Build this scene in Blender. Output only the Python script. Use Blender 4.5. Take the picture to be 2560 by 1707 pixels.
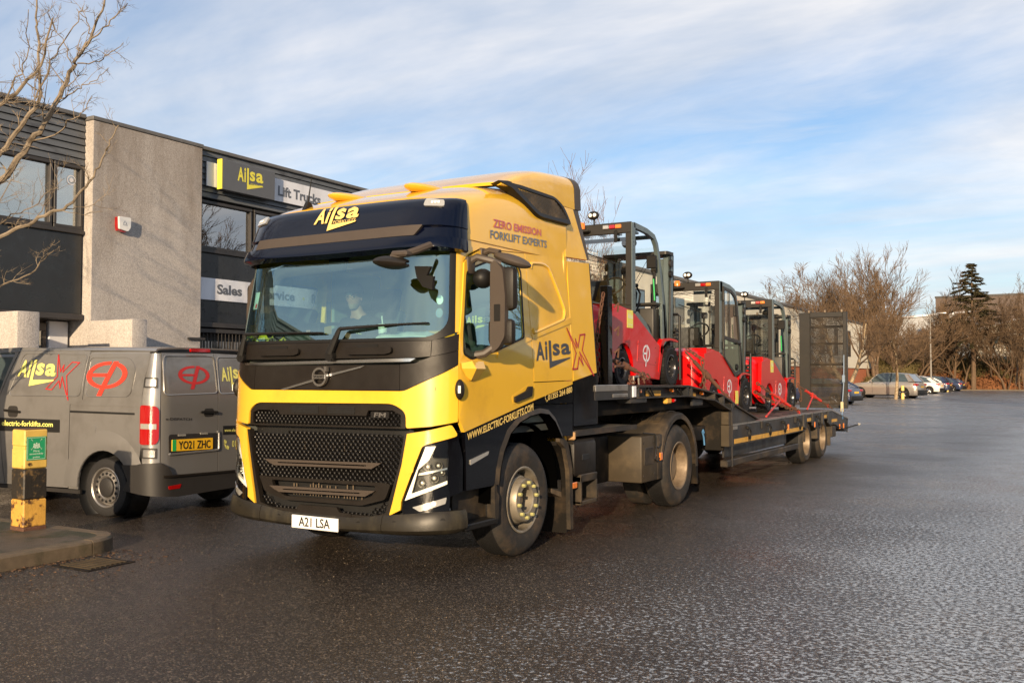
import bpy, bmesh, math, random
from mathutils import Vector, Matrix, Euler, noise
R = math.radians
sc = bpy.context.scene
col = sc.collection
for o in list(bpy.data.objects): bpy.data.objects.remove(o)
# ---------------------------------------------------------------- camera, sky, sun, exposure
cam_d = bpy.data.cameras.new('camera'); cam = bpy.data.objects.new('camera', cam_d); col.objects.link(cam)
cam.location = (5.5683, -6.1918, 1.6408)
cam.rotation_euler = (R(90) + .0363, 0, .5348)
cam_d.sensor_width = 36; cam_d.lens = 2369.66 / 2560 * 36
cam_d.clip_start = .05; cam_d.clip_end = 3000
sc.camera = cam
SUN_EL, SUN_AZ = R(13.5), R(161)          # azimuth clockwise from +Y: direction the light comes from
sun_dir = Vector((math.sin(SUN_AZ) * math.cos(SUN_EL), math.cos(SUN_AZ) * math.cos(SUN_EL), math.sin(SUN_EL)))
w = bpy.data.worlds.new('World'); sc.world = w; w.use_nodes = True
nt = w.node_tree; N = nt.nodes; L = nt.links; N.clear()
def nd(tree, t, **k):
    n = tree.nodes.new(t)
    for a, b in k.items():
        if a in n.inputs: n.inputs[a].default_value = b
        else: setattr(n, a, b)
    return n
out = nd(nt, 'ShaderNodeOutputWorld'); bg = nd(nt, 'ShaderNodeBackground'); bg.inputs['Strength'].default_value = .105
sky = nd(nt, 'ShaderNodeTexSky'); sky.sky_type = 'NISHITA'; sky.sun_disc = False
sky.sun_elevation = SUN_EL; sky.sun_rotation = SUN_AZ; sky.air_density = 1.0; sky.dust_density = .6; sky.ozone_density = 1.6
tc = nd(nt, 'ShaderNodeTexCoord'); sx = nd(nt, 'ShaderNodeSeparateXYZ'); L.new(tc.outputs['Generated'], sx.inputs[0])
# cloud layer seen in perspective: direction projected onto a flat layer overhead
az = nd(nt, 'ShaderNodeMath', operation='MAXIMUM'); L.new(sx.outputs['Z'], az.inputs[0]); az.inputs[1].default_value = 0.0
ad = nd(nt, 'ShaderNodeMath', operation='ADD'); L.new(az.outputs[0], ad.inputs[0]); ad.inputs[1].default_value = .16
dv = nd(nt, 'ShaderNodeVectorMath', operation='DIVIDE'); L.new(tc.outputs['Generated'], dv.inputs[0])
cb = nd(nt, 'ShaderNodeCombineXYZ')
for i in range(3): L.new(ad.outputs[0], cb.inputs[i])
L.new(cb.outputs[0], dv.inputs[1])
def cloud(scale, rot, stretch, det, lo, hi, dist, seed):
    mp = nd(nt, 'ShaderNodeMapping'); mp.inputs['Rotation'].default_value = (0, 0, rot); mp.inputs['Scale'].default_value = (stretch, 1, .3)
    mp.inputs['Location'].default_value = (seed, seed * .7, 0)
    L.new(dv.outputs[0], mp.inputs[0])
    n = nd(nt, 'ShaderNodeTexNoise'); n.inputs['Scale'].default_value = scale; n.inputs['Detail'].default_value = det
    n.inputs['Roughness'].default_value = .58; n.inputs['Distortion'].default_value = dist
    L.new(mp.outputs[0], n.inputs[0])
    r = nd(nt, 'ShaderNodeMapRange', interpolation_type='SMOOTHSTEP'); L.new(n.outputs[0], r.inputs[0])
    r.inputs[1].default_value = lo; r.inputs[2].default_value = hi
    return r.outputs[0]
c1 = cloud(.75, .75, .42, 9, .31, .66, .5, 3.1)
c2 = cloud(2.2, .85, .26, 10, .38, .70, 1.1, 7.7)
m1 = nd(nt, 'ShaderNodeMath', operation='MULTIPLY'); L.new(c2, m1.inputs[0]); m1.inputs[1].default_value = .62
m2 = nd(nt, 'ShaderNodeMath', operation='MAXIMUM'); L.new(c1, m2.inputs[0]); L.new(m1.outputs[0], m2.inputs[1])
m3 = nd(nt, 'ShaderNodeMath', operation='MULTIPLY'); L.new(m2.outputs[0], m3.inputs[0]); m3.inputs[1].default_value = .92
cc = cloud(1.5, .3, .6, 6, .3, .75, .3, 1.3)
ccm = nd(nt, 'ShaderNodeMix', data_type='RGBA'); L.new(cc, ccm.inputs[0]); ccm.inputs[6].default_value = (4.0, 4.5, 5.3, 1); ccm.inputs[7].default_value = (8.4, 7.8, 7.2, 1)
sm = nd(nt, 'ShaderNodeMix', data_type='RGBA', blend_type='MULTIPLY'); sm.inputs[0].default_value = 1
L.new(sky.outputs[0], sm.inputs[6]); sm.inputs[7].default_value = (.84, .96, 1.12, 1)
mx = nd(nt, 'ShaderNodeMix', data_type='RGBA'); L.new(m3.outputs[0], mx.inputs[0]); L.new(sm.outputs[2], mx.inputs[6]); L.new(ccm.outputs[2], mx.inputs[7])
hz = nd(nt, 'ShaderNodeMapRange'); L.new(sx.outputs['Z'], hz.inputs[0]); hz.inputs[1].default_value = 0; hz.inputs[2].default_value = .22; hz.inputs[3].default_value = .45; hz.inputs[4].default_value = 0
hm = nd(nt, 'ShaderNodeMix', data_type='RGBA'); L.new(hz.outputs[0], hm.inputs[0]); L.new(mx.outputs[2], hm.inputs[6]); hm.inputs[7].default_value = (4.5, 4.9, 5.5, 1)
L.new(hm.outputs[2], bg.inputs[0]); L.new(bg.outputs[0], out.inputs[0])
sl = bpy.data.lights.new('sun', 'SUN'); sl.energy = 5; sl.angle = R(.6); sl.color = (1, .76, .49)
so = bpy.data.objects.new('sun', sl); col.objects.link(so); so.location = (10, -30, 20)
so.rotation_euler = sun_dir.to_track_quat('Z', 'Y').to_euler()
vs = sc.view_settings; vs.view_transform = 'Standard'; vs.look = 'None'; vs.gamma = 1; vs.exposure = .5; vs.use_curve_mapping = False
sc.cycles.max_bounces = 8; sc.cycles.transparent_max_bounces = 16
# ---------------------------------------------------------------- materials
def mat(name, c, rough=.5, metal=0., coat=0., var=0., vs_=6., bump=0., bs=60., spec=None, dirt=None, dscale=2.5, dlo=.5, dhi=.75, rvar=0., emit=None, stretch=None):
    m = bpy.data.materials.new(name); m.use_nodes = True; t = m.node_tree; b = t.nodes['Principled BSDF']; l = t.links
    b.inputs['Base Color'].default_value = (*c, 1); b.inputs['Roughness'].default_value = rough; b.inputs['Metallic'].default_value = metal
    b.inputs['Coat Weight'].default_value = coat; b.inputs['Coat Roughness'].default_value = .04
    if spec is not None: b.inputs['Specular IOR Level'].default_value = spec
    if emit: b.inputs['Emission Color'].default_value = (*emit[0], 1); b.inputs['Emission Strength'].default_value = emit[1]
    if var or bump or dirt or rvar:
        co = nd(t, 'ShaderNodeTexCoord').outputs['Object']
        if stretch:
            mp = nd(t, 'ShaderNodeMapping'); mp.inputs['Scale'].default_value = stretch; l.new(co, mp.inputs[0]); co = mp.outputs[0]
        last = None
        if var:
            n = nd(t, 'ShaderNodeTexNoise'); n.inputs['Scale'].default_value = vs_; n.inputs['Detail'].default_value = 6; l.new(co, n.inputs[0])
            x = nd(t, 'ShaderNodeMix', data_type='RGBA'); l.new(n.outputs[0], x.inputs[0])
            x.inputs[6].default_value = (*[v * (1 - var) for v in c], 1); x.inputs[7].default_value = (*[min(1, v * (1 + var)) for v in c], 1)
            last = x.outputs[2]
        if dirt:
            n = nd(t, 'ShaderNodeTexNoise'); n.inputs['Scale'].default_value = dscale; n.inputs['Detail'].default_value = 8; n.inputs['Roughness'].default_value = .65; l.new(co, n.inputs[0])
            r = nd(t, 'ShaderNodeMapRange'); l.new(n.outputs[0], r.inputs[0]); r.inputs[1].default_value = dlo; r.inputs[2].default_value = dhi
            x = nd(t, 'ShaderNodeMix', data_type='RGBA'); l.new(r.outputs[0], x.inputs[0])
            if last: l.new(last, x.inputs[6])
            else: x.inputs[6].default_value = (*c, 1)
            x.inputs[7].default_value = (*dirt, 1); last = x.outputs[2]
        if last: l.new(last, b.inputs['Base Color'])
        if rvar:
            n = nd(t, 'ShaderNodeTexNoise'); n.inputs['Scale'].default_value = 5; n.inputs['Detail'].default_value = 5; l.new(co, n.inputs[0])
            r = nd(t, 'ShaderNodeMapRange'); l.new(n.outputs[0], r.inputs[0]); r.inputs[1].default_value = .3; r.inputs[2].default_value = .7
            r.inputs[3].default_value = max(.03, rough - rvar); r.inputs[4].default_value = min(1, rough + rvar); l.new(r.outputs[0], b.inputs['Roughness'])
        if bump:
            n = nd(t, 'ShaderNodeTexNoise'); n.inputs['Scale'].default_value = bs; n.inputs['Detail'].default_value = 4; l.new(co, n.inputs[0])
            u = nd(t, 'ShaderNodeBump'); u.inputs['Strength'].default_value = bump; u.inputs['Distance'].default_value = .01; l.new(n.outputs[0], u.inputs['Height']); l.new(u.outputs[0], b.inputs['Normal'])
    return m
def glass(name, tint=(.75, .85, .82), ior=1.45, base=.0, gl=(1, 1, 1)):
    m = bpy.data.materials.new(name); m.use_nodes = True; t = m.node_tree; t.nodes.clear(); l = t.links
    o = nd(t, 'ShaderNodeOutputMaterial'); tr = nd(t, 'ShaderNodeBsdfTransparent'); tr.inputs[0].default_value = (*tint, 1)
    g = nd(t, 'ShaderNodeBsdfGlossy'); g.inputs['Roughness'].default_value = .01; g.inputs[0].default_value = (*gl, 1)
    f = nd(t, 'ShaderNodeFresnel'); f.inputs[0].default_value = ior
    a = nd(t, 'ShaderNodeMath', operation='MULTIPLY_ADD'); l.new(f.outputs[0], a.inputs[0]); a.inputs[1].default_value = 1.6; a.inputs[2].default_value = base; a.use_clamp = True
    x = nd(t, 'ShaderNodeMixShader'); l.new(a.outputs[0], x.inputs[0]); l.new(tr.outputs[0], x.inputs[1]); l.new(g.outputs[0], x.inputs[2]); l.new(x.outputs[0], o.inputs[0])
    return m
MT = {}
def mm(k, *a, **kw): MT[k] = mat(k, *a, **kw)
mm('yellow', (.80, .465, .034), .26, coat=1, var=.05, vs_=3, dirt=(.50, .27, .03), dscale=1.4, dlo=.52, dhi=.9)
mm('navy', (.001, .002, .009), .12, coat=.45, spec=.2)
mm('gloss_black', (.002, .002, .003), .14, coat=.4, spec=.2, rvar=.06)
mm('plastic', (.0135, .0105, .008), .45, spec=.3, var=.25, vs_=9, bump=.15, bs=400, rvar=.1)
mm('plastic_brown', (.064, .050, .040), .48, spec=.3, var=.1, vs_=9)
mm('black', (.010, .009, .008), .5, spec=.3)
mm('mesh_black', (.006, .005, .0045), .4, spec=.35)
mm('chrome', (.72, .70, .67), .22, 1.)
mm('alu', (.42, .39, .35), .38, .85, var=.25, vs_=5, dirt=(.10, .075, .05), dscale=4, dlo=.5, dhi=.8)
mm('steel_dark', (.036, .032, .029), .5, .3, var=.35, vs_=4, dirt=(.12, .075, .04), dscale=3, dlo=.48, dhi=.75, bump=.2, bs=80)
mm('chassis', (.008, .0065, .005), .65, spec=.2, var=.4, vs_=4, dirt=(.05, .034, .02), dscale=4)
mm('rail_paint', (.020, .021, .023), .42, spec=.35, var=.25, vs_=3, dirt=(.10, .075, .05), dscale=2.5, dlo=.5, dhi=.8, bump=.15, bs=50, rvar=.12)
mm('fender', (.026, .022, .018), .5, spec=.3, var=.3, vs_=5, dirt=(.12, .085, .05), dscale=3.5, dlo=.45, dhi=.8)
mm('skirt_brown', (.050, .038, .024), .5, spec=.3, var=.3, vs_=5, dirt=(.095, .070, .040), dscale=4, dlo=.52, dhi=.8)
mm('tyre', (.020, .018, .016), .72, var=.35, vs_=7, dirt=(.070, .048, .030), dscale=6, dlo=.45, dhi=.75, bump=.4, bs=60)
mm('rim', (.29, .255, .20), .45, .45, var=.2, vs_=8, dirt=(.10, .07, .04), dscale=7, dlo=.5, dhi=.75)
mm('rim_brown', (.22, .165, .11), .5, .3, var=.3, vs_=7, dirt=(.09, .06, .035), dscale=6, dlo=.45, dhi=.75)
mm('nut', (.40, .38, .15), .5, var=.3, vs_=30)
mm('deck', (.085, .062, .050), .55, .2, var=.4, vs_=5, dirt=(.05, .035, .028), dscale=3, bump=.3, bs=60)
mm('reflector_tape', (.60, .33, .05), .45, dirt=(.25, .14, .04), dscale=5)
mm('rust', (.105, .046, .026), .8, var=.5, vs_=25, bump=.6, bs=60)
mm('binder_red', (.55, .030, .022), .5, dirt=(.16, .05, .03), dscale=14, dlo=.45, dhi=.7)
mm('red', (.50, .003, .004), .32, coat=.45, spec=.3, var=.06, vs_=4)
mm('fork_grey', (.125, .160, .160), .36, .3, coat=.3, var=.1)
mm('fork_dark', (.026, .023, .019), .45, spec=.35, var=.2)
mm('white', (.78, .77, .74), .45)
mm('sign_white', (.72, .73, .77), .5, var=.06, vs_=2, dirt=(.45, .44, .45), dscale=1.5, stretch=(1, 1, .2))
mm('sign_grey', (.10, .105, .115), .55, var=.08)
mm('ltr_grey', (.115, .125, .145), .5)
mm('ltr_yellow', (.74, .66, .07), .5)
mm('ltr_gold', (.80, .56, .16), .4)
mm('ltr_dark', (.045, .048, .055), .4)
mm('ltr_blue', (.13, .17, .23), .4)
mm('ltr_pink', (.50, .11, .14), .4)
mm('ltr_crimson', (.42, .022, .028), .4)
mm('ltr_red', (.80, .045, .025), .45)
mm('ltr_red_dull', (.50, .02, .02), .45)
mm('ltr_black', (.01, .01, .01), .5)
mm('plate_yellow', (.85, .48, .02), .4)
mm('green_flash', (.02, .42, .10), .4)
mm('sticker_yellow', (.72, .68, .13), .5)
mm('van_paint', (.27, .262, .255), .29, .5, coat=.8, var=.06, vs_=2, dirt=(.15, .14, .13), dscale=1.6, dlo=.48, dhi=.85)
mm('van_black', (.022, .020, .019), .55, var=.2)
mm('lamp_red', (.34, .004, .004), .1, coat=1)
mm('lamp_amber', (.75, .20, .02), .2, coat=.8)
mm('lamp_clear', (.50, .48, .43), .14, .5, coat=.8)
mm('led', (1, .97, .9), .2, coat=.8)
mm('silver', (.42, .38, .34), .3, .7, coat=.8)
mm('car_white', (.72, .70, .66), .3, coat=.8)
mm('car_blue', (.02, .03, .07), .25, coat=.9)
mm('skin', (.42, .21, .14), .55)
mm('shirt', (.012, .012, .013), .8)
mm('hat', (.04, .045, .05), .9)
mm('hair_grey', (.28, .18, .13), .9)
mm('interior', (.045, .05, .045), .7)
mm('interior_light', (.20, .22, .18), .7)
mm('cloth_yellow', (.78, .66, .05), .7, bump=.5, bs=30)
mm('blue_tool', (.08, .22, .42), .5)
mm('strap', (.20, .26, .34), .7)
mm('canvas', (.52, .44, .26), .8)
mm('winglass', (.05, .07, .075), .04, coat=1)
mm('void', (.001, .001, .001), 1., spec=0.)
mm('tyre_van', (.014, .013, .013), .75, var=.2, bump=.2, bs=60)
mm('van_rim', (.30, .28, .26), .35, .7, var=.15)
mm('ltr_yellow_van', (.78, .74, .20), .45)
mm('tyre_new', (.010, .0095, .0095), .65, spec=.3, var=.3, vs_=8, bump=.2, bs=60, rvar=.1)
MT['glass'] = glass('glass', (.62, .90, .84), 1.5, .24, (.68, .97, 1.0))
MT['glass_clear'] = glass('glass_clear', (.92, .94, .91), 1.35, .0)
MT['glass_pane'] = glass('glass_pane', (.66, .76, .74), 1.5, .28)
MT['glass_cab'] = glass('glass_cab', (.90, .92, .89), 1.5, .11)
# ---------------------------------------------------------------- mesh helpers
class MB:
    def __init__(s): s.v = []; s.f = []; s.T = None
    def add(s, vs, fs):
        o = len(s.v)
        if s.T is not None: vs = [s.T @ Vector(p) for p in vs]
        s.v += [tuple(p) for p in vs]; s.f += [tuple(i + o for i in f) for f in fs]; return s
    def bx(s, x0, y0, z0, x1, y1, z1):
        x0, x1 = sorted((x0, x1)); y0, y1 = sorted((y0, y1)); z0, z1 = sorted((z0, z1))
        return s.add([(x0, y0, z0), (x1, y0, z0), (x1, y1, z0), (x0, y1, z0), (x0, y0, z1), (x1, y0, z1), (x1, y1, z1), (x0, y1, z1)],
              [(0, 3, 2, 1), (4, 5, 6, 7), (0, 1, 5, 4), (1, 2, 6, 5), (2, 3, 7, 6), (3, 0, 4, 7)])
    def cb(s, x0, y0, z0, x1, y1, z1, c=.01):
        # box with chamfered edges
        x0, x1 = sorted((x0, x1)); y0, y1 = sorted((y0, y1)); z0, z1 = sorted((z0, z1))
        bm = bmesh.new(); r = bmesh.ops.create_cube(bm, size=1)
        for q in bm.verts: q.co = Vector(((x0 + x1) / 2 + q.co.x * (x1 - x0), (y0 + y1) / 2 + q.co.y * (y1 - y0), (z0 + z1) / 2 + q.co.z * (z1 - z0)))
        c = min(c, (x1 - x0) * .45, (y1 - y0) * .45, (z1 - z0) * .45)
        bmesh.ops.bevel(bm, geom=bm.edges[:], offset=c, segments=1 if c < .02 else 2, affect='EDGES', profile=.5)
        return s.bm(bm)
    def bm(s, bm):
        bm.verts.index_update(); s.add([q.co[:] for q in bm.verts], [tuple(q.index for q in f.verts) for f in bm.faces]); bm.free(); return s
    def cyl(s, a, b, r0, r1=None, n=16, caps=True):
        r1 = r0 if r1 is None else r1; a = Vector(a); b = Vector(b); d = (b - a)
        if d.length < 1e-9: return s
        q = d.to_track_quat('Z', 'Y'); vs = []
        for c, r in ((a, r0), (b, r1)):
            for i in range(n):
                t = 2 * math.pi * i / n; vs.append(c + q @ Vector((r * math.cos(t), r * math.sin(t), 0)))
        fs = [(i, (i + 1) % n, n + (i + 1) % n, n + i) for i in range(n)]
        if caps: fs += [tuple(reversed(range(n))), tuple(range(n, 2 * n))]
        return s.add(vs, fs)
    def tube(s, pts, r, n=8, closed=False, caps=True):
        P = [Vector(p) for p in pts]; m = len(P); vs = []; fs = []
        rr = r if isinstance(r, (list, tuple)) else [r] * m
        up = None
        for i, p in enumerate(P):
            if closed: t = P[(i + 1) % m] - P[i - 1]
            else: t = P[min(i + 1, m - 1)] - P[max(i - 1, 0)]
            t.normalize()
            if up is None: up = t.orthogonal().normalized()
            else:
                up = up - t * up.dot(t)
                if up.length < 1e-4: up = t.orthogonal()
                up.normalize()
            sd = t.cross(up)
            for k in range(n):
                a = 2 * math.pi * k / n + math.pi / n; vs.append(p + (up * math.cos(a) + sd * math.sin(a)) * rr[i])
        for i in range(m if closed else m - 1):
            a = i * n; b = ((i + 1) % m) * n
            fs += [(a + k, a + (k + 1) % n, b + (k + 1) % n, b + k) for k in range(n)]
        if caps and not closed: fs += [tuple(reversed(range(n))), tuple(range((m - 1) * n, m * n))]
        return s.add(vs, fs)
    def prism(s, poly, ax, a, b):
        # polygon (u,v) extruded along axis ax from a to b; ax 0: (y,z), 1: (x,z), 2: (x,y)
        def P(u, v, w): return {0: (w, u, v), 1: (u, w, v), 2: (u, v, w)}[ax]
        n = len(poly); vs = [P(u, v, a) for u, v in poly] + [P(u, v, b) for u, v in poly]
        fs = [tuple(range(n)), tuple(range(2 * n - 1, n - 1, -1))] + [(i, n + i, n + (i + 1) % n, (i + 1) % n) for i in range(n)]
        return s.add(vs, fs)
    def lathe(s, prof, c, axis='x', n=32, closed=True):
        # prof: list of (radius, along-axis offset)
        vs = []; m = len(prof); c = Vector(c)
        for r, h in prof:
            for i in range(n):
                t = 2 * math.pi * i / n; a, b = r * math.cos(t), r * math.sin(t)
                vs.append(c + Vector({'x': (h, a, b), 'y': (a, h, b), 'z': (a, b, h)}[axis]))
        fs = []
        for j in range(m - 1):
            fs += [(j * n + i, j * n + (i + 1) % n, (j + 1) * n + (i + 1) % n, (j + 1) * n + i) for i in range(n)]
        return s.add(vs, fs)
    def rows(s, rows, thick=0, closed=False):
        # rows of points make a sheet; thick pushes a second sheet inward
        nr = len(rows); nc = len(rows[0]); vs = [Vector(p) for r in rows for p in r]
        fs = [(i * nc + j, i * nc + j + 1, (i + 1) * nc + j + 1, (i + 1) * nc + j) for i in range(nr - 1) for j in range(nc - 1)]
        if thick:
            bm = bmesh.new(); V = [bm.verts.new(p) for p in vs]
            for f in fs:
                try: bm.faces.new([V[i] for i in f])
                except Exception: pass
            bmesh.ops.remove_doubles(bm, verts=bm.verts, dist=1e-5)
            bmesh.ops.recalc_face_normals(bm, faces=bm.faces[:])
            bmesh.ops.solidify(bm, geom=bm.faces[:], thickness=thick)
            return s.bm(bm)
        return s.add(vs, fs)
    def ell(s, c, r, n=12, m=8):
        vs = []; fs = []
        for i in range(m + 1):
            p = math.pi * i / m
            for j in range(n):
                t = 2 * math.pi * j / n; vs.append((c[0] + r[0] * math.sin(p) * math.cos(t), c[1] + r[1] * math.sin(p) * math.sin(t), c[2] + r[2] * math.cos(p)))
        for i in range(m):
            for j in range(n): fs.append((i * n + j, i * n + (j + 1) % n, (i + 1) * n + (j + 1) % n, (i + 1) * n + j))
        return s.add(vs, fs)
    def mesh(s, name, smooth=35, clean=True):
        me = bpy.data.meshes.new(name); me.from_pydata(s.v, [], s.f)
        if clean and len(s.f) < 60000:
            bm = bmesh.new(); bm.from_mesh(me); bmesh.ops.remove_doubles(bm, verts=bm.verts, dist=2e-5)
            bmesh.ops.recalc_face_normals(bm, faces=bm.faces[:]); bm.to_mesh(me); bm.free()
        if smooth:
            me.polygons.foreach_set('use_smooth', [True] * len(me.polygons))
            me.set_sharp_from_angle(angle=R(smooth))
        me.update(); return me
    def build(s, name, m, parent=None, smooth=35, clean=True, **tagk):
        me = s.mesh(name, smooth, clean)
        me.materials.append(MT[m] if isinstance(m, str) else m)
        o = bpy.data.objects.new(name, me); col.objects.link(o)
        if parent is not None: o.parent = parent
        for k, v in tagk.items(): o[k] = v
        return o
def thing(name, loc, label, cat, rz=0, group=None, rx=0):
    o = bpy.data.objects.new(name, None); col.objects.link(o); o.location = loc; o.rotation_euler = (rx, 0, rz)
    o['label'] = label; o['category'] = cat
    if group: o['group'] = group
    o.empty_display_size = .2
    return o
def tag(o, label, cat, group=None):
    o['label'] = label; o['category'] = cat
    if group: o['group'] = group
    return o
def kids(o): return [c for c in bpy.data.objects if c.parent == o]
def copy_tree(o, label, loc, rz=None, scale=None, table=None):
    table = table or {}
    def rec(x, par):
        c = x.copy(); col.objects.link(c); c.parent = par
        for ch in list(x.children): rec(ch, c)
        return c
    c = rec(o, None); c.location = loc
    if rz is not None: c.rotation_euler = (o.rotation_euler.x, 0, rz)
    if scale: c.scale = scale
    c['label'] = label
    return c
# a flat outline (with holes) laid on a curved surface fn(u,v), cut into cells so it follows the curve
def rnd(poly, r, n=4):
    out_ = []; m = len(poly); rr = r if isinstance(r, (list, tuple)) else [r] * m
    for i, p in enumerate(poly):
        a = Vector(poly[i - 1]); b = Vector(p); c = Vector(poly[(i + 1) % m]); q = rr[i]
        d1 = (a - b); d2 = (c - b); q = min(q, d1.length * .48, d2.length * .48)
        if q < 1e-4: out_.append((b.x, b.y)); continue
        p1 = b + d1.normalized() * q; p2 = b + d2.normalized() * q
        for k in range(n + 1):
            t = k / n; z = p1 * (1 - t) ** 2 + b * 2 * t * (1 - t) + p2 * t * t; out_.append((z.x, z.y))
    return out_
def nrm(fn, u, v):
    e = 2e-3; a = Vector(fn(u + e, v)) - Vector(fn(u - e, v)); b = Vector(fn(u, v + e)) - Vector(fn(u, v - e))
    n = a.cross(b)
    return n.normalized() if n.length > 1e-12 else Vector((0, 0, 1))
def patch(fn, poly, off=0., thick=.02, du=.06, dv=.12, holes=(), flip=False, mb=None):
    bm = bmesh.new(); E = []
    for lp in [poly] + list(holes):
        V = [bm.verts.new((u, v, 0)) for u, v in lp]
        for i in range(len(V)): E.append(bm.edges.new((V[i], V[(i + 1) % len(V)])))
    if holes: bmesh.ops.triangle_fill(bm, use_beauty=True, use_dissolve=False, edges=E)
    else: bm.faces.new(bm.verts[:])
    us = [p[0] for p in poly]; vs_ = [p[1] for p in poly]
    if du:
        k = math.ceil(min(us) / du)
        while k * du < max(us): bmesh.ops.bisect_plane(bm, geom=bm.verts[:] + bm.edges[:] + bm.faces[:], plane_co=(k * du, 0, 0), plane_no=(1, 0, 0)); k += 1
    if dv:
        k = math.ceil(min(vs_) / dv)
        while k * dv < max(vs_): bmesh.ops.bisect_plane(bm, geom=bm.verts[:] + bm.edges[:] + bm.faces[:], plane_co=(0, k * dv, 0), plane_no=(0, 1, 0)); k += 1
    bmesh.ops.triangulate(bm, faces=[f for f in bm.faces if len(f.verts) > 4])
    fs = []; bm.verts.index_update(); sg = -1 if flip else 1
    top = []; bot = []
    for q in bm.verts:
        u, v = q.co.x, q.co.y; p = Vector(fn(u, v)); n = nrm(fn, u, v) * sg
        top.append(p + n * off); bot.append(p + n * (off - thick))
    n0 = len(top)
    for f in bm.faces:
        ix = [q.index for q in f.verts]
        if f.normal.z * sg < 0: ix.reverse()
        fs.append(tuple(ix))
        if thick: fs.append(tuple(n0 + i for i in reversed(ix)))
    if thick:
        for e in bm.edges:
            if len(e.link_faces) == 1: a, b = e.verts[0].index, e.verts[1].index; fs.append((a, b, n0 + b, n0 + a))
    bm.free(); mb = mb or MB()
    mb.add(top + (bot if thick else []), fs); return mb
# ---------------------------------------------------------------- lettering as 2D outlines
_tc = {}
def glyphs(s, bold=.0):
    k = (s, bold)
    if k not in _tc:
        cu = bpy.data.curves.new('t', 'FONT'); cu.body = s; cu.size = 1; cu.offset = bold; cu.resolution_u = 3; cu.fill_mode = 'FRONT'
        o = bpy.data.objects.new('t', cu); col.objects.link(o); dg = bpy.context.evaluated_depsgraph_get()
        me = bpy.data.meshes.new_from_object(o.evaluated_get(dg)); V = [(q.co.x, q.co.y) for q in me.vertices]; F = [tuple(p.vertices) for p in me.polygons]
        bpy.data.objects.remove(o); bpy.data.curves.remove(cu); bpy.data.meshes.remove(me)
        x0 = min(a for a, b in V); x1 = max(a for a, b in V); y0 = min(b for a, b in V); y1 = max(b for a, b in V)
        _tc[k] = ([((a - x0) / (x1 - x0), (b - y0) / (y1 - y0)) for a, b in V], F)
    return _tc[k]
def txt(s, u0, v0, u1, v1, bold=.02, slant=0.):
    V, F = glyphs(s, bold); return [(u0 + (u1 - u0) * a + slant * (v1 - v0) * b, v0 + (v1 - v0) * b) for a, b in V], F
def poly2(pts): return list(pts), [tuple(range(len(pts)))]
def stroke(pts, w, closed=False):
    V = []; F = []; P = [Vector(p) for p in pts]; n = len(P)
    for i in range(n if closed else n - 1):
        a, b = P[i], P[(i + 1) % n]; d = (b - a).normalized(); nn = Vector((-d.y, d.x)) * w / 2; e = d * w / 2
        k = len(V); V += [tuple(a - e - nn), tuple(b + e - nn), tuple(b + e + nn), tuple(a - e + nn)]; F.append((k, k + 1, k + 2, k + 3))
    return V, F
def ring(cx, cy, rx, ry, w, a0=0, a1=360, n=36):
    V = []; F = []
    for i in range(n + 1):
        t = R(a0 + (a1 - a0) * i / n); V += [(cx + rx * math.cos(t), cy + ry * math.sin(t)), (cx + (rx - w) * math.cos(t), cy + (ry - w * ry / rx) * math.sin(t))]
        if i: k = 2 * i; F.append((k - 2, k, k + 1, k - 1))
    return V, F
def disc2(cx, cy, rx, ry, n=24): return poly2([(cx + rx * math.cos(2 * math.pi * i / n), cy + ry * math.sin(2 * math.pi * i / n)) for i in range(n)])
def join2(*sh):
    V = []; F = []
    for v, f in sh: k = len(V); V += v; F += [tuple(i + k for i in q) for q in f]
    return V, F
def aff(sh, u0, v0, u1, v1):      # unit square to box
    V, F = sh; return [(u0 + (u1 - u0) * a, v0 + (v1 - v0) * b) for a, b in V], F
def letter(sh, fn, off, name, m, parent, cut=0, **k):
    V, F = sh
    if cut:
        bm = bmesh.new(); Q = [bm.verts.new((a, b, 0)) for a, b in V]
        for f in F:
            try: bm.faces.new([Q[i] for i in f])
            except Exception: pass
        for ax in (0, 1):
            lo = min(p[ax] for p in V); hi = max(p[ax] for p in V); c = lo + cut
            while c < hi: bmesh.ops.bisect_plane(bm, geom=bm.verts[:] + bm.edges[:] + bm.faces[:], plane_co=(c if ax == 0 else 0, c if ax else 0, 0), plane_no=(1 - ax, ax, 0)); c += cut
        bm.verts.index_update(); V = [(q.co.x, q.co.y) for q in bm.verts]; F = [tuple(q.index for q in f.verts) for f in bm.faces]; bm.free()
    vs = []
    for u, v in V: vs.append(Vector(fn(u, v)) + nrm(fn, u, v) * off)
    return MB().add(vs, F).build(name, m, parent, smooth=0, clean=False, **k)
def logo(small=True, k=1.):
    # word mark: A i l s a with the l running down into a tick
    sh = [txt('A', 0, .30, .235, .98, .03), txt('i', .255, .30, .315, 1.0, .03), poly2([(.36, 1.02), (.43, 1.02), (.43, .22), (.36, .22)]),
          txt('s', .47, .42, .68, .90, .03), txt('a', .72, .42, 1.0, .90, .03),
          poly2([(.36, .24), (.43, .24), (.43, .14), (.99, .22), (1.0, .30), (.44, -.04), (.36, -.04)])]
    sh[-1] = poly2([(.36, .22), (.36, -.04), (.97, .24), (.99, .30), (.43, .22)])
    a = join2(*sh)
    return a
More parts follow.
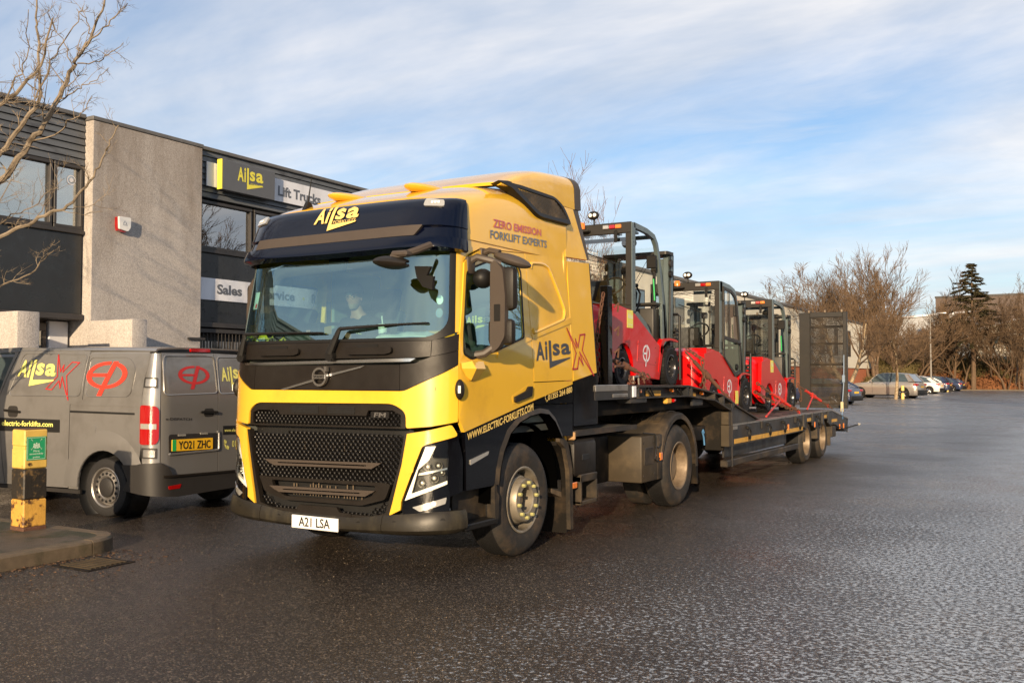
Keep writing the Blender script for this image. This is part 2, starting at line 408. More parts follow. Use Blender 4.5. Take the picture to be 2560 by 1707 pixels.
def xmark(wd=.035):
    P = [(.02, 1.12), (.42, .56), (.52, .80), (.60, .80), (.50, .60), (.60, .55), (.98, .86), (1.0, .90), (.74, .86), (.66, .52), (1.0, -.10), (.60, .38), (.50, .20), (.46, .30), (.36, .05), (.0, .05), (.06, .12), (.38, .50)]
    P = [(0, 1.15), (.30, .45), (0, .02), (.24, .02), (.42, .32), (.56, .10), (.50, .45), (1.0, -.22), (.66, .50), (1.0, .92), (.70, .92), (.46, .60), (.40, .82), (.36, .60)]
    return stroke(P, wd, True)
def epmark():
    return join2(ring(.5, .5, .5, .42, .12, 84, 258, 22), ring(.5, .5, .5, .42, .12, -96, 66, 22), poly2([(.60, .92), (.72, .92), (.46, -.14), (.34, -.14)]),
                 poly2([(.04, .55), (.50, .55), (.475, .45), (.02, .45)]))
# ---------------------------------------------------------------- ground
def asphalt(name, wet=.5, tone=1., warm=0.):
    m = bpy.data.materials.new(name); m.use_nodes = True; t = m.node_tree; b = t.nodes['Principled BSDF']; l = t.links
    co = nd(t, 'ShaderNodeTexCoord').outputs['Object']
    def noise_(s, d=5, r=.55):
        n = nd(t, 'ShaderNodeTexNoise'); n.inputs['Scale'].default_value = s; n.inputs['Detail'].default_value = d; n.inputs['Roughness'].default_value = r; l.new(co, n.inputs[0]); return n.outputs[0]
    def rng(x, a, c, lo, hi):
        r = nd(t, 'ShaderNodeMapRange'); l.new(x, r.inputs[0]); r.inputs[1].default_value = a; r.inputs[2].default_value = c; r.inputs[3].default_value = lo; r.inputs[4].default_value = hi; return r.outputs[0]
    def mixc(f, a, c):
        x = nd(t, 'ShaderNodeMix', data_type='RGBA'); l.new(f, x.inputs[0])
        for i, q in ((6, a), (7, c)):
            if isinstance(q, tuple): x.inputs[i].default_value = (*q, 1)
            else: l.new(q, x.inputs[i])
        return x.outputs[2]
    vo = nd(t, 'ShaderNodeTexVoronoi'); vo.inputs['Scale'].default_value = 95; l.new(co, vo.inputs[0])
    v2 = nd(t, 'ShaderNodeTexVoronoi'); v2.inputs['Scale'].default_value = 42; l.new(co, v2.inputs[0])
    sep = nd(t, 'ShaderNodeSeparateColor'); l.new(vo.outputs['Color'], sep.inputs[0])
    base = mixc(noise_(.55, 6), (.020 * tone, .0155 * tone, .012 * tone), (.044 * tone, .035 * tone, .029 * tone))
    chip = mixc(rng(sep.outputs[0], .80, .97, 0, 1), base, (.24 * tone, .185 * tone, .14 * tone))
    fine = mixc(rng(noise_(260, 2), .58, .75, 0, .7), chip, (.20 * tone, .17 * tone, .14 * tone))
    l.new(fine, b.inputs['Base Color'])
    wetm = rng(noise_(.33, 7, .62), .42, .60, 0, 1)
    sx_ = nd(t, 'ShaderNodeSeparateXYZ'); l.new(co, sx_.inputs[0])
    # sky reflection on damp tarmac, painted pale blue, denser on the open side
    def ma(op, a, c, d=None):
        q = nd(t, 'ShaderNodeMath', operation=op)
        for i, x in enumerate((a, c, d)):
            if x is None: continue
            if isinstance(x, (int, float)): q.inputs[i].default_value = x
            else: l.new(x, q.inputs[i])
        return q.outputs[0]
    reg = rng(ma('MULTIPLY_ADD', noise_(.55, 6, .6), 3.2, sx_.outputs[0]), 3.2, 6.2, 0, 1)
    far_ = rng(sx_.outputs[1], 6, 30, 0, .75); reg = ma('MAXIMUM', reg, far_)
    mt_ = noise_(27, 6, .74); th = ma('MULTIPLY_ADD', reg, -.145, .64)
    film_sheen = rng(ma('SUBTRACT', mt_, th), -.02, .05, 0, 1); film_sheen = ma('MULTIPLY', film_sheen, rng(reg, 0, .25, 0, 1))
    fine = mixc(ma('MULTIPLY', film_sheen, .85), fine, (.50, .56, .63)); l.new(fine, b.inputs['Base Color'])
    r1 = rng(wetm, 0, 1, .40, .17); rr = nd(t, 'ShaderNodeMath', operation='ADD'); l.new(r1, rr.inputs[0]); l.new(rng(sep.outputs[1], 0, 1, -.06, .14), rr.inputs[1])
    l.new(ma('MULTIPLY', rr.outputs[0], ma('MULTIPLY_ADD', film_sheen, -.45, 1.)), b.inputs['Roughness'])
    b.inputs['Specular IOR Level'].default_value = .45
    hgt = nd(t, 'ShaderNodeMath', operation='MULTIPLY_ADD'); l.new(vo.outputs['Distance'], hgt.inputs[0]); hgt.inputs[1].default_value = -.9; l.new(noise_(150, 3), hgt.inputs[2])
    h2 = nd(t, 'ShaderNodeMath', operation='MULTIPLY_ADD'); l.new(v2.outputs['Distance'], h2.inputs[0]); h2.inputs[1].default_value = -.5; l.new(hgt.outputs[0], h2.inputs[2])
    u = nd(t, 'ShaderNodeBump'); u.inputs['Strength'].default_value = .5; u.inputs['Distance'].default_value = .010; l.new(h2.outputs[0], u.inputs['Height']); l.new(u.outputs[0], b.inputs['Normal'])
    return m
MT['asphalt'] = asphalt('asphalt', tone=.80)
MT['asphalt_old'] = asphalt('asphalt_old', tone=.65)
mm('pavement', (.085, .066, .048), .62, var=.6, vs_=14, dirt=(.030, .032, .014), dscale=3.5, dlo=.46, dhi=.58, bump=.8, bs=120, rvar=.15)
mm('kerb', (.125, .092, .058), .65, var=.5, vs_=16, dirt=(.045, .042, .018), dscale=6, bump=.8, bs=140, rvar=.12)
mm('soil', (.10, .050, .022), .95, var=.5, vs_=2)
mm('grass_far', (.06, .055, .025), .95, var=.4, vs_=.5)
g = MB().bx(-900, -300, -.5, 900, 1500, -.012).build('ground', 'grass_far', kind='structure')
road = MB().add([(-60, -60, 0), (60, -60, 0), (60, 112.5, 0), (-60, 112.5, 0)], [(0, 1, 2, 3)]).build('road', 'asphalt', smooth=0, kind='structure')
# parking bays beside the far building, patched darker tarmac
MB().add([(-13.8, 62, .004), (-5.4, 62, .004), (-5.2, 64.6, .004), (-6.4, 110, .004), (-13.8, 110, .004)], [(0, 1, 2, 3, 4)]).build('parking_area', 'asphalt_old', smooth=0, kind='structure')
MB().add([(-5.0, 50.2, .006), (-2.7, 49.2, .006), (-2.75, 49.0, .006), (-5.05, 50.0, .006)], [(0, 1, 2, 3)]).build('road_marking', 'alu', smooth=0, kind='structure')
# pavement at left with kerb stones and a rounded corner
random.seed(4)
def arc(cx, cy, r, a0, a1, n): return [(cx + r * math.cos(R(a0 + (a1 - a0) * i / n)), cy + r * math.sin(R(a0 + (a1 - a0) * i / n))) for i in range(n + 1)]
XK, YK, RK_ = -2.20, -.20, .42
inner = [(-40, -40), (XK - .14, -40)] + arc(XK - RK_, YK - RK_, RK_ - .14, 0, 90, 8) + [(-40, YK - .14)]
pv = MB().prism(inner, 2, -.3, .128).build('pavement', 'pavement', kind='structure')
def kerb_stone(pts_o, pts_i):
    z = .132 + random.uniform(-.004, .004); ch = .02
    vs = []; n = len(pts_o)
    for (a, b), (c, d) in zip(pts_o, pts_i):
        dx, dy = (a - c), (b - d); k = math.hypot(dx, dy); dx /= k; dy /= k
        vs += [(a, b, -.1), (a, b, z - ch), (a - dx * ch, b - dy * ch, z), (c, d, z), (c, d, -.1)]
    fs = [(i * 5 + j, i * 5 + j + 1, i * 5 + 6 + j, i * 5 + 5 + j) for i in range(n - 1) for j in range(4)] + [(0, 4, 3, 2, 1), tuple((n - 1) * 5 + j for j in range(5))]
    MB().add(vs, fs).build('kerb_stone', 'kerb', pv, smooth=25)
y = YK - RK_
while y > -12:
    y2 = y - .9; kerb_stone([(XK, y - .008), (XK, y2 + .008)], [(XK - .14, y - .008), (XK - .14, y2 + .008)]); y = y2
x = XK - RK_
while x > -14:
    x2 = x - .9; kerb_stone([(x - .006, YK), (x2 + .006, YK)], [(x - .006, YK - .14), (x2 + .006, YK - .14)]); x = x2
for k in range(2):
    a = arc(XK - RK_, YK - RK_, RK_, k * 45 + .5, k * 45 + 44.5, 5); b = arc(XK - RK_, YK - RK_, RK_ - .14, k * 45 + .5, k * 45 + 44.5, 5); kerb_stone(a, b)
# drain
t = thing('drain_grate', (-1.82, -.88, 0), 'rusty slotted drain grate in the tarmac beside the kerb', 'drain', rz=R(2))
f = MB(); f.bx(-.24, -.24, -.02, .24, -.20, .008).bx(-.24, .20, -.02, .24, .24, .008).bx(-.24, -.20, -.02, -.20, .20, .008).bx(.20, -.20, -.02, .24, .20, .008); f.build('grate_frame', 'chassis', t)
MB().bx(-.2, -.2, .001, .2, .2, .004).build('drain_hole', 'void', t)
for i in range(8):
    q = MB(); yy = -.175 + i * .05; q.bx(-.2, yy - .009, .004, .2, yy + .009, .016); q.build('bar', 'skirt_brown', t)
# fallen leaves and grit by the kerb
random.seed(9); q = MB()
for i in range(420):
    if i < 260: x, y = XK + abs(random.gauss(0, .16)) + .01, random.uniform(-3.0, -.3)
    else: x, y = random.uniform(-2.2, -1.2), random.gauss(-.8, .45)
    if abs(x + 1.82) < .2 and abs(y + .88) < .2: continue
    s = random.uniform(.006, .022); a = random.uniform(0, 6.3); c, d = math.cos(a) * s, math.sin(a) * s
    q.add([(x - c, y - d, .004), (x + d * .5, y - c * .5, .012), (x + c, y + d, .006), (x - d * .5, y + c * .5, .004)], [(0, 1, 2, 3)])
mm('leaf_brown', (.10, .052, .024), .8, var=.5, vs_=20)
q.build('fallen_leaves', 'leaf_brown', smooth=0, clean=False, kind='stuff')
rg = random.Random(77); q = MB()
for i in range(1500):
    x, y = rg.uniform(-3, 3.2), rg.uniform(-5.2, .8); s = rg.uniform(.002, .006); h = s * rg.uniform(.5, 1)
    if x < XK + .03: continue
    q.add([(x - s, y, 0), (x, y - s, 0), (x + s, y, 0), (x, y + s, 0), (x, y, h)], [(0, 1, 4), (1, 2, 4), (2, 3, 4), (3, 0, 4)])
mm('grit', (.22, .17, .12), .7, var=.5, vs_=3); q.build('grit', 'grit', smooth=0, clean=False, kind='stuff')
# ---------------------------------------------------------------- bollard
mm('bollard_yellow', (.66, .44, .10), .5, var=.25, vs_=7, dirt=(.055, .030, .018), dscale=9, dlo=.60, dhi=.65, bump=.2, bs=40)
mm('bollard_black', (.022, .018, .014), .55, var=.4, vs_=9, dirt=(.16, .10, .04), dscale=10, dlo=.54, dhi=.66, bump=.3, bs=40)
mm('bollard_rust', (.60, .33, .06), .6, var=.35, vs_=7, dirt=(.075, .032, .016), dscale=8, dlo=.51, dhi=.60, bump=.3, bs=40)
mm('sign_green', (.02, .30, .13), .4)
mm('sign_pale', (.55, .70, .55), .5)
t = thing('bollard', (-3.375, -.50, .128), 'square steel bollard in peeling yellow and black paint on the pavement', 'bollard', rz=R(-4))
MB().cb(-.118, -.118, .03, .118, .118, .30, .012).build('lower_band', 'bollard_rust', t)
MB().cb(-.122, -.122, -.02, .122, .122, .035, .01).build('foot_plate', 'rust', t)
MB().cb(-.118, -.118, .302, .118, .118, .60, .012).build('black_band', 'bollard_black', t)
MB().cb(-.118, -.118, .602, .118, .118, .80, .012).cb(-.112, -.112, .795, .112, .112, .825, .004).cb(-.118, -.118, .82, .118, .118, .985, .012).build('upper_band', 'bollard_yellow', t)
MB().cb(-.11, -.11, .984, .11, .11, .992, .003).build('top_cap', 'rust', t)
fnb = lambda u, v: (.122, u, v)
sg = MB().cb(.119, -.098, .685, .124, .098, .915, .002).build('sign', 'sign_green', t)
fnb = lambda u, v: (.1245, u, v)
sh = [stroke([(-.088, .695), (.088, .695), (.088, .905), (-.088, .905)], .004, True), txt('Fire', -.03, .765, .03, .785, .02), txt('assembly', -.07, .735, .07, .757, .02), txt('point', -.035, .702, .035, .724, .02)]
for dx, dy in ((0, .85), (-.024, .842), (.024, .842), (-.012, .835), (.012, .835)): sh += [disc2(dx, dy, .008, .008, 10), poly2([(dx - .011, dy - .035), (dx + .011, dy - .035), (dx + .008, dy - .009), (dx - .008, dy - .009)])]
for a, b in ((-1, 1), (1, 1), (-1, -1), (1, -1)): sh.append(poly2([(a * .034, .84 + b * .026), (a * .055, .84 + b * .05), (a * .060, .84 + b * .035), (a * .05, .84 + b * .055)]))
letter(join2(*sh), fnb, .001, 'lettering', 'sign_pale', sg)
# ---------------------------------------------------------------- the workshop building along the left
mm('siding', (.105, .112, .12), .5, var=.35, vs_=3, dirt=(.022, .018, .016), dscale=5, dlo=.52, dhi=.72, bump=.3, bs=30, stretch=(1, .25, 1))
mm('frame_dark', (.040, .036, .034), .5, var=.3, vs_=4)
mm('frame_brown', (.11, .085, .065), .55, var=.3, vs_=4, dirt=(.03, .022, .018), dscale=6)
mm('spandrel', (.024, .026, .028), .32, var=.4, vs_=1.5, rvar=.12, bump=.1, bs=8)
mm('coping', (.12, .115, .11), .6, var=.3)
mm('blind', (.60, .62, .58), .8)
mm('room', (.45, .50, .48), .9)
def harl(name, c):
    m = bpy.data.materials.new(name); m.use_nodes = True; t = m.node_tree; b = t.nodes['Principled BSDF']; l = t.links; b.inputs['Roughness'].default_value = .9
    co = nd(t, 'ShaderNodeTexCoord').outputs['Object']
    v = nd(t, 'ShaderNodeTexVoronoi'); v.inputs['Scale'].default_value = 55; l.new(co, v.inputs[0]); s = nd(t, 'ShaderNodeSeparateColor'); l.new(v.outputs['Color'], s.inputs[0])
    x = nd(t, 'ShaderNodeMix', data_type='RGBA'); l.new(s.outputs[0], x.inputs[0]); x.inputs[6].default_value = (*[q * .78 for q in c], 1); x.inputs[7].default_value = (*[min(1, q * 1.18) for q in c], 1)
    mp = nd(t, 'ShaderNodeMapping'); mp.inputs['Scale'].default_value = (1, 1, .22); l.new(co, mp.inputs[0])
    n = nd(t, 'ShaderNodeTexNoise'); n.inputs['Scale'].default_value = 1.6; n.inputs['Detail'].default_value = 8; n.inputs['Roughness'].default_value = .65; l.new(mp.outputs[0], n.inputs[0])
    sz = nd(t, 'ShaderNodeSeparateXYZ'); l.new(co, sz.inputs[0]); r0 = nd(t, 'ShaderNodeMapRange'); l.new(sz.outputs[2], r0.inputs[0]); r0.inputs[1].default_value = 3.5; r0.inputs[2].default_value = 6.8; r0.inputs[3].default_value = -.05; r0.inputs[4].default_value = .17
    a = nd(t, 'ShaderNodeMath', operation='ADD'); l.new(n.outputs[0], a.inputs[0]); l.new(r0.outputs[0], a.inputs[1])
    r = nd(t, 'ShaderNodeMapRange'); l.new(a.outputs[0], r.inputs[0]); r.inputs[1].default_value = .48; r.inputs[2].default_value = .85; r.inputs[4].default_value = .8
    y = nd(t, 'ShaderNodeMix', data_type='RGBA'); l.new(r.outputs[0], y.inputs[0]); l.new(x.outputs[2], y.inputs[6]); y.inputs[7].default_value = (c[0] * .42, c[1] * .36, c[2] * .30, 1)
    l.new(y.outputs[2], b.inputs['Base Color'])
    u = nd(t, 'ShaderNodeBump'); u.inputs['Strength'].default_value = .35; u.inputs['Distance'].default_value = .01; l.new(v.outputs['Distance'], u.inputs['Height']); l.new(u.outputs[0], b.inputs['Normal'])
    return m
MT['harl'] = harl('harl', (.43, .395, .365))
bl = thing('office_building', (-11, 0, 0), 'long two storey office building with dark cladding and a rough concrete pier', 'building')
# local x = world x + 11
MB().bx(-12, -34, 0, -.55, 24, 6.45).build('wall', 'siding', bl)
MB().bx(-12.1, -34.1, 6.45, -.45, 24.1, 6.55).build('roof', 'coping', bl)
def facade(y0, y1, ztop_w, zsid, wins, boards, cop):
    # cladding boards
    h = (6.66 - zsid) / boards
    for i in range(boards):
        z0 = zsid + i * h; q = MB(); q.add([(-.02, y0, z0 + .004), (.035, y0, z0 + .012), (.005, y0, z0 + h - .004), (-.5, y0, z0 + h - .004), (-.5, y0, z0 + .004), (-.02, y1, z0 + .004), (.035, y1, z0 + .012), (.005, y1, z0 + h - .004), (-.5, y1, z0 + h - .004), (-.5, y1, z0 + .004)],
               [(0, 1, 2, 3, 4), (9, 8, 7, 6, 5), (0, 5, 6, 1), (1, 6, 7, 2), (2, 7, 8, 3), (3, 8, 9, 4), (4, 9, 5, 0)]); q.build('board', 'siding', bl, smooth=0)
    MB().cb(-.5, y0, 6.66, .07, y1, 6.74, .01).build('coping', 'coping', bl)
    for a, b in wins:
        fr = MB(); fr.cb(-.12, a, 4.46, .03, b, 4.53, .008).cb(-.12, a, ztop_w - .05, .03, b, ztop_w + .02, .008).cb(-.12, a, 4.53, .03, a + .06, ztop_w - .05, .008).cb(-.12, b - .06, 4.53, .03, b, ztop_w - .05, .008)
        fo = fr.build('window', 'frame_dark', bl); MB().bx(-.06, a + .06, 4.53, -.05, b - .06, ztop_w - .05).build('pane', 'glass_pane', fo, smooth=0)
    MB().cb(-.15, y0, 4.38, .06, y1, 4.46, .01).build('window_sill', 'frame_dark', bl)
facade(-34, 5.36, 5.70, 5.72, [(-3.5 + i * 1.45 - (0), -3.5 + (i + 1) * 1.45 - .03) for i in range(-8, 0)] + [(-3.5, -2.1), (-2.07, -1.35), (-1.3, .1), (.13, .85), (.9, 2.3), (2.33, 3.05), (3.1, 4.70), (4.73, 5.34)], 7, 0)
facade(8.09, 24, 5.53, 5.60, [(8.22 + i * 1.60, 8.22 + i * 1.60 + 1.54) for i in range(9)], 8, 0)
MB().bx(-.5, -34, 4.45, -.12, 5.36, 4.40).bx(-.5, 8.09, 4.45, -.12, 24, 4.4).build('sill_back', 'frame_dark', bl)
MB().bx(-.53, -34, 4.4, -.50, 5.36, 5.75).bx(-.53, 8.09, 4.4, -.50, 24, 5.6).build('room_wall', 'room', bl)
random.seed(3); q = MB(); y = 8.3
while y < 23:
    a = random.uniform(-.3, .3); q.add([(-.2 - .04, y, 4.5), (-.2 + .04 * a, y + .085, 4.5), (-.2 + .04 * a, y + .085, 5.5), (-.2 - .04, y, 5.5)], [(0, 1, 2, 3)]); y += .093
q.build('vertical_blind', 'blind', bl, smooth=0, clean=False, kind='stuff')
for a, b in ((-34, 1.9), (1.93, 5.35)):
    MB().cb(-.5, a, 2.83, .005, b, 4.38, .01).build('spandrel_panel', 'spandrel', bl)
for k in range(7): MB().cb(-.5, 8.1 + k * 2.08, 2.83, .005, 8.1 + k * 2.08 + 2.065, 4.38, .01).build('spandrel_panel', 'spandrel', bl)
MB().cb(-.5, -34, 2.72, .08, 5.35, 2.83, .01).cb(-.5, 8.1, 2.72, .08, 24, 2.83, .01).build('ledge', 'frame_dark', bl)
MB().bx(-.54, -34, 0, -.5, 5.35, 2.72).build('lower_wall', 'frame_brown', bl)
# entrance doors between the wing walls
for a, b in ((3.55, 4.2), (4.24, 4.89)):
    d = MB(); d.cb(-.45, a, .05, -.38, b, .2, .01).cb(-.45, a, 2.5, -.38, b, 2.66, .01).cb(-.45, a, .2, -.38, a + .08, 2.5, .01).cb(-.45, b - .08, .2, -.38, b, 2.5, .01)
    o = d.build('door', 'frame_brown', bl); MB().bx(-.42, a + .08, .2, -.41, b - .08, 2.5).build('pane', 'glass_pane', o, smooth=0); MB().tube([(-.36, b - .12, .9), (-.33, b - .12, .9), (-.33, b - .12, 1.2), (-.36, b - .12, 1.2)], .012).build('handle', 'alu', o)
MB().cb(-.47, 4.93, .0, -.36, 5.33, 2.7, .01).build('door_post', 'sign_white', bl)
# ribbed sheet and bars under the sales board
q = MB(); y = 8.12
while y < 23.8: q.bx(-.5, y, .0, -.06, y + .05, 2.42); y += .085
q.build('ribbed_sheet', 'alu', bl, smooth=0, clean=False, kind='stuff')
MB().cb(-.5, 8.1, 2.60, .03, 24, 2.70, .01).build('lintel', 'frame_dark', bl)
for k in range(40): MB().cyl((.0, 8.16 + k * .105, 2.0), (.0, 8.16 + k * .105, 2.60), .009, n=6).build('security_bar', 'frame_dark', bl)
MB().cb(-.5, 5.38, 0, .25, 8.07, 6.62, .012).build('concrete_pier', 'harl', bl)
MB().cb(-.52, 5.36, 6.62, .27, 8.09, 6.70, .01).build('coping', 'coping', bl)
MB().bx(.25, 7.72, 2.42, .30, 8.16, 2.47).build('cable_bracket', 'frame_dark', bl)
# round window sticker
fw_ = lambda u, v: (-.045, u, v)
letter(join2(ring(5.13, 5.42, .095, .095, .02), disc2(5.13, 5.42, .045, .045)), fw_, .001, 'window_sticker', 'sign_white', bl)
tag(MB().cb(-10.745, 5.32, 0, -9.44, 5.66, 2.70, .02).build('wing_wall', 'harl'), 'rough concrete wing wall against the pier, beside the entrance', 'wall', 'concrete wing walls at the entrance')
tag(MB().cb(-10.94, 3.10, 0, -9.44, 3.5, 2.72, .02).build('wing_wall', 'harl'), 'rough concrete wing wall at the left edge, away from the pier', 'wall', 'concrete wing walls at the entrance')
# signs
fs_ = lambda X: (lambda u, v: (X, u, v))
t = thing('fascia_sign', (-11, 10.9, 5.86), 'long white fascia board lettered Lift Trucks above the upstairs windows', 'sign')
MB().cb(.05, -2.56, .0, .085, .9 + 4.6, .545, .006).build('sign_board', 'sign_white', t)
letter(txt('Lift Trucks', -.375, .135, 1.13, .385, .035), fs_(.087), .002, 'lettering', 'ltr_grey', t)
t = thing('logo_sign', (-11, 9.46, 5.82), 'dark grey boxed sign with yellow Ailsa logo on the fascia', 'sign')
MB().cb(.10, -.81, 0, .24, .81, .68, .008).build('sign_box', 'sign_grey', t)
MB().cb(.10, -.845, 0, .243, -.812, .68, .004).build('edge_strip', 'ltr_yellow', t)
letter(aff(logo(), -.37, .13, .42, .60), fs_(.243), .002, 'logo', 'ltr_yellow', t)
letter(txt('FORKLIFTS', .03, .235, .42, .275, .0), fs_(.243), .003, 'lettering', 'ltr_yellow', t)
t = thing('service_sign', (-11, 10.9, 3.33), 'long white board lettered Sales and Service on the dark panels', 'sign')
MB().cb(.01, -2.66, .0, .045, 2.6, .49, .006).build('sign_board', 'sign_white', t)
letter(join2(txt('Sales', -2.20, .145, -1.46, .375, .035), txt('Service', -.86, .145, .27, .375, .035), txt('R', .87, .145, 1.05, .37, .035)), fs_(.047), .002, 'lettering', 'ltr_grey', t)
letter(join2(disc2(-1.15, .235, .04, .04, 14), disc2(.58, .235, .04, .04, 14)), fs_(.047), .002, 'dot', 'ltr_yellow', t)
t = thing('alarm_box', (-10.75, 6.02, 4.50), 'white and red burglar alarm box on the concrete pier', 'alarm box')
MB().prism([(-.13, .10), (-.11, .02), (-.05, .0), (.06, .0), (.12, .06), (.135, .29), (-.13, .29)], 0, 0, .075).build('back_plate', 'lamp_red', t)
MB().prism(rnd([(-.105, .05), (.09, .02), (.15, .10), (.16, .30), (-.12, .30)], .03), 0, .075, .12).build('cover', 'white', t)
letter(join2(poly2([(.015, .235), (.04, .16), (.06, .16)]), poly2([(.015, .235), (-.03, .16), (-.01, .16)]), txt('ALARM', -.03, .13, .07, .15, .02)), lambda u, v: (.121, u, v), .001, 'lettering', 'ltr_blue', t)
# ---------------------------------------------------------------- far buildings
def ribbed(name, c, s=9.):
    m = mat(name, c, .6, var=.12, vs_=1.); t = m.node_tree; l = t.links; b = t.nodes['Principled BSDF']
    w_ = nd(t, 'ShaderNodeTexWave', bands_direction='Y'); w_.inputs['Scale'].default_value = s; co = nd(t, 'ShaderNodeTexCoord'); l.new(co.outputs['Object'], w_.inputs[0])
    u = nd(t, 'ShaderNodeBump'); u.inputs['Strength'].default_value = .8; u.inputs['Distance'].default_value = .05; l.new(w_.outputs[0], u.inputs['Height']); l.new(u.outputs[0], b.inputs['Normal']); return m
MT['cream_clad'] = ribbed('cream_clad', (.74, .68, .55), 2.)
MT['brick'] = mat('brick', (.42, .13, .055), .85, var=.25, vs_=3)
MT['brown_clad'] = ribbed('brown_clad', (.085, .055, .040), 1.5)
MT['grey_clad'] = ribbed('grey_clad', (.36, .37, .38), 1.5)
t = thing('warehouse', (-14, 75, 0), 'long cream clad warehouse with brick base behind the trailer', 'building')
MB().bx(-14, -49, 2.45, 0, 49, 7.15).build('cladding', 'cream_clad', t)
MB().bx(-13.9, -48.9, 0, -.12, 48.9, 2.45).build('brick_base', 'brick', t)
MB().cb(-14.1, -49.1, 7.15, .12, 49.1, 7.35, .03).build('roof_edge', 'coping', t)
MB().bx(-14.3, 48.0, 0, .05, 49.05, 7.1).build('end_pier', 'sign_white', t)
for k in range(14):
    o = MB().cb(-.02, -42 + k * 6, 3.6, .05, -40.4 + k * 6, 6.2, .02).build('window', 'frame_dark', t); MB().bx(.05, -41.9 + k * 6, 3.7, .055, -40.5 + k * 6, 6.1).build('pane', 'winglass', o, smooth=0)
t = thing('brown_factory', (2, 158, 0), 'large flat roofed dark brown factory behind the trees', 'building')
MB().bx(-15.2, 0, 0, 60, 50, 14.0).build('cladding', 'brown_clad', t); MB().bx(-15.3, -.1, 14.0, 60, 50, 14.3).build('roof_edge', 'frame_dark', t)
t = thing('arched_hall', (3, 140, 0), 'pale hall with a curved roof in front of the brown factory', 'building')
prof = [(-9 + i * 2.5, 7.4 + 3.6 * math.sin(math.pi * min(1, (i + 1.2) / 17.))) for i in range(16)]
MB().prism([(-9, 0)] + prof + [(28.5, 0)], 1, 0, 12).build('gable_wall', 'cream_clad', t)
MB().rows([[(a, -.4, b + .05) for a, b in prof], [(a, 12.2, b + .05) for a, b in prof]], .25).build('roof', 'sign_white', t)
for z in (3.2, 6.0):
    for k in range(9): MB().cb(-7.6 + k * 3.9, -.08, z, -4.3 + k * 3.9, .02, z + 1.1, .02).build('window', 'winglass', t)
t = thing('grey_shed', (-15.5, 138, 0), 'pale grey industrial shed seen through bare trees', 'building')
MB().prism([(-9, 0), (9, 0), (9, 10.3), (-9, 9.2)], 1, 0, 12).build('wall', 'grey_clad', t); MB().prism([(-9.2, 9.25), (9.2, 10.35), (9.2, 10.6), (-9.2, 9.5)], 1, -.3, 12).build('roof', 'sign_white', t)
for k in range(4): MB().cb(-7.5 + k * 4.1, -.06, 5.2, -4.6 + k * 4.1, .02, 7.4, .02).build('window', 'winglass', t)
# barn out to the right of the picture, seen mirrored in the paint and the cab window
MT['green_clad'] = ribbed('green_clad', (.035, .05, .036), 3.)
t = thing('round_roof_barn', (26, 34, 0), 'dark green corrugated barn with a rounded roof across the road', 'building')
pr_ = [(-12, 0)] + [(-12 + 24 * i / 16, 3.4 + 3.0 * math.sin(math.pi * i / 16)) for i in range(17)] + [(12, 0)]
MB().prism([(a, b) for a, b in pr_], 0, -4, 14).build('shell', 'green_clad', t)
MB().bx(-4.05, -4, 0, -4.0, 4, 3.2).build('door', 'fork_dark', t)
t = thing('roadside_shed', (24, 3, 0), 'low buff shed across the road', 'building')
MB().bx(-2, -12, 0, 10, 14, 3.4).build('wall', 'brown_clad', t); MB().prism([(-2.4, 3.4), (10.4, 3.4), (4, 5.2)], 1, -12.3, 14.3).build('roof', 'frame_dark', t)
# ---------------------------------------------------------------- trees
mm('bark', (.135, .085, .050), .85, var=.45, vs_=3, dirt=(.045, .035, .018), dscale=6, bump=.5, bs=20)
mm('bark_pale', (.36, .27, .165), .8, var=.4, vs_=5, dirt=(.10, .075, .035), dscale=9, dlo=.5, dhi=.65, bump=.4, bs=40)
mm('twig', (.125, .068, .042), .9, var=.4, vs_=1)
mm('twig_far', (.110, .068, .036), .9, var=.5, vs_=.6)
mm('needle', (.070, .058, .022), .9, var=.5, vs_=1)
mm('bracken', (.185, .075, .028), .95, var=.55, vs_=.5)
mm('scrub', (.105, .080, .028), .95, var=.6, vs_=.4)
def limb(T, B, p, d, ln, r, lv, rng_, kink=.22, up=.10, minr=.006, sides=(6, 5, 4, 3, 3, 3), splits=(5, 5, 4, 4, 3), ang=(22, 50), fl=(.45, .72)):
    n = max(3, int(5 - lv * .5)); pts = [Vector(p)]; rad = [r]; d = Vector(d).normalized(); q = Vector(p)
    for i in range(n):
        d = (d + Vector((rng_.gauss(0, kink), rng_.gauss(0, kink), rng_.gauss(0, kink * .7) + up))).normalized()
        q = q + d * ln / n; pts.append(q.copy()); rad.append(max(minr * .6, r * (1 - .72 * (i + 1) / n)))
    (T if lv == 0 else B).tube(pts, rad, n=sides[min(lv, 5)], caps=False)
    if lv >= len(splits): return
    for k in range(splits[lv]):
        f = rng_.uniform(.28 if lv == 0 else .15, 1.0); i = min(n - 1, int(f * n)); a = pts[i].lerp(pts[i + 1], f * n - i)
        dd = (pts[i + 1] - pts[i]).normalized(); ax = dd.orthogonal().normalized(); ax.rotate(Matrix.Rotation(rng_.uniform(0, 6.28), 3, dd))
        aa_ = R(rng_.uniform(*ang)); nd_ = dd * math.cos(aa_) + ax * math.sin(aa_)
        limb(T, B, a, nd_, ln * rng_.uniform(*fl), max(minr, rad[i] * rng_.uniform(.45, .62)), lv + 1, rng_, kink, up, minr, sides, splits, ang, fl)
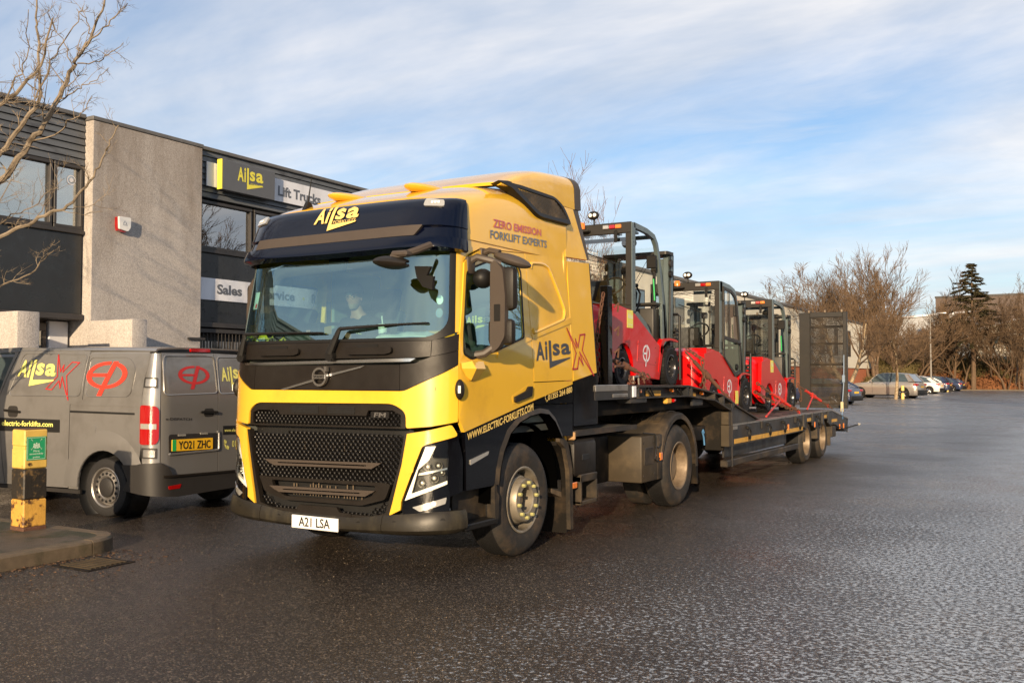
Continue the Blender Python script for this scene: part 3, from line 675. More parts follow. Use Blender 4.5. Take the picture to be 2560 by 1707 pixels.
def bare_tree(seed, h, r, splits=(7, 6, 5, 4), spread=.16, up=.10, minr=.02, stems=1, bark_='bark', tw='twig_far', loc=(0, 0, 0), label='', group=None, ang=(22, 50), fl=(.45, .72), lean=.35):
    rg = random.Random(seed); T = MB(); B = MB()
    for k in range(stems):
        d = Vector((rg.uniform(-lean, lean), rg.uniform(-lean, lean), 1)) if stems > 1 else Vector((rg.uniform(-.05, .05), 0, 1))
        limb(T, B, (rg.uniform(-.3, .3) * (stems > 1), rg.uniform(-.3, .3) * (stems > 1), -.1), d, h * rg.uniform(.6, .72), r * (1 if k == 0 else .75), 0, rg, spread, up, minr, splits=splits, ang=ang, fl=fl)
    t = thing('bare_tree', loc, label, 'tree', group=group)
    T.build('trunk', bark_, t, clean=False); B.build('crown', tw, t, clean=False); return t
far = []
GT = 'bare winter trees behind the trailer and the car park'
def far_tree(seed, h, r, sp, kink, up, stems, loc, label, ang=(16, 36), fl=(.36, .58), lean=.16): return bare_tree(seed, h, r, sp, kink, up, .018, stems, loc=loc, label=label, group=GT, ang=ang, fl=fl, lean=lean)
P = [far_tree(11, 15, .26, (11, 8, 5, 3), .09, .10, 4, (-13.5, 104, 0), 'tallest bare tree, many upright stems, above the lifting ramp', lean=.24),
     far_tree(22, 13, .2, (9, 8, 5, 3), .14, .10, 2, (-19.5, 112, 0), 'bare tree left of the tallest, behind the warehouse roof', (20, 44)),
     far_tree(33, 11, .16, (9, 7, 5, 4), .18, .08, 2, (-10.3, 111, 0), 'open bare tree behind the white car, right of the warehouse end', (22, 48), (.4, .62)),
     far_tree(44, 13, .16, (10, 6, 5, 3), .10, .12, 1, (-8.6, 116, 0), 'thin upright bare tree in the sky gap left of the brown factory')]
def hgt(t): return max(v.co.z for c in t.children for v in c.data.vertices)
PH = [hgt(t) for t in P]
for t, h_, h0 in zip(P, (16.9, 15.6, 11.6, 12.2), PH): t.scale = (h_ / h0,) * 3
for i, x, y, h_, rz, lab in [(1, -28.6, 110, 13.6, 2.1, 'bare tree above the warehouse roof, just left of the third forklift cab'), (2, -25.4, 110, 13.4, .7, 'bare tree over the warehouse roof, right of the third forklift cab'),
        (0, -18.4, 114, 15.6, 1.3, 'broad bare tree behind the left half of the lifting ramp'), (3, -11.6, 106, 14.2, 3.0, 'slim bare tree directly right of the tallest one'),
        (1, -6.9, 116, 12.2, 4.1, 'forked bare tree at the left corner of the brown factory'), (3, -6.3, 114, 14.4, 5.0, 'tall thin tree close to the left side of the conifer'),
        (2, -5.2, 112.6, 10.2, 1.9, 'low bushy tree in front of the conifer trunk'), (2, -2.6, 116, 12.4, 5.3, 'twiggy tree in front of the factory, right of the conifer'), (1, -1.0, 118, 12.8, 2.8, 'bare tree in front of the curved hall roof'), (3, .6, 116, 14.6, .3, 'tall bare tree at the far right edge with pale twigs'),
        (3, 2.0, 119, 13.6, 5.6, 'thin bare tree just at the right edge, behind the pale lamp post'), (0, -22.5, 116, 14.2, 4.6, 'broad bare tree left of the ramp, behind the warehouse'), (2, -16.0, 112, 11.0, 1.9, 'low bare tree behind the ramp grating'), (2, -12.6, 108, 9.0, .2, 'short bushy tree behind the silver car roof'),
        (2, -8.3, 113, 8.4, 2.2, 'short brown tree left of the lamp post'), (0, 6, 123, 15, 3.3, 'broad bare tree off to the right'), (1, .2, 113.8, 10.8, 1.2, 'short bare tree before the white hall windows'), (2, -.9, 113.6, 9.6, 4.4, 'lowest bushy tree before the white hall'), (1, -32.5, 112, 12.6, 3.3, 'leftmost bare tree over the warehouse roof, above the middle forklift')]:
    copy_tree(P[i], lab, (x, y, 0), rz, (h_ / PH[i],) * 3)
# street tree in the car park, pale straight trunk
st = bare_tree(57, 6.3, .13, (9, 6, 5, 4), .2, .05, .014, 1, 'bark_pale', 'twig_far', (-5.25, 65.1, 0), 'slim pale trunked street tree standing in front of the silver car')
bt = bare_tree(66, 9.5, .26, (7, 6, 5, 4), .2, .06, .014, 2, 'bark_pale', 'twig_far', (-9.6, 71.0, 0), 'sunlit birch with forked golden trunk next to the lifting ramp')
# bare tree standing behind the cab on the left verge
bt2 = bare_tree(71, 8.4, .13, (6, 5, 4, 3), .10, .16, .010, 2, 'bark_pale', 'twig', (-8.9, 17.5, 0), 'bare tree behind the yellow cab, its tips over the roof', None)
bt2.location = (-10.0, 23.6, 0); bt2.scale = (.85, .85, .86)
# trees across the road, outside the picture, that the paint and windows mirror
for x, y, k, rz in ((16, 12, 1, .5), (13, 27, 0, 1.5), (14, 33, 1, 2.5), (19, -6, 1, 3.0)):
    copy_tree(P[k], 'bare tree across the road beside the %s' % {12: 'buff shed', 27: 'green barn, nearer one', 33: 'green barn, farther one', -6: 'road end'}[y], (x, y, 0), rz, (.75, .75, .75))
# conifer
def conifer(loc):
    rg = random.Random(5); t = thing('conifer', loc, 'dark conifer with drooping layered boughs against the sky', 'tree')
    T = MB().tube([(0, 0, 0), (.1, 0, 5), (0, 0, 10), (.05, 0, 15.2)], [.3, .22, .13, .02], 8); T.build('trunk', 'bark', t)
    B = MB(); z = 15.3
    while z > 6.5:
        f = (15.5 - z); ln0 = min(5.0, .30 + f * .50)
        for k in range(4):
            a = rg.uniform(0, 6.28); ln = ln0 * rg.uniform(.35, 1.18); dr = rg.uniform(.02, .26)
            pts = [Vector((math.cos(a) * ln * s, math.sin(a) * ln * s, z + ln * (.22 * s - dr * s * s * 1.7))) for s in (0, .3, .6, .85, 1.)]
            B.tube(pts, [.05, .04, .03, .02, .01], 3, caps=False)
            for j in range(int(30 + ln * 30)):
                s = rg.uniform(.15, 1.); i = min(3, int(s * 4)); c = pts[i].lerp(pts[i + 1], s * 4 - i)
                w_ = rg.uniform(.16, .42); b2 = a + rg.choice((-1, 1)) * rg.uniform(.5, 1.3); e = c + Vector((math.cos(b2) * w_, math.sin(b2) * w_, rg.uniform(-.22, .06)))
                sd = Vector((-math.sin(b2), math.cos(b2), rg.uniform(-.6, .6))) * rg.uniform(.07, .16)
                B.add([c - sd, e, c + sd, c + Vector((0, 0, -.05))], [(0, 1, 2), (0, 3, 2)])
        z -= rg.uniform(.10, .30)
    B.build('crown', 'needle', t, smooth=0, clean=False)
conifer((-4.3, 113.5, -.9))
# scrub and bracken bank along the far kerb
def bank(name, m, n, x0, x1, y0, y1, h0, h1, seed, wid=.05, fn=None):
    rg = random.Random(seed); V = []; F = []
    for i in range(n):
        x = rg.uniform(x0, x1); y = rg.uniform(y0, y1); lump = .45 + .9 * noise.noise(Vector((x * .35, y * .3, seed)))
        h = (h0 + (h1 - h0) * (y - y0) / (y1 - y0)) * max(.25, lump + .35) * rg.uniform(.5, 1.15); a = rg.uniform(0, 6.28); le = rg.uniform(.15, .9) * h * .7
        zb = (y - y0) * .06; k = len(V); w_ = wid * rg.uniform(.6, 1.6); dx, dy = math.cos(a) * le, math.sin(a) * le * .5
        V += [(x - w_, y, zb), (x + w_, y, zb), (x + dx * .5 + w_ * .7, y + dy * .5, zb + h * .65), (x + dx * .5 - w_ * .7, y + dy * .5, zb + h * .65), (x + dx, y + dy, zb + h * rg.uniform(.75, 1.))]
        F += [(k, k + 1, k + 2, k + 3), (k + 3, k + 2, k + 4)]
        for j in range(2):
            s = rg.uniform(.3, .9); cx_, cy_, cz = x + dx * s, y + dy * s, zb + h * s; ll = rg.uniform(.15, .5); k = len(V); b2 = rg.uniform(0, 6.28)
            V += [(cx_, cy_, cz), (cx_ + math.cos(b2) * ll, cy_ + math.sin(b2) * ll, cz + rg.uniform(-.1, .3)), (cx_ + math.cos(b2) * ll * .5, cy_, cz + .14)]; F.append((k, k + 1, k + 2))
    MB().add(V, F).build(name, m, smooth=0, clean=False, kind='stuff')
bank('bracken', 'bracken', 16000, -14.5, 22, 113.5, 119, .7, 3.0, 1, .05)
bank('undergrowth', 'scrub', 16000, -14.5, 22, 116, 127, 2.2, 5.4, 2, .05)
bank('hedge_scrub', 'scrub', 5000, -15.5, -10.5, 100, 114, 1.2, 4.2, 7, .05)
MB().bx(-60, 112.5, -.1, 60, 112.7, .12).build('far_kerb', 'kerb', kind='structure')
MB().add([(-60, 112.7, .10), (60, 112.7, .10), (60, 128, .9), (-60, 128, .9)], [(0, 1, 2, 3)]).build('verge', 'soil', smooth=0, kind='structure')
MB().add([(-60, 128, .9), (60, 128, .9), (60, 240, 0.9), (-60, 240, 0.9)], [(0, 1, 2, 3)]).build('field', 'grass_far', smooth=0, kind='structure')
rg = random.Random(8); q = MB()
for i in range(900):
    x, y = rg.uniform(-13, -8.2), rg.uniform(62, 72); q.add([(x, y, .01), (x + .06, y, .05), (x + rg.uniform(-.1, .1), y + .05, .02)], [(0, 1, 2)])
q.build('leaf_litter', 'leaf_brown', smooth=0, clean=False, kind='stuff')
# lamp posts
mm('post_grey', (.26, .24, .21), .55, .3)
def lamp(loc, h, lab, arm=1):
    t = thing('lamp_post', loc, lab, 'lamp post'); MB().tube([(0, 0, 0), (0, 0, 1.2), (0, 0, 1.25), (0, 0, h)], [.12, .12, .08, .05], 10).build('pole', 'post_grey', t)
    MB().tube([(0, 0, h), (arm * .3, 0, h + .08), (arm * 1.0, 0, h + .1)], .035, 6).build('arm', 'post_grey', t); MB().cb(arm * .6, -.12, h + .05, arm * 1.4, .12, h + .17, .03).build('lantern', 'alu', t)
lamp((-5.97, 90.5, 0), 7.4, 'grey lamp post in front of the white parked car'); lamp((.85, 113.6, 0), 6.2, 'pale lamp post at the right edge by the bracken bank', -1)
def parking_bollard(loc, lab, hh=.95):
    t = thing('bollard', loc, lab, 'bollard', group='small yellow bollards by the parked cars'); MB().cyl((0, 0, 0), (0, 0, hh), .11, n=12).build('post', 'ltr_gold', t); MB().cyl((0, 0, hh * .45), (0, 0, hh * .62), .115, n=12).build('band', 'ltr_black', t)
parking_bollard((-4.95, 66.2, 0), 'short yellow bollard in front of the silver car rear wheel'); parking_bollard((-6.0, 104.0, 0), 'pale yellow bollard beside the dark car tail', 1.3)
# ---------------------------------------------------------------- near tree, upper left
fwv = Vector((-math.sin(.5348), math.cos(.5348), 0)); rtv = Vector((math.cos(.5348), math.sin(.5348), 0))
TB = Vector((-5.35, -1.30, .12))
mm('limb', (.21, .165, .115), .8, var=.45, vs_=6, dirt=(.07, .05, .03), dscale=7, dlo=.5, dhi=.62, bump=.4, bs=40)
nt_ = thing('bare_tree', TB, 'bare tree with lichened pale branches in the top left corner', 'tree')
def tp(a, h, d=0.): return rtv * a + Vector((0, 0, h)) + fwv * d     # metres right of trunk, height, depth
rg = random.Random(2); T = MB(); B = MB()
T.tube([tp(0, 0), tp(.04, .9), tp(-.03, 1.6)], [.17, .15, .14], 10); T.tube([tp(-.03, 1.5), tp(.1, 2.1), tp(.35, 2.75)], [.12, .10, .085], 8); 
def nb(pts, r0, r1, dens=5., lv=1):
    m = len(pts); P3 = [tp(*p) for p in pts]; rad = [r0 + (r1 - r0) * i / (m - 1) for i in range(m)]
    # subdivide with slight kinks
    Q = []; RR = []
    for i in range(m - 1):
        for k in range(4):
            f = k / 4; q = P3[i].lerp(P3[i + 1], f); 
            if k: q += Vector((rg.gauss(0, 1), rg.gauss(0, 1), rg.gauss(0, 1))) * .012
            Q.append(q); RR.append(rad[i] + (rad[i + 1] - rad[i]) * f)
    Q.append(P3[-1]); RR.append(r1); B.tube(Q, RR, 6 if r0 > .02 else 5, caps=False)
    L_ = sum((Q[i + 1] - Q[i]).length for i in range(len(Q) - 1))
    for j in range(int(L_ * dens)):
        i = rg.randint(1, len(Q) - 2); dd = (Q[i + 1] - Q[i]).normalized(); ax = dd.orthogonal().normalized(); ax.rotate(Matrix.Rotation(rg.uniform(0, 6.28), 3, dd))
        n2 = dd * math.cos(R(48)) + ax * math.sin(R(48)) + Vector((0, 0, .12)); ln = rg.uniform(.14, .48) * (1.2 if RR[i] > .02 else .8)
        twig(Q[i], n2, ln, max(.0036, RR[i] * .32), 2)
def twig(p, d, ln, r, lv):
    d = Vector(d).normalized(); pts = [Vector(p)]; q = Vector(p)
    for i in range(4): d = (d + Vector((rg.gauss(0, .22), rg.gauss(0, .22), rg.gauss(0, .18) + .05))).normalized(); q = q + d * ln / 4; pts.append(q.copy())
    B.tube(pts, [r, r * .85, r * .7, r * .55, r * .4], 3, caps=False)
    if lv:
        for k in range(3):
            i = rg.randint(1, 3); ax = d.orthogonal().normalized(); ax.rotate(Matrix.Rotation(rg.uniform(0, 6.28), 3, d)); twig(pts[i], d * .7 + ax * .7, ln * rg.uniform(.3, .6), r * .65, lv - 1)
LB = [([(.35, 2.72, 0), (.95, 3.15, .1), (1.58, 3.63, .15), (1.81, 3.99, .15), (1.99, 4.28, .2), (2.12, 4.57, .2), (2.21, 4.81, .25), (2.27, 4.94, .25), (2.38, 5.19, .3), (2.49, 5.45, .3), (2.54, 5.8, .3)], .070, .012),
 ([(.35, 2.72, 0), (.9, 3.4, -.2), (1.46, 3.9, -.25), (1.69, 4.21, -.3), (1.89, 4.36, -.3), (2.04, 4.54, -.3), (2.14, 4.65, -.3), (2.3, 5.1, -.4)], .055, .012),
 ([(.2, 2.6, 0), (.8, 3.3, .3), (1.46, 3.98, .35), (1.65, 4.26, .35), (1.74, 4.42, .4), (1.79, 4.59, .4), (1.74, 4.9, .45), (1.71, 5.19, .5), (1.67, 5.45, .5), (1.66, 5.9, .5)], .055, .013),
 ([(-.03, 1.9, 0), (.7, 2.3, -.1), (1.41, 2.75, -.2), (1.6, 2.86, -.2), (1.84, 3.0, -.2), (2.09, 3.13, -.2), (2.32, 3.2, -.2), (2.45, 3.3, -.2), (2.6, 3.49, -.2), (2.73, 3.73, -.2), (2.8, 3.92, -.2), (2.89, 4.07, -.2)], .048, .008),
 ([(1.84, 4.0, .15), (2.13, 4.07, .1), (2.34, 4.19, 0), (2.43, 4.26, 0), (2.53, 4.43, 0)], .018, .005),
 ([(0, 1.7, 0), (.8, 2.2, .3), (1.49, 2.5, .3), (1.77, 2.61, .3), (1.9, 2.75, .3), (2.01, 2.86, .3)], .022, .005),
 ([(2.10, 4.46, .2), (2.33, 4.54, .1), (2.46, 4.61, .1), (2.65, 4.76, .1)], .014, .005), ([(2.25, 4.86, .25), (2.46, 4.89, .3), (2.59, 5.0, .3), (2.72, 5.1, .3)], .014, .005),
 ([(2.31, 5.02, .25), (2.51, 5.17, .2), (2.66, 5.33, .2), (2.8, 5.49, .2)], .018, .006), ([(1.79, 4.5, .3), (1.98, 4.81, .2), (2.07, 5.0, .2), (2.28, 5.29, .2), (2.32, 5.45, .2)], .018, .006),
 ([(1.0, 3.2, .1), (1.58, 3.61, -.3), (1.75, 3.71, -.4), (1.94, 3.84, -.4), (2.19, 3.78, -.4)], .014, .004), ([(.9, 2.5, -.1), (1.55, 3.17, .2), (1.82, 3.3, .2), (2.02, 3.49, .2), (2.16, 3.61, .2)], .016, .004),
 ([(2.07, 3.13, -.2), (2.18, 3.36, -.1), (2.23, 3.49, -.1)], .010, .004), ([(2.32, 3.21, -.2), (2.49, 3.25, -.1), (2.68, 3.32, -.1)], .011, .004), ([(1.73, 5.06, .45), (1.84, 5.23, .5), (1.9, 5.45, .5)], .014, .006),
 ([(1.2, 4.2, .4), (1.48, 4.66, .4), (1.63, 4.96, .4), (1.64, 5.5, .4)], .02, .006), ([(2.20, 4.81, .25), (2.13, 5.06, .2), (2.05, 5.26, .1)], .012, .005), ([(2.37, 5.19, .3), (2.32, 5.33, .3), (2.21, 5.47, .3)], .012, .005),
 ([(1.2, 2.6, -.1), (1.52, 3.21, .0), (1.7, 3.55, 0), (1.77, 3.63, 0)], .014, .004), ([(1.79, 4.59, .4), (1.68, 4.67, .3), (1.56, 5.0, .3)], .014, .005),
 ([(.3, 2.7, 0), (.5, 3.6, .5), (.6, 4.6, .8), (.8, 5.6, 1.)], .06, .01), ([(.1, 2.2, 0), (-.6, 3.0, .3), (-1.2, 4.0, .4), (-1.5, 5.0, .5)], .06, .01), ([(.2, 2.6, 0), (.0, 3.5, -.5), (.3, 4.5, -.7), (.4, 5.6, -.9)], .055, .01)]
for P_, a_, b_ in LB: nb(P_, a_ * .56, b_ * .7, 7 if a_ < .03 else 5)
T.build('trunk', 'bark_pale', nt_); _r = random.Random(31)
for k in range(3):
    a = 3.4 + k * .5 + _r.uniform(-.2, .2); p = tp(.1, 2.4 + _r.uniform(-.3, .4)); limb(B, B, p, (math.cos(a) * .6, math.sin(a) * .6, 1.25), _r.uniform(2.8, 3.8), .055, 1, _r, .16, .12, .006, splits=(0, 6, 5, 4))
B.build('crown', 'limb', nt_, clean=False)
# ---------------------------------------------------------------- cab surface: s runs round the front from the centre line, z is height
_el = [(0, 0, 0)]
_a, _b, _l, _px, _py = .545, .30, 0, 0, 0
for i in range(1, 61):
    t_ = math.pi / 2 * i / 60; x_ = _a * math.sin(t_); y_ = _b - _b * math.cos(t_); _l += math.hypot(x_ - _px, y_ - _py); _px, _py = x_, y_; _el.append((_l, x_, y_))
SL = _l; S0 = .70 + SL
def lerp(t, pts):
    if t <= pts[0][0]: return pts[0][1]
    for (a, b), (c, d) in zip(pts, pts[1:]):
        if t <= c: return b + (d - b) * (t - a) / (c - a)
    return pts[-1][1]
RKE = [(.3, -.03), (.6, -.01), (1.2, 0), (1.9, .03), (2.66, .17), (3.1, .28), (3.4, .4)]
def plan(s):
    q = abs(s)
    if q <= .70: x, y = q, 0.
    elif q < S0:
        d = q - .70; i = min(int(d / SL * 60), 59)
        while i > 0 and _el[i][0] > d: i -= 1
        while i < 59 and _el[i + 1][0] < d: i += 1
        a, b = _el[i], _el[i + 1]; t = (d - a[0]) / (b[0] - a[0]); x = .70 + a[1] + (b[1] - a[1]) * t; y = a[2] + (b[2] - a[2]) * t
    else: x, y = 1.245, .30 + q - S0
    return (x if s >= 0 else -x), y
def M(s, z):
    x, y = plan(s)
    if z > 1.65: x *= 1 - .061 * (z - 1.65)
    y += lerp(z, RKE) * max(0, 1 - y / .8)
    return (x, y, z)
def mir(poly): return [(-a, b) for a, b in reversed(poly)]
trk = thing('lorry_tractor', (0, 0, 0), 'yellow and black articulated lorry tractor unit with navy sun visor', 'lorry')
def pp(name, m, poly, off=0., th=.02, r=0, holes=(), parent=None, du=.07, dv=.12, sm=40, **k):
    if r: poly = rnd(poly, r)
    return patch(M, poly, off, th, du, dv, holes).build(name, m, parent or trk, smooth=sm, **k)
# windscreen, its black surround, pillars
WS = [(-1.245, 2.70), (1.245, 2.70), (1.25, 2.05), (1.10, 1.945), (-1.10, 1.945), (-1.25, 2.05)]
pp('windscreen', 'glass', rnd(WS, [0, 0, .12, .2, .2, .12]), -.006, 0)
pp('windscreen_seal', 'black', [(-1.30, 2.72), (1.30, 2.72), (1.30, 1.99), (1.12, 1.93), (-1.12, 1.93), (-1.30, 1.99)], 0, .02, holes=[rnd([(-1.235, 2.71), (-1.24, 2.06), (-1.09, 1.955), (1.09, 1.955), (1.24, 2.06), (1.235, 2.71)], [0, .12, .2, .2, .12, 0])])
PIL = [(1.305, 2.0), (1.345, 2.0), (1.405, 2.60), (1.51, 2.672), (1.75, 2.745), (2.545, 2.79), (3.35, 2.83), (3.35, 3.0), (1.25, 3.0), (1.25, 2.72), (1.305, 2.72)]
for sg_ in (1, -1):
    P_ = PIL if sg_ == 1 else mir(PIL)
    pp('door_surround', 'yellow', P_, .0, .03)
# black hood panels
pp('hood_panel', 'plastic', [(-1.10, 1.925), (1.10, 1.925), (1.09, 1.80), (.96, 1.79), (-.96, 1.79), (-1.09, 1.80)], .006, .03)
for sg_ in (1, -1):
    q = [(1.105, 1.925), (1.342, 1.985), (1.332, 1.85), (1.095, 1.80)]; pp('hood_corner', 'plastic', q if sg_ == 1 else mir(q), .006, .03)
    q = [(.822, 1.735), (.95, 1.742), (1.09, 1.795), (1.330, 1.845), (1.322, 1.735), (1.176, 1.662), (.866, 1.522), (.825, 1.522)]; pp('front_corner_panel', 'plastic', q if sg_ == 1 else mir(q), .006, .03)
pp('badge_panel', 'plastic', [(-.818, 1.732), (.818, 1.732), (.82, 1.522), (-.82, 1.522)], .006, .03)
pp('chrome_strip', 'chrome', [(-.99, 1.757), (-.97, 1.738), (.92, 1.757), (.965, 1.783), (.9, 1.784)], .016, .03)
q = MB(); V_, F_ = stroke([(-.455, 1.525), (-.085, 1.607)], .014)
pp('diagonal_strip', 'chrome', [(-.479, 1.522), (-.075, 1.617), (-.075, 1.597), (-.43, 1.516)], .022, .02, du=0, dv=0)
pp('diagonal_strip', 'chrome', [(.07, 1.655), (.471, 1.729), (.43, 1.709), (.07, 1.634)], .022, .02, du=0, dv=0)
bd = MB(); bd.rows([[(cxr * math.cos(R(a)), -.012 - d_, 1.633 + cxr * math.sin(R(a))) for a in range(0, 361, 12)] for cxr, d_ in ((.082, 0), (.082, .028), (.063, .028), (.063, 0))])
bd.prism([(-.066, 1.617), (.066, 1.617), (.066, 1.651), (-.066, 1.651)], 1, -.045, -.012)
bd.prism([(.045, 1.69), (.058, 1.70), (.052, 1.722), (.085, 1.722), (.085, 1.678), (.072, 1.688), (.060, 1.675)], 1, -.042, -.012)
bo = bd.build('badge', 'chrome', trk)
letter(txt('VOLVO', -.058, 1.624, .058, 1.644, .03), lambda u, v: (u, -.0455, v), -.001 if False else .0012, 'badge_lettering', 'ltr_black', bo)
for sg_ in (1, -1):   # recessed grab handles under the screen
    a, b = (.27, .76) if sg_ == 1 else (-.76, -.27)
    pp('handle_recess', 'black', rnd([(a + .10, 1.905), (b - .16, 1.905), (b - .16, 1.80), (a + .10, 1.80)], .01), .010, .01, du=0)
    h = patch(M, rnd([(a, 1.878), (b, 1.878), (b, 1.832), (b - .06, 1.818), (a + .03, 1.818), (a, 1.84)], .015), .045, .022, .07, 0); h.build('grab_handle', 'plastic', trk)
# yellow front
g1 = rnd([(-.875, 1.20), (.89, 1.20), (.889, 1.345), (.77, 1.415), (-.77, 1.405), (-.872, 1.335)], [0, 0, .05, .08, .08, .05])
YF = [(-1.317, 1.262), (-.9, 1.202), (-.876, 1.20)] + [p for p in []] 
YF = [(-1.318, 1.265), (-1.1, 1.225), (-.88, 1.205), (-.874, 1.335), (-.77, 1.404), (.77, 1.414), (.887, 1.345), (.893, 1.215), (1.1, 1.232), (1.318, 1.268), (1.320, 1.728), (1.176, 1.656), (.866, 1.516), (-.866, 1.516), (-1.176, 1.656), (-1.320, 1.728)]
pp('front_panel', 'yellow', rnd(YF, [0, 0, .02, .05, .08, .08, .05, .02, 0, 0, 0, 0, .04, .04, 0, 0]), .012, .035)
GF = [(-.868, 1.20), (-.866, 1.333), (-.765, 1.398), (.765, 1.408), (.88, 1.342), (.884, 1.212)]
pp('upper_grille_frame', 'plastic', GF, .002, .02, holes=[[(-.82, 1.215), (.84, 1.225), (.838, 1.322), (.76, 1.357), (.505, 1.355), (.485, 1.308), (-.49, 1.300), (-.515, 1.340), (-.76, 1.338), (-.83, 1.312)]])
def honey(name, poly, cs, off, m='mesh_black'):
    # hexagonal mesh: each cell a recessed ring
    q = MB(); us = [p[0] for p in poly]; vs_ = [p[1] for p in poly]
    def inside(x, y):
        c = False; n = len(poly)
        for i in range(n):
            (x1, y1), (x2, y2) = poly[i], poly[(i + 1) % n]
            if (y1 > y) != (y2 > y) and x < (x2 - x1) * (y - y1) / (y2 - y1) + x1: c = not c
        return c
    row = 0; v = min(vs_)
    while v < max(vs_):
        u = min(us) + (cs * .5 if row % 2 else 0)
        while u < max(us):
            if inside(u, v):
                o_ = []; i_ = []
                for k in range(6):
                    a = R(60 * k + 30); o_.append(Vector(M(u + cs * .54 * math.cos(a), v + cs * .34 * math.sin(a)))); i_.append((u + cs * .36 * math.cos(a), v + cs * .20 * math.sin(a)))
                n = nrm(M, u, v); A = [p + n * off for p in o_]; Bq = [Vector(M(*p)) + n * (off + .006) for p in i_]; Cq = [Vector(M(*p)) + n * (off - .014) for p in i_]
                q.add(A + Bq + Cq, [(k, (k + 1) % 6, 6 + (k + 1) % 6, 6 + k) for k in range(6)] + [(6 + k, 6 + (k + 1) % 6, 12 + (k + 1) % 6, 12 + k) for k in range(6)])
            u += cs
        v += cs * .55; row += 1
    return q.build(name, m, trk, smooth=0, clean=False, kind='stuff')
honey('upper_grille_mesh', [(-.82, 1.215), (.84, 1.225), (.838, 1.322), (.76, 1.357), (.505, 1.355), (.485, 1.308), (-.49, 1.300), (-.515, 1.340), (-.76, 1.338), (-.83, 1.312)], .045, -.012)
for a, b in ((-.355, -.04), (.06, .362)):
    pp('grille_slot', 'ltr_black', [(a, 1.316), (b, 1.318), (b, 1.382), (a, 1.380)], .006, .006, du=0, dv=0)
    for k in range(4): pp('slot_bar', 'plastic', [(a, 1.324 + k * .015), (b, 1.324 + k * .015), (b, 1.328 + k * .015), (a, 1.328 + k * .015)], .010, .006, du=0, dv=0)
fb = pp('model_badge', 'black', [(.54, 1.293), (.73, 1.293), (.73, 1.345), (.54, 1.345)], .010, .012, du=0, dv=0)
letter(txt('FM', .575, 1.300, .695, 1.338, .02, .15), M, .012, 'badge_lettering', 'chrome', fb)
# lower grille
G2 = [(-.835, 1.150), (.895, 1.165), (.86, .95), (.715, .52), (.575, .492), (.17, .505), (-.11, .50), (-.36, .482), (-.655, .545), (-.745, .78)]
G2 = [(-.865, 1.155), (.885, 1.165), (.84, .93), (.715, .52), (.575, .492), (-.55, .490), (-.69, .52), (-.80, .90)]
pp('grille_backing', 'ltr_black', [(-.90, 1.40), (.90, 1.40), (.95, .45), (-.95, .45)], -.10, .01)
honey('lower_grille_mesh', [(-.85, 1.145), (.87, 1.155), (.83, .93), (.765, .745), (-.72, .735), (-.79, .90)], .05, -.014)
honey('bottom_grille_mesh', [(-.70, .62), (-.58, .55), (-.50, .50), (.54, .50), (.60, .55), (.72, .62), (.69, .53), (.55, .495), (-.55, .495), (-.68, .53)], .045, -.010)
pp('grille_surround', 'plastic', rnd([(-.725, .76), (-.645, .75), (.68, .765), (.755, .76), (.70, .63), (.455, .565), (-.42, .557), (-.655, .62)], .03), .004, .03, holes=[rnd([(-.57, .725), (.60, .735), (.57, .655), (.43, .60), (-.40, .592), (-.54, .645)], .02)])
random.seed(12)
for k in range(26):   # radiator fins seen through the openings
    if k % 6 == 0: continue
    x = -.40 + k * .032
    MB().cb(x, .05, .60, x + .007, .06, random.choice((.72, .70, .66)), .002).build('radiator_fin', 'rim_brown', trk)
    if k % 2 and 4 < k < 22: MB().cb(x, .05, 1.0, x + .006, .06, 1.07, .002).build('radiator_fin', 'rim_brown', trk)
pp('grille_frame', 'plastic', [(-.895, 1.160), (-.862, 1.158), (-.80, .90), (-.69, .52), (-.55, .487), (.575, .487), (.715, .52), (.84, .93), (.88, 1.166), (.912, 1.17), (.865, .92), (.755, .50), (.60, .455), (-.58, .455), (-.735, .50), (-.83, .90)], .012, .05)
for (a, b, z0) in ((-.64, .672, .905), (-.575, .61, .675)):
    pp('grille_bar', 'plastic_brown', rnd([(a, z0), (b, z0 + .022), (b - .03, z0 + .002), (a + .06, z0 - .020)], .004), .03, .03, du=.3, dv=0)
    pp('grille_bar', 'plastic_brown', rnd([(a + .07, z0 - .030), (b - .06, z0 - .010), (b - .10, z0 - .030), (a + .12, z0 - .050)], .004), .03, .03, du=.3, dv=0)
    pp('bar_end', 'plastic_brown', [(a, z0 - .001), (a + .16, z0 - .006), (a + .16, z0 - .045), (a + .07, z0 - .035)], .026, .02, du=0, dv=0)
    pp('bar_end', 'plastic_brown', [(b, z0 + .02), (b - .16, z0 + .012), (b - .16, z0 - .025), (b - .08, z0 - .018)], .026, .02, du=0, dv=0)
pp('lower_lip', 'plastic', [(-.22, .53), (.20, .535), (.235, .495), (.36, .49), (.36, .455), (-.36, .455), (-.36, .48), (-.255, .487)], .02, .03)
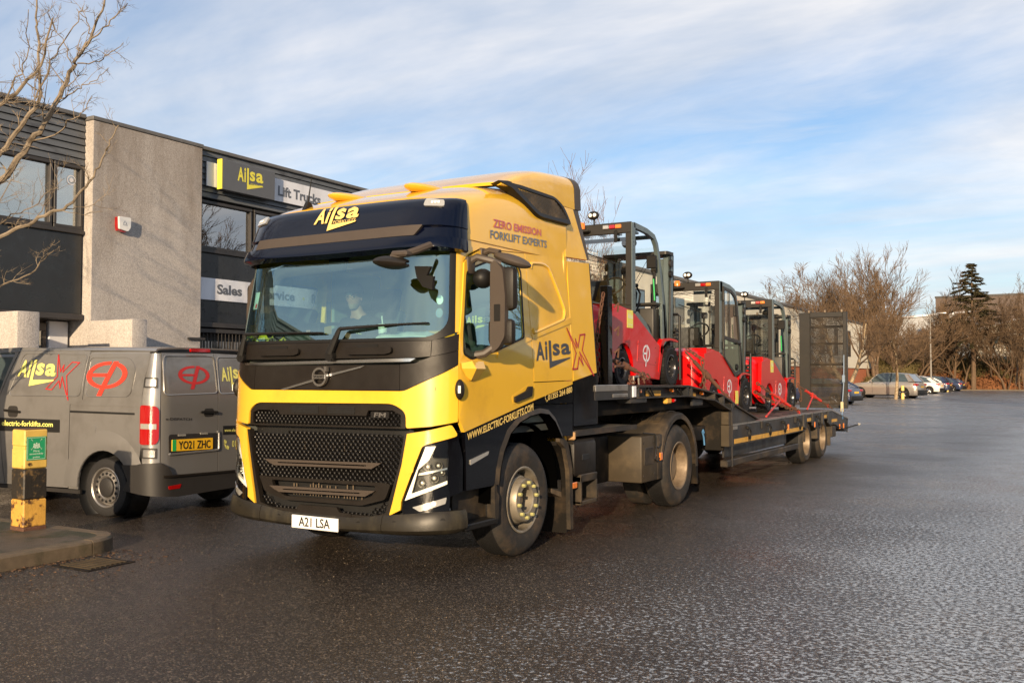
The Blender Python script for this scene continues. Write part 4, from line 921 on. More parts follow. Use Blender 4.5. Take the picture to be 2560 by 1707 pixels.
# cheeks, corners, headlights
for sg_ in (1, -1):
    W = (lambda p: p) if sg_ == 1 else mir
    pp('cheek_panel', 'yellow', W(rnd([(.905, 1.172), (1.09, 1.203), (1.264, 1.245), (1.322, 1.155), (1.035, 1.078), (.862, .625), (.857, .556), (.755, .505), (.862, .92)], [.0, .02, .02, .03, .03, 0, 0, 0, 0])), .016, .04)
    pp('tow_eye_cover', 'yellow', W(rnd([(.895, .93), (.975, .95), (.96, .86), (.885, .84)], .015)), .019, .01)
    pp('corner_panel', 'gloss_black', W([(1.325, 1.145), (1.042, 1.072), (.870, .62), (.864, .555), (.88, .52), (1.255, .554), (1.259, .668), (1.385, .700), (1.385, .966)]), .008, .03, holes=[W([(1.060, 1.068), (1.145, 1.076), (1.112, .985), (1.242, .982), (1.236, .765), (.884, .628)])] if sg_ == 1 else [list(reversed(W([(1.060, 1.068), (1.145, 1.076), (1.112, .985), (1.242, .982), (1.236, .765), (.884, .628)])))])
    hl = pp('headlight', 'fork_dark', W([(1.056, 1.072), (1.148, 1.080), (1.115, .988), (1.246, .985), (1.240, .762), (.878, .622)]), -.045, .02)
    pp('daylight_strip', 'led', W([(1.060, 1.068), (1.142, 1.074), (1.085, .96), (1.0, .885), (.945, .69), (1.236, .795), (1.236, .768), (.888, .632)]), .004, .02, parent=hl)
    pp('lens', 'glass_clear', W([(1.060, 1.068), (1.145, 1.076), (1.112, .985), (1.242, .982), (1.236, .765), (.884, .628)]), .012, 0, parent=hl)
    for u_, v_, r_ in ((1.075, .905, .034), (1.165, .915, .034), (1.03, .775, .038), (1.13, .815, .038), (1.195, .86, .025)):
        c = Vector(M(u_ * sg_, v_)); n = nrm(M, u_ * sg_, v_); pj = MB().cyl(c - n * .04, c - n * .008, r_ * .6, r_, 14, caps=False).build('projector', 'chrome', hl); MB().ell(tuple(c - n * .028), (r_ * .5,) * 3, 10, 8).build('bulb', 'lamp_clear', hl)
    pp('lamp_divider', 'chrome', W([(1.005, .855), (1.236, .90), (1.236, .885), (1.0, .835)]), .0, .02, parent=hl)
    fg = pp('fog_light', 'lamp_clear', W(rnd([(.955, .582), (1.232, .664), (1.222, .612), (1.02, .548)], .01)), .010, .03)
    c = Vector(M(1.13 * sg_, .615)); n = nrm(M, 1.13 * sg_, .615); MB().cyl(c, c + n * .014, .022, n=10).build('bulb', 'chrome', fg)
    q = MB(); c = Vector(M(1.315 * sg_, 1.53)); n = nrm(M, 1.315 * sg_, 1.53); q.ell(c + n * .035, (.038, .045, .085), 12, 8); q.build('corner_marker', 'plastic', trk)
    pp('marker_reflector', 'led', W([(1.285, 1.50), (1.302, 1.50), (1.302, 1.56), (1.285, 1.56)]), .075, .004, du=0, dv=0)
# bumper
mm('bumper_plastic', (.019, .016, .011), .45, spec=.35, var=.25, vs_=4, dirt=(.055, .046, .027), dscale=5, dlo=.5, dhi=.75, stretch=(1, 1, .35), rvar=.1)
for a, b in ((-1.41, -.66), (-.655, .70), (.705, 1.41)):
    def bt(u): return lerp(u, [(-1.41, .55), (-1.17, .55), (-.66, .498), (-.4, .462), (.4, .462), (.72, .508), (1.17, .551), (1.41, .551)])
    us = [a + (b - a) * i / 8 for i in range(9)]
    us = [a + (b - a) * i / 16 for i in range(17)]; rows = []
    for f_, o_ in ((1, -.03), (1, .022), (.86, .036), (.45, .048), (.22, .044), (.08, .018), (0, -.015), (0, -.06)):
        rr_ = []
        for u in us:
            z0 = .332 + .035 * (abs(u) / 1.4); z_ = z0 + (bt(u) - z0) * f_; rr_.append(Vector(M(u, z_)) + nrm(M, u, z_) * o_)
        rows.append(rr_)
    MB().rows(rows, .012).build('bumper', 'bumper_plastic', trk, smooth=28)
for u_, v_ in ((-.93, .455), (-.43, .415), (.46, .42), (.82, .45), (1.20, .48)):
    c = Vector(M(u_, v_)); n = nrm(M, u_, v_); MB().cyl(c + n * .03, c + n * .042, .022, n=12).build('parking_sensor', 'black', trk)
npl = MB().cb(-.26, -.085, .338, .26, -.068, .449, .004).build('number_plate', 'white', trk)
letter(txt('A21 LSA', -.175, .358, .175, .437, .015), lambda u, v: (u, -.086, v), .001, 'lettering', 'ltr_black', npl)
# visor
rows = []
zs = [2.655, 2.665, 2.70, 2.77, 2.775, 2.865, 2.87, 2.95, 3.03, 3.09, 3.135, 3.165, 3.17]
of = [.05, .13, .135, .12, .095, .075, .095, .085, .07, .055, .03, -.01, -.06]
NS = 44; SM = 1.40
for z_, o_ in zip(zs, of):
    rr_ = []
    for i in range(NS + 1):
        s_ = -SM + 2 * SM * i / NS; e = min(1, (SM - abs(s_)) / .35); drop = .0
        k = (o_ - .03) * (.25 + .75 * min(1, e * 1.3)) + .03; zz = z_ - (.035 * (abs(s_) / SM) ** 3 if z_ > 2.9 else 0) + (.01 if z_ < 2.7 else 0) * (abs(s_) / SM)
        rr_.append(Vector(M(s_, zz)) + nrm(M, s_, zz) * k)
    rows.append(rr_)
MB().rows(rows, .02).build('sun_visor', 'navy', trk, smooth=50)
pp('visor_plate', 'plastic_brown', rnd([(-.98, 2.775), (.93, 2.778), (1.0, 2.868), (-.95, 2.862)], .012), .112, .03)
def Mv(u, v): p = Vector(M(u, v)); return p + nrm(M, u, v) * lerp(v, list(zip(zs, of)))
vu = (-.30, 2.905, .30, 3.10)
letter(aff(logo(), -.28, 2.90, .26, 3.125), Mv, .008, 'visor_logo', 'ltr_gold', trk, cut=.012)
letter(txt('FORKLIFTS', -.03, 2.955, .245, 2.985, .0), Mv, .009, 'visor_lettering', 'ltr_gold', trk)
for sg_ in (1, -1):
    W = (lambda p: p) if sg_ == 1 else mir
    o = patch(Mv, W(rnd([(.975, 3.045), (1.165, 3.035), (1.16, 3.095), (.985, 3.11)], .02)), .012, .02, .07, 0).build('top_marker_light', 'lamp_clear', trk)
    for k in range(3): patch(Mv, W([(1.045 + k * .028, 3.065), (1.064 + k * .028, 3.065), (1.064 + k * .028, 3.085), (1.045 + k * .028, 3.085)]), .016, .004, 0, 0).build('led', 'led', o)
# ------------------------------------------------ side panels
DR = [(1.352, 1.99), (1.336, 1.75), (1.328, 1.294), (1.412, 1.16), (1.428, .70), (1.93, .70), (1.94, .80), (2.00, .97), (2.109, 1.13), (2.27, 1.22), (2.465, 1.27), (2.556, 1.285), (2.558, 1.375), (2.558, 1.788), (2.560, 2.016), (2.538, 2.78), (1.755, 2.735), (1.515, 2.662), (1.412, 2.595)]
WIN = rnd([(1.400, 2.0), (1.455, 2.50), (1.545, 2.545), (1.98, 2.655), (2.355, 2.682), (2.43, 2.60), (2.415, 1.995), (1.94, 1.872), (1.50, 1.792), (1.398, 1.83)], .03, 3)
YB = [(1.412, 1.185), (2.558, 1.412)]
def yb(u): return 1.185 + (u - 1.412) * (1.412 - 1.185) / (2.558 - 1.412)
for sg_ in (1, -1):
    W = (lambda p: p) if sg_ == 1 else mir
    dt = W([(1.345, 1.985), (1.330, 1.75), (1.328, 1.294), (1.400, 1.18), (2.556, yb(2.556)), (2.560, 2.016), (2.538, 2.78), (1.755, 2.732), (1.515, 2.658), (1.408, 2.592)])
    dr = pp('door', 'yellow', dt, .012, .035, holes=[W(WIN) if sg_ == 1 else W(WIN)])
    pp('door_lower', 'gloss_black', W([(1.404, 1.176), (2.556, yb(2.556) - .004), (2.554, 1.285), (2.465, 1.275), (2.27, 1.225), (2.109, 1.135), (1.99, .97), (1.925, .80), (1.915, .70), (1.432, .70), (1.424, .95)]), .012, .035, parent=dr)
    WO = rnd([(1.388, 2.005), (1.442, 2.512), (1.54, 2.562), (1.978, 2.672), (2.362, 2.70), (2.448, 2.607), (2.433, 1.985), (1.94, 1.855), (1.50, 1.772), (1.382, 1.815)], .03, 3)
    pp('window_seal', 'black', W(WO), .016, .01, holes=[W(WIN)], parent=dr)
    pp('window', 'glass_clear' if sg_ == -1 else 'glass', W(WIN), .004, 0, parent=dr)
    # pressed shoulder line
    pp('shoulder_ridge', 'yellow', W(rnd([(1.95, 1.846), (2.554, 2.012), (2.554, 1.975), (1.92, 1.795)], .01)), .022, .02, parent=dr, dv=.03)
    # recessed handle
    pp('handle_recess', 'yellow', W(rnd([(2.16, 1.46), (2.50, 1.575), (2.535, 1.54), (2.50, 1.435), (2.18, 1.385)], .02)), .014, .01, parent=dr, du=0, dv=0)
    pp('door_handle', 'plastic', W(rnd([(2.19, 1.452), (2.40, 1.505), (2.44, 1.545), (2.51, 1.545), (2.495, 1.455), (2.20, 1.402)], .015)), .035, .03, parent=dr, du=0, dv=0)
    # rear side panel of the sleeper
    pp('sleeper_panel', 'yellow', W([(2.566, 1.585), (3.352, 1.60), (3.395, 2.195), (3.345, 2.822), (2.546, 2.783), (2.568, 2.016)]), .012, .035)
    pp('locker_door', 'yellow', W([(2.566, 1.414), (3.352, 1.558), (3.352, 1.592), (2.566, 1.577)]), .012, .035)
    BL = [(2.60, 2.70), (2.86, 2.72), (2.985, 2.69), (3.17, 2.45), (3.268, 2.29), (3.20, 2.205), (2.60, 2.04)]
    # window shaped pressing: a recess with a raised rounded rim
    rim = MB(); c0 = rnd([(2.63, 2.702), (2.87, 2.718), (2.99, 2.69), (3.17, 2.45), (3.275, 2.29), (3.235, 2.195), (2.60, 2.035)], .05, 5)
    pts = [Vector(M(u, v)) + nrm(M, u, v) * .012 for u, v in c0]
    if sg_ == -1: pts = [Vector((-p.x, p.y, p.z)) for p in pts]
    rim.tube(pts, .017, 6); rim.build('pressed_rim', 'yellow', trk)
    pp('shoulder_ridge', 'yellow', W(rnd([(2.568, 2.018), (3.385, 2.225), (3.39, 2.17), (2.568, 1.98)], .01)), .022, .02, dv=.03)
    # black lower body
    pp('lower_side_panel', 'gloss_black', W([(2.566, 1.408), (3.352, 1.552), (3.352, 1.372), (2.566, 1.378)]), .012, .035)
    pp('arch_panel', 'gloss_black', W([(2.566, 1.368), (3.352, 1.364), (3.350, 1.045), (3.11, 1.055), (2.96, 1.20), (2.84, 1.275), (2.67, 1.29), (2.566, 1.285)]), .012, .035)
    # wheel arch trim
    ar = [(1.915, .70), (1.935, .82), (1.996, .975), (2.109, 1.13), (2.272, 1.225), (2.465, 1.275), (2.666, 1.295), (2.83, 1.278), (2.96, 1.20), (3.10, 1.04)]
    pts = [Vector(M(u, v)) for u, v in ar]
    q = MB(); e1 = [p + Vector((.03, 0, 0)) for p in pts]; cen = Vector(M(2.55, .55))
    e0 = [p + (p - cen).normalized() * .045 + Vector((.012, 0, 0)) for p in pts]; e2 = [p + Vector((-.30, 0, 0)) for p in pts]
    if sg_ == -1: e0, e1, e2 = [[Vector((-p.x, p.y, p.z)) for p in L0] for L0 in (e0, e1, e2)]
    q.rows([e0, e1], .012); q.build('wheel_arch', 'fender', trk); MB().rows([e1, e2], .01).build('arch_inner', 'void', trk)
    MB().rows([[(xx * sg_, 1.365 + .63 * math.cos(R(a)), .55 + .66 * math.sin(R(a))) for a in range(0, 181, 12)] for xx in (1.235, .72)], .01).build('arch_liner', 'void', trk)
    # yellow turn signal under the mirror
    top_ = [(1.34, 1.745), (1.42, 1.765), (1.61, 1.762), (1.67, 1.735)]; mid_ = [(1.345, 1.70), (1.43, 1.70), (1.60, 1.70), (1.66, 1.705)]; low_ = [(1.40, 1.64), (1.455, 1.605), (1.55, 1.615), (1.62, 1.66)]
    row = lambda L0, hs: [Vector((sg_ * (M(u, v)[0] + h_), M(u, v)[1], v)) for (u, v), h_ in zip(L0, hs)]
    MB().rows([row(top_, (0, .0, .0, 0)), row(top_, (.02, .07, .065, .02)), row(mid_, (.02, .105, .09, .02)), row(low_, (.015, .035, .03, .01)), row(low_, (0, 0, 0, 0))]).build('mirror_foot', 'yellow', trk, smooth=20)
    pp('side_lamp', 'lamp_clear', W(rnd([(1.475, .948), (1.765, 1.002), (1.752, .972), (1.56, .925), (1.48, .905)], .008)), .022, .02)
    # entry steps
    pp('step_skirt', 'fender', W([(1.42, .56), (1.50, .38), (1.93, .365), (1.945, .50), (1.90, .695), (1.43, .695)]), -.12, .02)
    x0, x1 = (1.0, 1.262) if sg_ == 1 else (-1.262, -1.0)
    MB().cb(x0, .33, .365, x1, .85, .42, .01).build('step', 'black', trk); MB().cb(x0, .34, .70, x1 - .04 * sg_, .84, .74, .01).build('step', 'black', trk)
    MB().prism(rnd([(.80, .40), (.85, .40), (.865, .60), (.83, .64), (.82, .72), (.79, .72), (.79, .60)], .01), 0, 1.18 * sg_, 1.26 * sg_).build('step_bracket', 'fender', trk)
    # sleeper deflectors
    q = lambda poly, nm, mt, off=0: patch(lambda u, v: (sg_ * (1.245 * (1 - .061 * max(0, v - 1.65)) + off), u, v), poly, 0, .03, 0, .2, flip=sg_ == -1).build(nm, mt, trk)
    q([(2.29, 1.59), (2.83, 1.675), (2.83, 2.83), (2.32, 2.80)], 'side_deflector', 'yellow', .014)
    q([(2.29, 1.14), (2.83, 1.14), (2.83, 1.668), (2.29, 1.583)], 'side_deflector_lower', 'gloss_black', .014)
    q([(2.83, 1.14), (2.86, 1.14), (2.86, 2.83), (2.83, 2.83)], 'deflector_edge', 'black', .010)
    xd = lambda v: 1.17 - .16 * max(0, v - 2.84)
    q2 = lambda poly, nm, mt, off=0: patch(lambda u, v: (sg_ * (xd(v) + off), u, v), poly, 0, .03, 0, .15, flip=sg_ == -1).build(nm, mt, trk)
    q2([(2.27, 2.84), (2.77, 2.86), (2.60, 3.40), (2.38, 3.395), (2.36, 3.22)], 'upper_deflector', 'yellow', .012)
    q2([(2.775, 2.865), (2.83, 2.87), (2.73, 3.41), (2.605, 3.405)], 'deflector_edge', 'plastic_brown', .008)
# ------------------------------------------------ roof
def zt(y): return lerp(y, [(.28, 3.10), (.34, 3.17), (.5, 3.245), (.75, 3.32), (1.1, 3.41), (1.5, 3.46), (2.35, 3.48)])
rows = []
for y_ in (.36, .40, .45, .6, .8, 1.0, 1.25, 1.5, 1.8, 2.1, 2.32):
    W0 = 1.245 * (1 - .061 * (2.80 - 1.65)) + .012; H = zt(y_) - 2.80; r_ = []
    if y_ < .5: W0 -= (.5 - y_) * .22
    for i in range(33):
        t = math.pi * i / 32; c, s_ = math.cos(t), math.sin(t); n_ = 5.0
        r_.append(Vector((W0 * math.copysign(abs(c) ** (2 / n_), c), y_, 2.80 + H * s_ ** (2 / n_))))
    rows.append(r_)
MB().rows(rows, .03).build('roof', 'yellow', trk, smooth=50)
def zp(y): return lerp(y, [(1.12, 3.42), (1.3, 3.50), (1.5, 3.585), (1.75, 3.655), (2.05, 3.70), (2.4, 3.73), (2.60, 3.745)])
rows = []
for y_ in (1.12, 1.2, 1.3, 1.45, 1.6, 1.8, 2.0, 2.2, 2.4, 2.64):
    W0 = 1.125 - .02 * max(0, (y_ - 1.3)); H = zp(y_) - 3.38; r_ = []
    for i in range(33):
        t = math.pi * i / 32; c, s_ = math.cos(t), math.sin(t); n_ = 4.2 + 4.5 * min(1, max(0, y_ - 1.2) / .8)
        yy = y_ - (.0 if y_ < 2.3 else (y_ - 2.2) * .30 * s_)
        r_.append(Vector((W0 * math.copysign(abs(c) ** (2 / n_), c), yy, 3.38 + H * s_ ** (2 / n_))))
    rows.append(r_)
MB().rows(rows, .03).build('roof_spoiler', 'yellow', trk, smooth=50)
r2 = [[Vector((p.x * 1.003, p.y + .0 + (.0), p.z + .002)) for p in rows[-1]], [Vector((p.x, p.y + .15, p.z + .01)) for p in rows[-1]]]
MB().rows(r2, .03).build('spoiler_edge', 'plastic_brown', trk)
for sx_ in (-.45, .45):   # ribs on the roof
    MB().ell((sx_, 1.0, 3.352), (.13, .42, .055), 18, 10).build('roof_bulge', 'yellow', trk)
MB().prism([(.36, 3.16), (.50, 3.20), (.46, 3.26), (.42, 3.27)], 0, -.60, -.56).build('aerial_base', 'black', trk)
MB().tube([(-.58, .43, 3.24), (-.57, .47, 3.50)], [.010, .004], 6).build('aerial', 'black', trk)
# side air intake grille
gr = rnd([(.60, 3.335), (.86, 3.345), (2.14, 3.42), (2.30, 3.40), (2.37, 3.18), (2.02, 3.165), (1.60, 3.16), (1.46, 3.24), (1.20, 3.345)], [.0, .02, .06, .08, .05, .02, .08, .05, .03])
gr = rnd([(1.06, 3.40), (1.25, 3.43), (2.16, 3.43), (2.32, 3.36), (2.385, 3.17), (2.05, 3.165), (1.70, 3.16), (1.55, 3.24), (1.30, 3.37)], [.0, .02, .06, .08, .05, .02, .08, .05, .03])
fg_ = lambda u, v: (1.215 - .30 * (v - 3.05), u, v)
for sg_ in (1, -1):
    ff = (lambda u, v: fg_(u, v)) if sg_ == 1 else (lambda u, v: (-fg_(u, v)[0], u, v))
    inn = rnd([(1.38, 3.395), (2.15, 3.40), (2.27, 3.34), (2.33, 3.215), (2.05, 3.20), (1.74, 3.20), (1.60, 3.27)], .03)
    fo = patch(ff, gr, .02, .09, .1, .1, holes=[inn], flip=sg_ == -1).build('air_intake', 'black', trk)
    patch(ff, inn, -.03, .01, 0, 0, flip=sg_ == -1).build('intake_back', 'ltr_black', fo)
    q = MB()
    for k in range(30):
        u = 1.42 + k * .031; v0 = max(3.202, 3.27 - (u - 1.60) * .5 if u < 1.74 else 3.202); v0 = v0 if u > 1.6 else 3.395 - (u - 1.38) * .57; v1 = 3.397 if u < 2.17 else 3.397 - (u - 2.17) * .9
        if v1 - v0 > .02: patch(ff, [(u, v0), (u + .010, v0), (u - .01, v1), (u - .02, v1)], .012, .03, 0, 0, flip=sg_ == -1, mb=q)
    q.build('intake_slats', 'fender', fo, smooth=0, kind='stuff')
# lettering on the near side
LS = lambda s_, m, n='side_lettering': letter(s_, M, .0155, n, m, trk)
def quadmap(sh, bl_, br_, tr_, tl_):
    V, F = sh; return [(bl_[0] * (1 - a) * (1 - b) + br_[0] * a * (1 - b) + tr_[0] * a * b + tl_[0] * (1 - a) * b, bl_[1] * (1 - a) * (1 - b) + br_[1] * a * (1 - b) + tr_[1] * a * b + tl_[1] * (1 - a) * b) for a, b in V], F
def Mu(u, v):  # upper cab side (roof shell)
    y = .30 + u - S0; H = zt(y) - 2.80; W0 = 1.245 * (1 - .061 * 1.15) + .012; k = min(.999, max(0, (v - 2.80) / H)); return (W0 * (1 - k ** 5.0) ** (1 / 5.0), y, v)
UL = lambda s_, m: letter(s_, Mu, .004, 'side_lettering', m, trk)
UL(quadmap(txt('ZERO EMISSION', 0, 0, 1, 1, .02), (1.985, 2.955), (2.86, 2.985), (2.86, 3.052), (1.985, 3.03)), 'ltr_pink')
UL(quadmap(txt('FORKLIFT EXPERTS', 0, 0, 1, 1, .02), (1.93, 2.85), (2.97, 2.885), (2.97, 2.955), (1.93, 2.925)), 'ltr_blue')
LS(quadmap(txt('WWW.ELECTRIC-FORKLIFTS.COM', 0, 0, 1, 1, .03), (1.435, 1.11), (2.545, 1.322), (2.545, 1.392), (1.435, 1.168)), 'ltr_gold')
LS(quadmap(txt('01355 264 880', 0, 0, 1, 1, .025), (2.83, 1.408), (3.335, 1.478), (3.335, 1.540), (2.83, 1.462)), 'ltr_gold')
LS(quadmap(join2(stroke([(0.05, .95), (.0, .7), (.3, .25), (.6, 0.05), (.9, .1)], .22)), (2.775, 1.395), (2.825, 1.402), (2.825, 1.462), (2.775, 1.455)), 'ltr_gold')
LG = quadmap(logo(), (2.615, 1.70), (3.335, 1.76), (3.335, 1.99), (2.635, 1.965)); LS(LG, 'ltr_dark', 'side_logo')
def Mx(u, v):
    return (1.245 * (1 - .061 * max(0, v - 1.65)) + .014, u, v)
letter(quadmap(xmark(.045), (2.28, 1.70), (2.72, 1.73), (2.60, 2.10), (2.22, 2.06)), Mx, .004, 'side_logo', 'ltr_crimson', trk)
# cab back wall and floor
MB().prism([(-1.18, .95), (1.18, .95), (1.18, 2.8), (1.12, 3.3), (-1.12, 3.3), (-1.18, 2.8)], 1, 2.24, 2.29).build('back_wall', 'yellow', trk)
MB().bx(-1.16, .12, 1.12, 1.16, 2.24, 1.18).build('cab_floor', 'interior', trk)
MB().rows([[(x, .45, 2.78), (x, 2.2, 2.95)] for x in (-1.1, -.4, .4, 1.1)], .02).build('headlining', 'interior_light', trk)
for sg_ in (1, -1): MB().cb(1.16 * sg_, 1.42, 1.2, 1.12 * sg_, 2.2, 2.75, .01).build('inner_panel', 'interior_light', trk)
# dashboard and seats
d = MB(); d.prism(rnd([(.10, 1.50), (.16, 1.93), (.42, 1.97), (.62, 1.90), (.68, 1.72), (.55, 1.50)], .04), 0, -1.12, 1.12); d.cb(-.92, .44, 1.9, -.36, .66, 2.03, .05); d.cb(-.28, .50, 1.6, .30, .75, 1.98, .04); d.build('dashboard', 'interior', trk)
def seat(x):
    q = MB(); q.cb(x - .26, .90, 1.50, x + .26, 1.42, 1.66, .05); q.prism(rnd([(1.36, 1.62), (1.48, 1.60), (1.66, 2.28), (1.56, 2.32)], .04), 0, x - .25, x + .25); q.prism(rnd([(1.56, 2.33), (1.67, 2.30), (1.72, 2.54), (1.63, 2.55)], .04), 0, x - .15, x + .15); q.cb(x - .2, 1.0, 1.2, x + .2, 1.36, 1.5, .02)
    return q.build('seat', 'interior', trk)
seat(-.60); s2 = seat(.62)
letter(aff(logo(), 0.50, 2.10, .78, 2.22), lambda u, v: (u, 1.50, v), .01, 'seat_logo', 'ltr_yellow', trk)
sw = MB(); c = Vector((-.60, .63, 2.02)); ax = Vector((0, -.55, .83)).normalized(); a1 = Vector((1, 0, 0)); a2 = ax.cross(a1)
sw.tube([c + (a1 * math.cos(R(t)) + a2 * math.sin(R(t))) * .225 for t in range(0, 360, 15)], .017, 8, closed=True)
for t in (0, 180, 270): sw.tube([c, c + (a1 * math.cos(R(t)) + a2 * math.sin(R(t))) * .22], .018, 6)
sw.ell(c, (.07, .06, .04), 12, 8); sw.cyl(c, c - ax * .3, .04, n=10); sw.build('steering_wheel', 'black', trk)
q = MB().cyl((-1.08, .25, 2.02), (-1.04, .24, 2.12), .012, n=8); q.cb(-1.09, .2, 2.12, -1.0, .24, 2.24, .01); q.build('phone_mount', 'black', trk)
q = MB().cb(-.33, .20, 1.96, -.22, .28, 2.12, .01).cb(-.16, .22, 2.1, -.12, .25, 2.3, .008).cb(-.08, .2, 1.96, .02, .28, 2.06, .01); q.build('dash_unit', 'black', trk)
pp('windscreen_sticker', 'white', [(-1.06, 2.42), (-.97, 2.42), (-.97, 2.26), (-1.06, 2.26)], -.012, .002, du=0, dv=0)
pp('sticker_print', 'ltr_red', [(-1.01, 2.31), (-.98, 2.31), (-.98, 2.27), (-1.01, 2.27)], -.010, .001, du=0, dv=0)
pp('permit_disc', 'white', [(1.155 + .032 * math.cos(R(a)), 2.27 + .04 * math.sin(R(a))) for a in range(0, 360, 24)], -.012, .002, du=0, dv=0)
pp('permit_disc', 'ltr_blue', [(1.155 + .032 * math.cos(R(a)), 2.16 + .04 * math.sin(R(a))) for a in range(0, 360, 24)], -.012, .002, du=0, dv=0)
pp('screen_camera', 'black', rnd([(-.12, 2.70), (.1, 2.70), (.07, 2.56), (-.08, 2.56)], .02), -.02, .05, du=0, dv=0)
# wipers
def wiper(px_, z0, elbow, tip):
    q = MB(); a = Vector(M(px_, z0)) + Vector((0, -.05, 0)); b = Vector(M(*elbow)) + Vector((0, -.06, 0)); c = Vector(M(*tip)) + Vector((0, -.035, 0))
    q.tube([a, a.lerp(b, .5), b], [.036, .03, .018], 8); q.tube([b, b.lerp(c, .5) + Vector((0, -.01, .004)), c], [.018, .011, .006], 6)
    d1 = (c - b).normalized(); q.tube([c - d1 * .42 + Vector((0, .02, -.006)), c + Vector((0, .02, -.004))], .009, 5); q.cyl(a + Vector((0, .05, -.02)), a + Vector((0, -.01, -.02)), .045, n=12)
    q.build('wiper', 'black', trk)
wiper(-1.04, 1.83, (-.99, 2.02), (-.02, 2.015)); wiper(.10, 1.83, (.20, 2.04), (1.08, 2.075))
# mirrors: near side
def mirror(sg_):
    f_ = lambda x, y, z: Vector((x * sg_, y, z))
    q = MB(); q.tube([f_(1.15, .52, 2.60), f_(1.24, .54, 2.645), f_(1.36, .58, 2.61), f_(1.42, .62, 2.58)], [.034, .032, .030, .03], 8); q.cb(1.12 * sg_, .46, 2.50, 1.20 * sg_, .58, 2.65, .02); q.build('upper_mirror_arm', 'plastic_brown', trk)
    q = MB(); q.tube([f_(1.20, .52, 1.81), f_(1.30, .56, 1.83), f_(1.39, .60, 1.90)], [.036, .034, .03], 8); q.build('lower_mirror_arm', 'plastic_brown', trk)
    pr2 = rnd([(1.355, 2.60), (1.40, 2.615), (1.475, 2.53), (1.50, 2.30), (1.495, 1.97), (1.44, 1.88), (1.37, 1.83), (1.35, 1.90)], .03)
    m2 = MB().prism([(a * sg_, b) for a, b in pr2], 1, .56, .62).build('mirror_housing', 'plastic_brown', trk)
    MB().cb(1.305 * sg_, .60, 2.19, 1.56 * sg_, .70, 2.56, .045).build('upper_mirror_shell', 'plastic', m2); MB().cb(1.295 * sg_, .60, 1.90, 1.545 * sg_, .69, 2.12, .04).build('lower_mirror_shell', 'plastic', m2)
    MB().bx(1.33 * sg_, .700, 2.22, 1.535 * sg_, .702, 2.53).build('mirror_glass', 'chrome', m2); MB().bx(1.32 * sg_, .690, 1.93, 1.52 * sg_, .692, 2.09).build('mirror_glass', 'chrome', m2)
    MB().cb(1.395 * sg_, .552, 2.10, 1.455 * sg_, .559, 2.24, .01).build('slot', 'black', m2)
mirror(1); mirror(-1)
q = MB(); q.tube([(1.16, .74, 2.70), (1.24, .74, 2.725), (1.34, .74, 2.70)], .028, 8); q.cb(1.14, .69, 2.66, 1.19, .80, 2.75, .02)
q.T = Matrix.Translation((1.46, .75, 2.625)) @ Matrix.Rotation(R(19), 4, 'Y'); q.ell((0, 0, 0), (.185, .12, .050), 18, 10); q.T = None; q.build('kerb_mirror', 'plastic_brown', trk)
MB().ell((1.245, .62, 2.47), (.085, .10, .085), 16, 10).build('wide_mirror_shell', 'black', trk)
# front mirror hanging before the screen
q = MB(); q.tube([(1.10, .05, 2.70), (1.07, -.10, 2.64), (.98, -.18, 2.60), (.90, -.20, 2.585)], [.03, .03, .028, .028], 8); q.build('front_mirror_arm', 'plastic_brown', trk)
MB().cb(.90, -.22, 2.585, 1.06, -.13, 2.635, .015).build('arm_bracket', 'plastic_brown', trk)
rows = []
for k in range(9):
    t = k / 8; h_ = math.sin(math.pi * (.08 + .84 * t)) ** .6; rows.append([(.72 + .33 * t, -.16 - .13 * math.sin(math.pi * j / 8) * h_, 2.565 - .035 * t + .055 * math.cos(math.pi * j / 8) * h_) for j in range(9)])
MB().rows(rows, .02).build('front_mirror', 'plastic', trk)
MB().prism([(.98, 2.53), (1.14, 2.52), (1.10, 2.45), (1.165, 2.44), (1.155, 2.33), (1.06, 2.36), (1.0, 2.44)], 1, .0, .03).build('screen_reflection', 'black', trk)  # black plate in the shape of a dark reflection on the windscreen
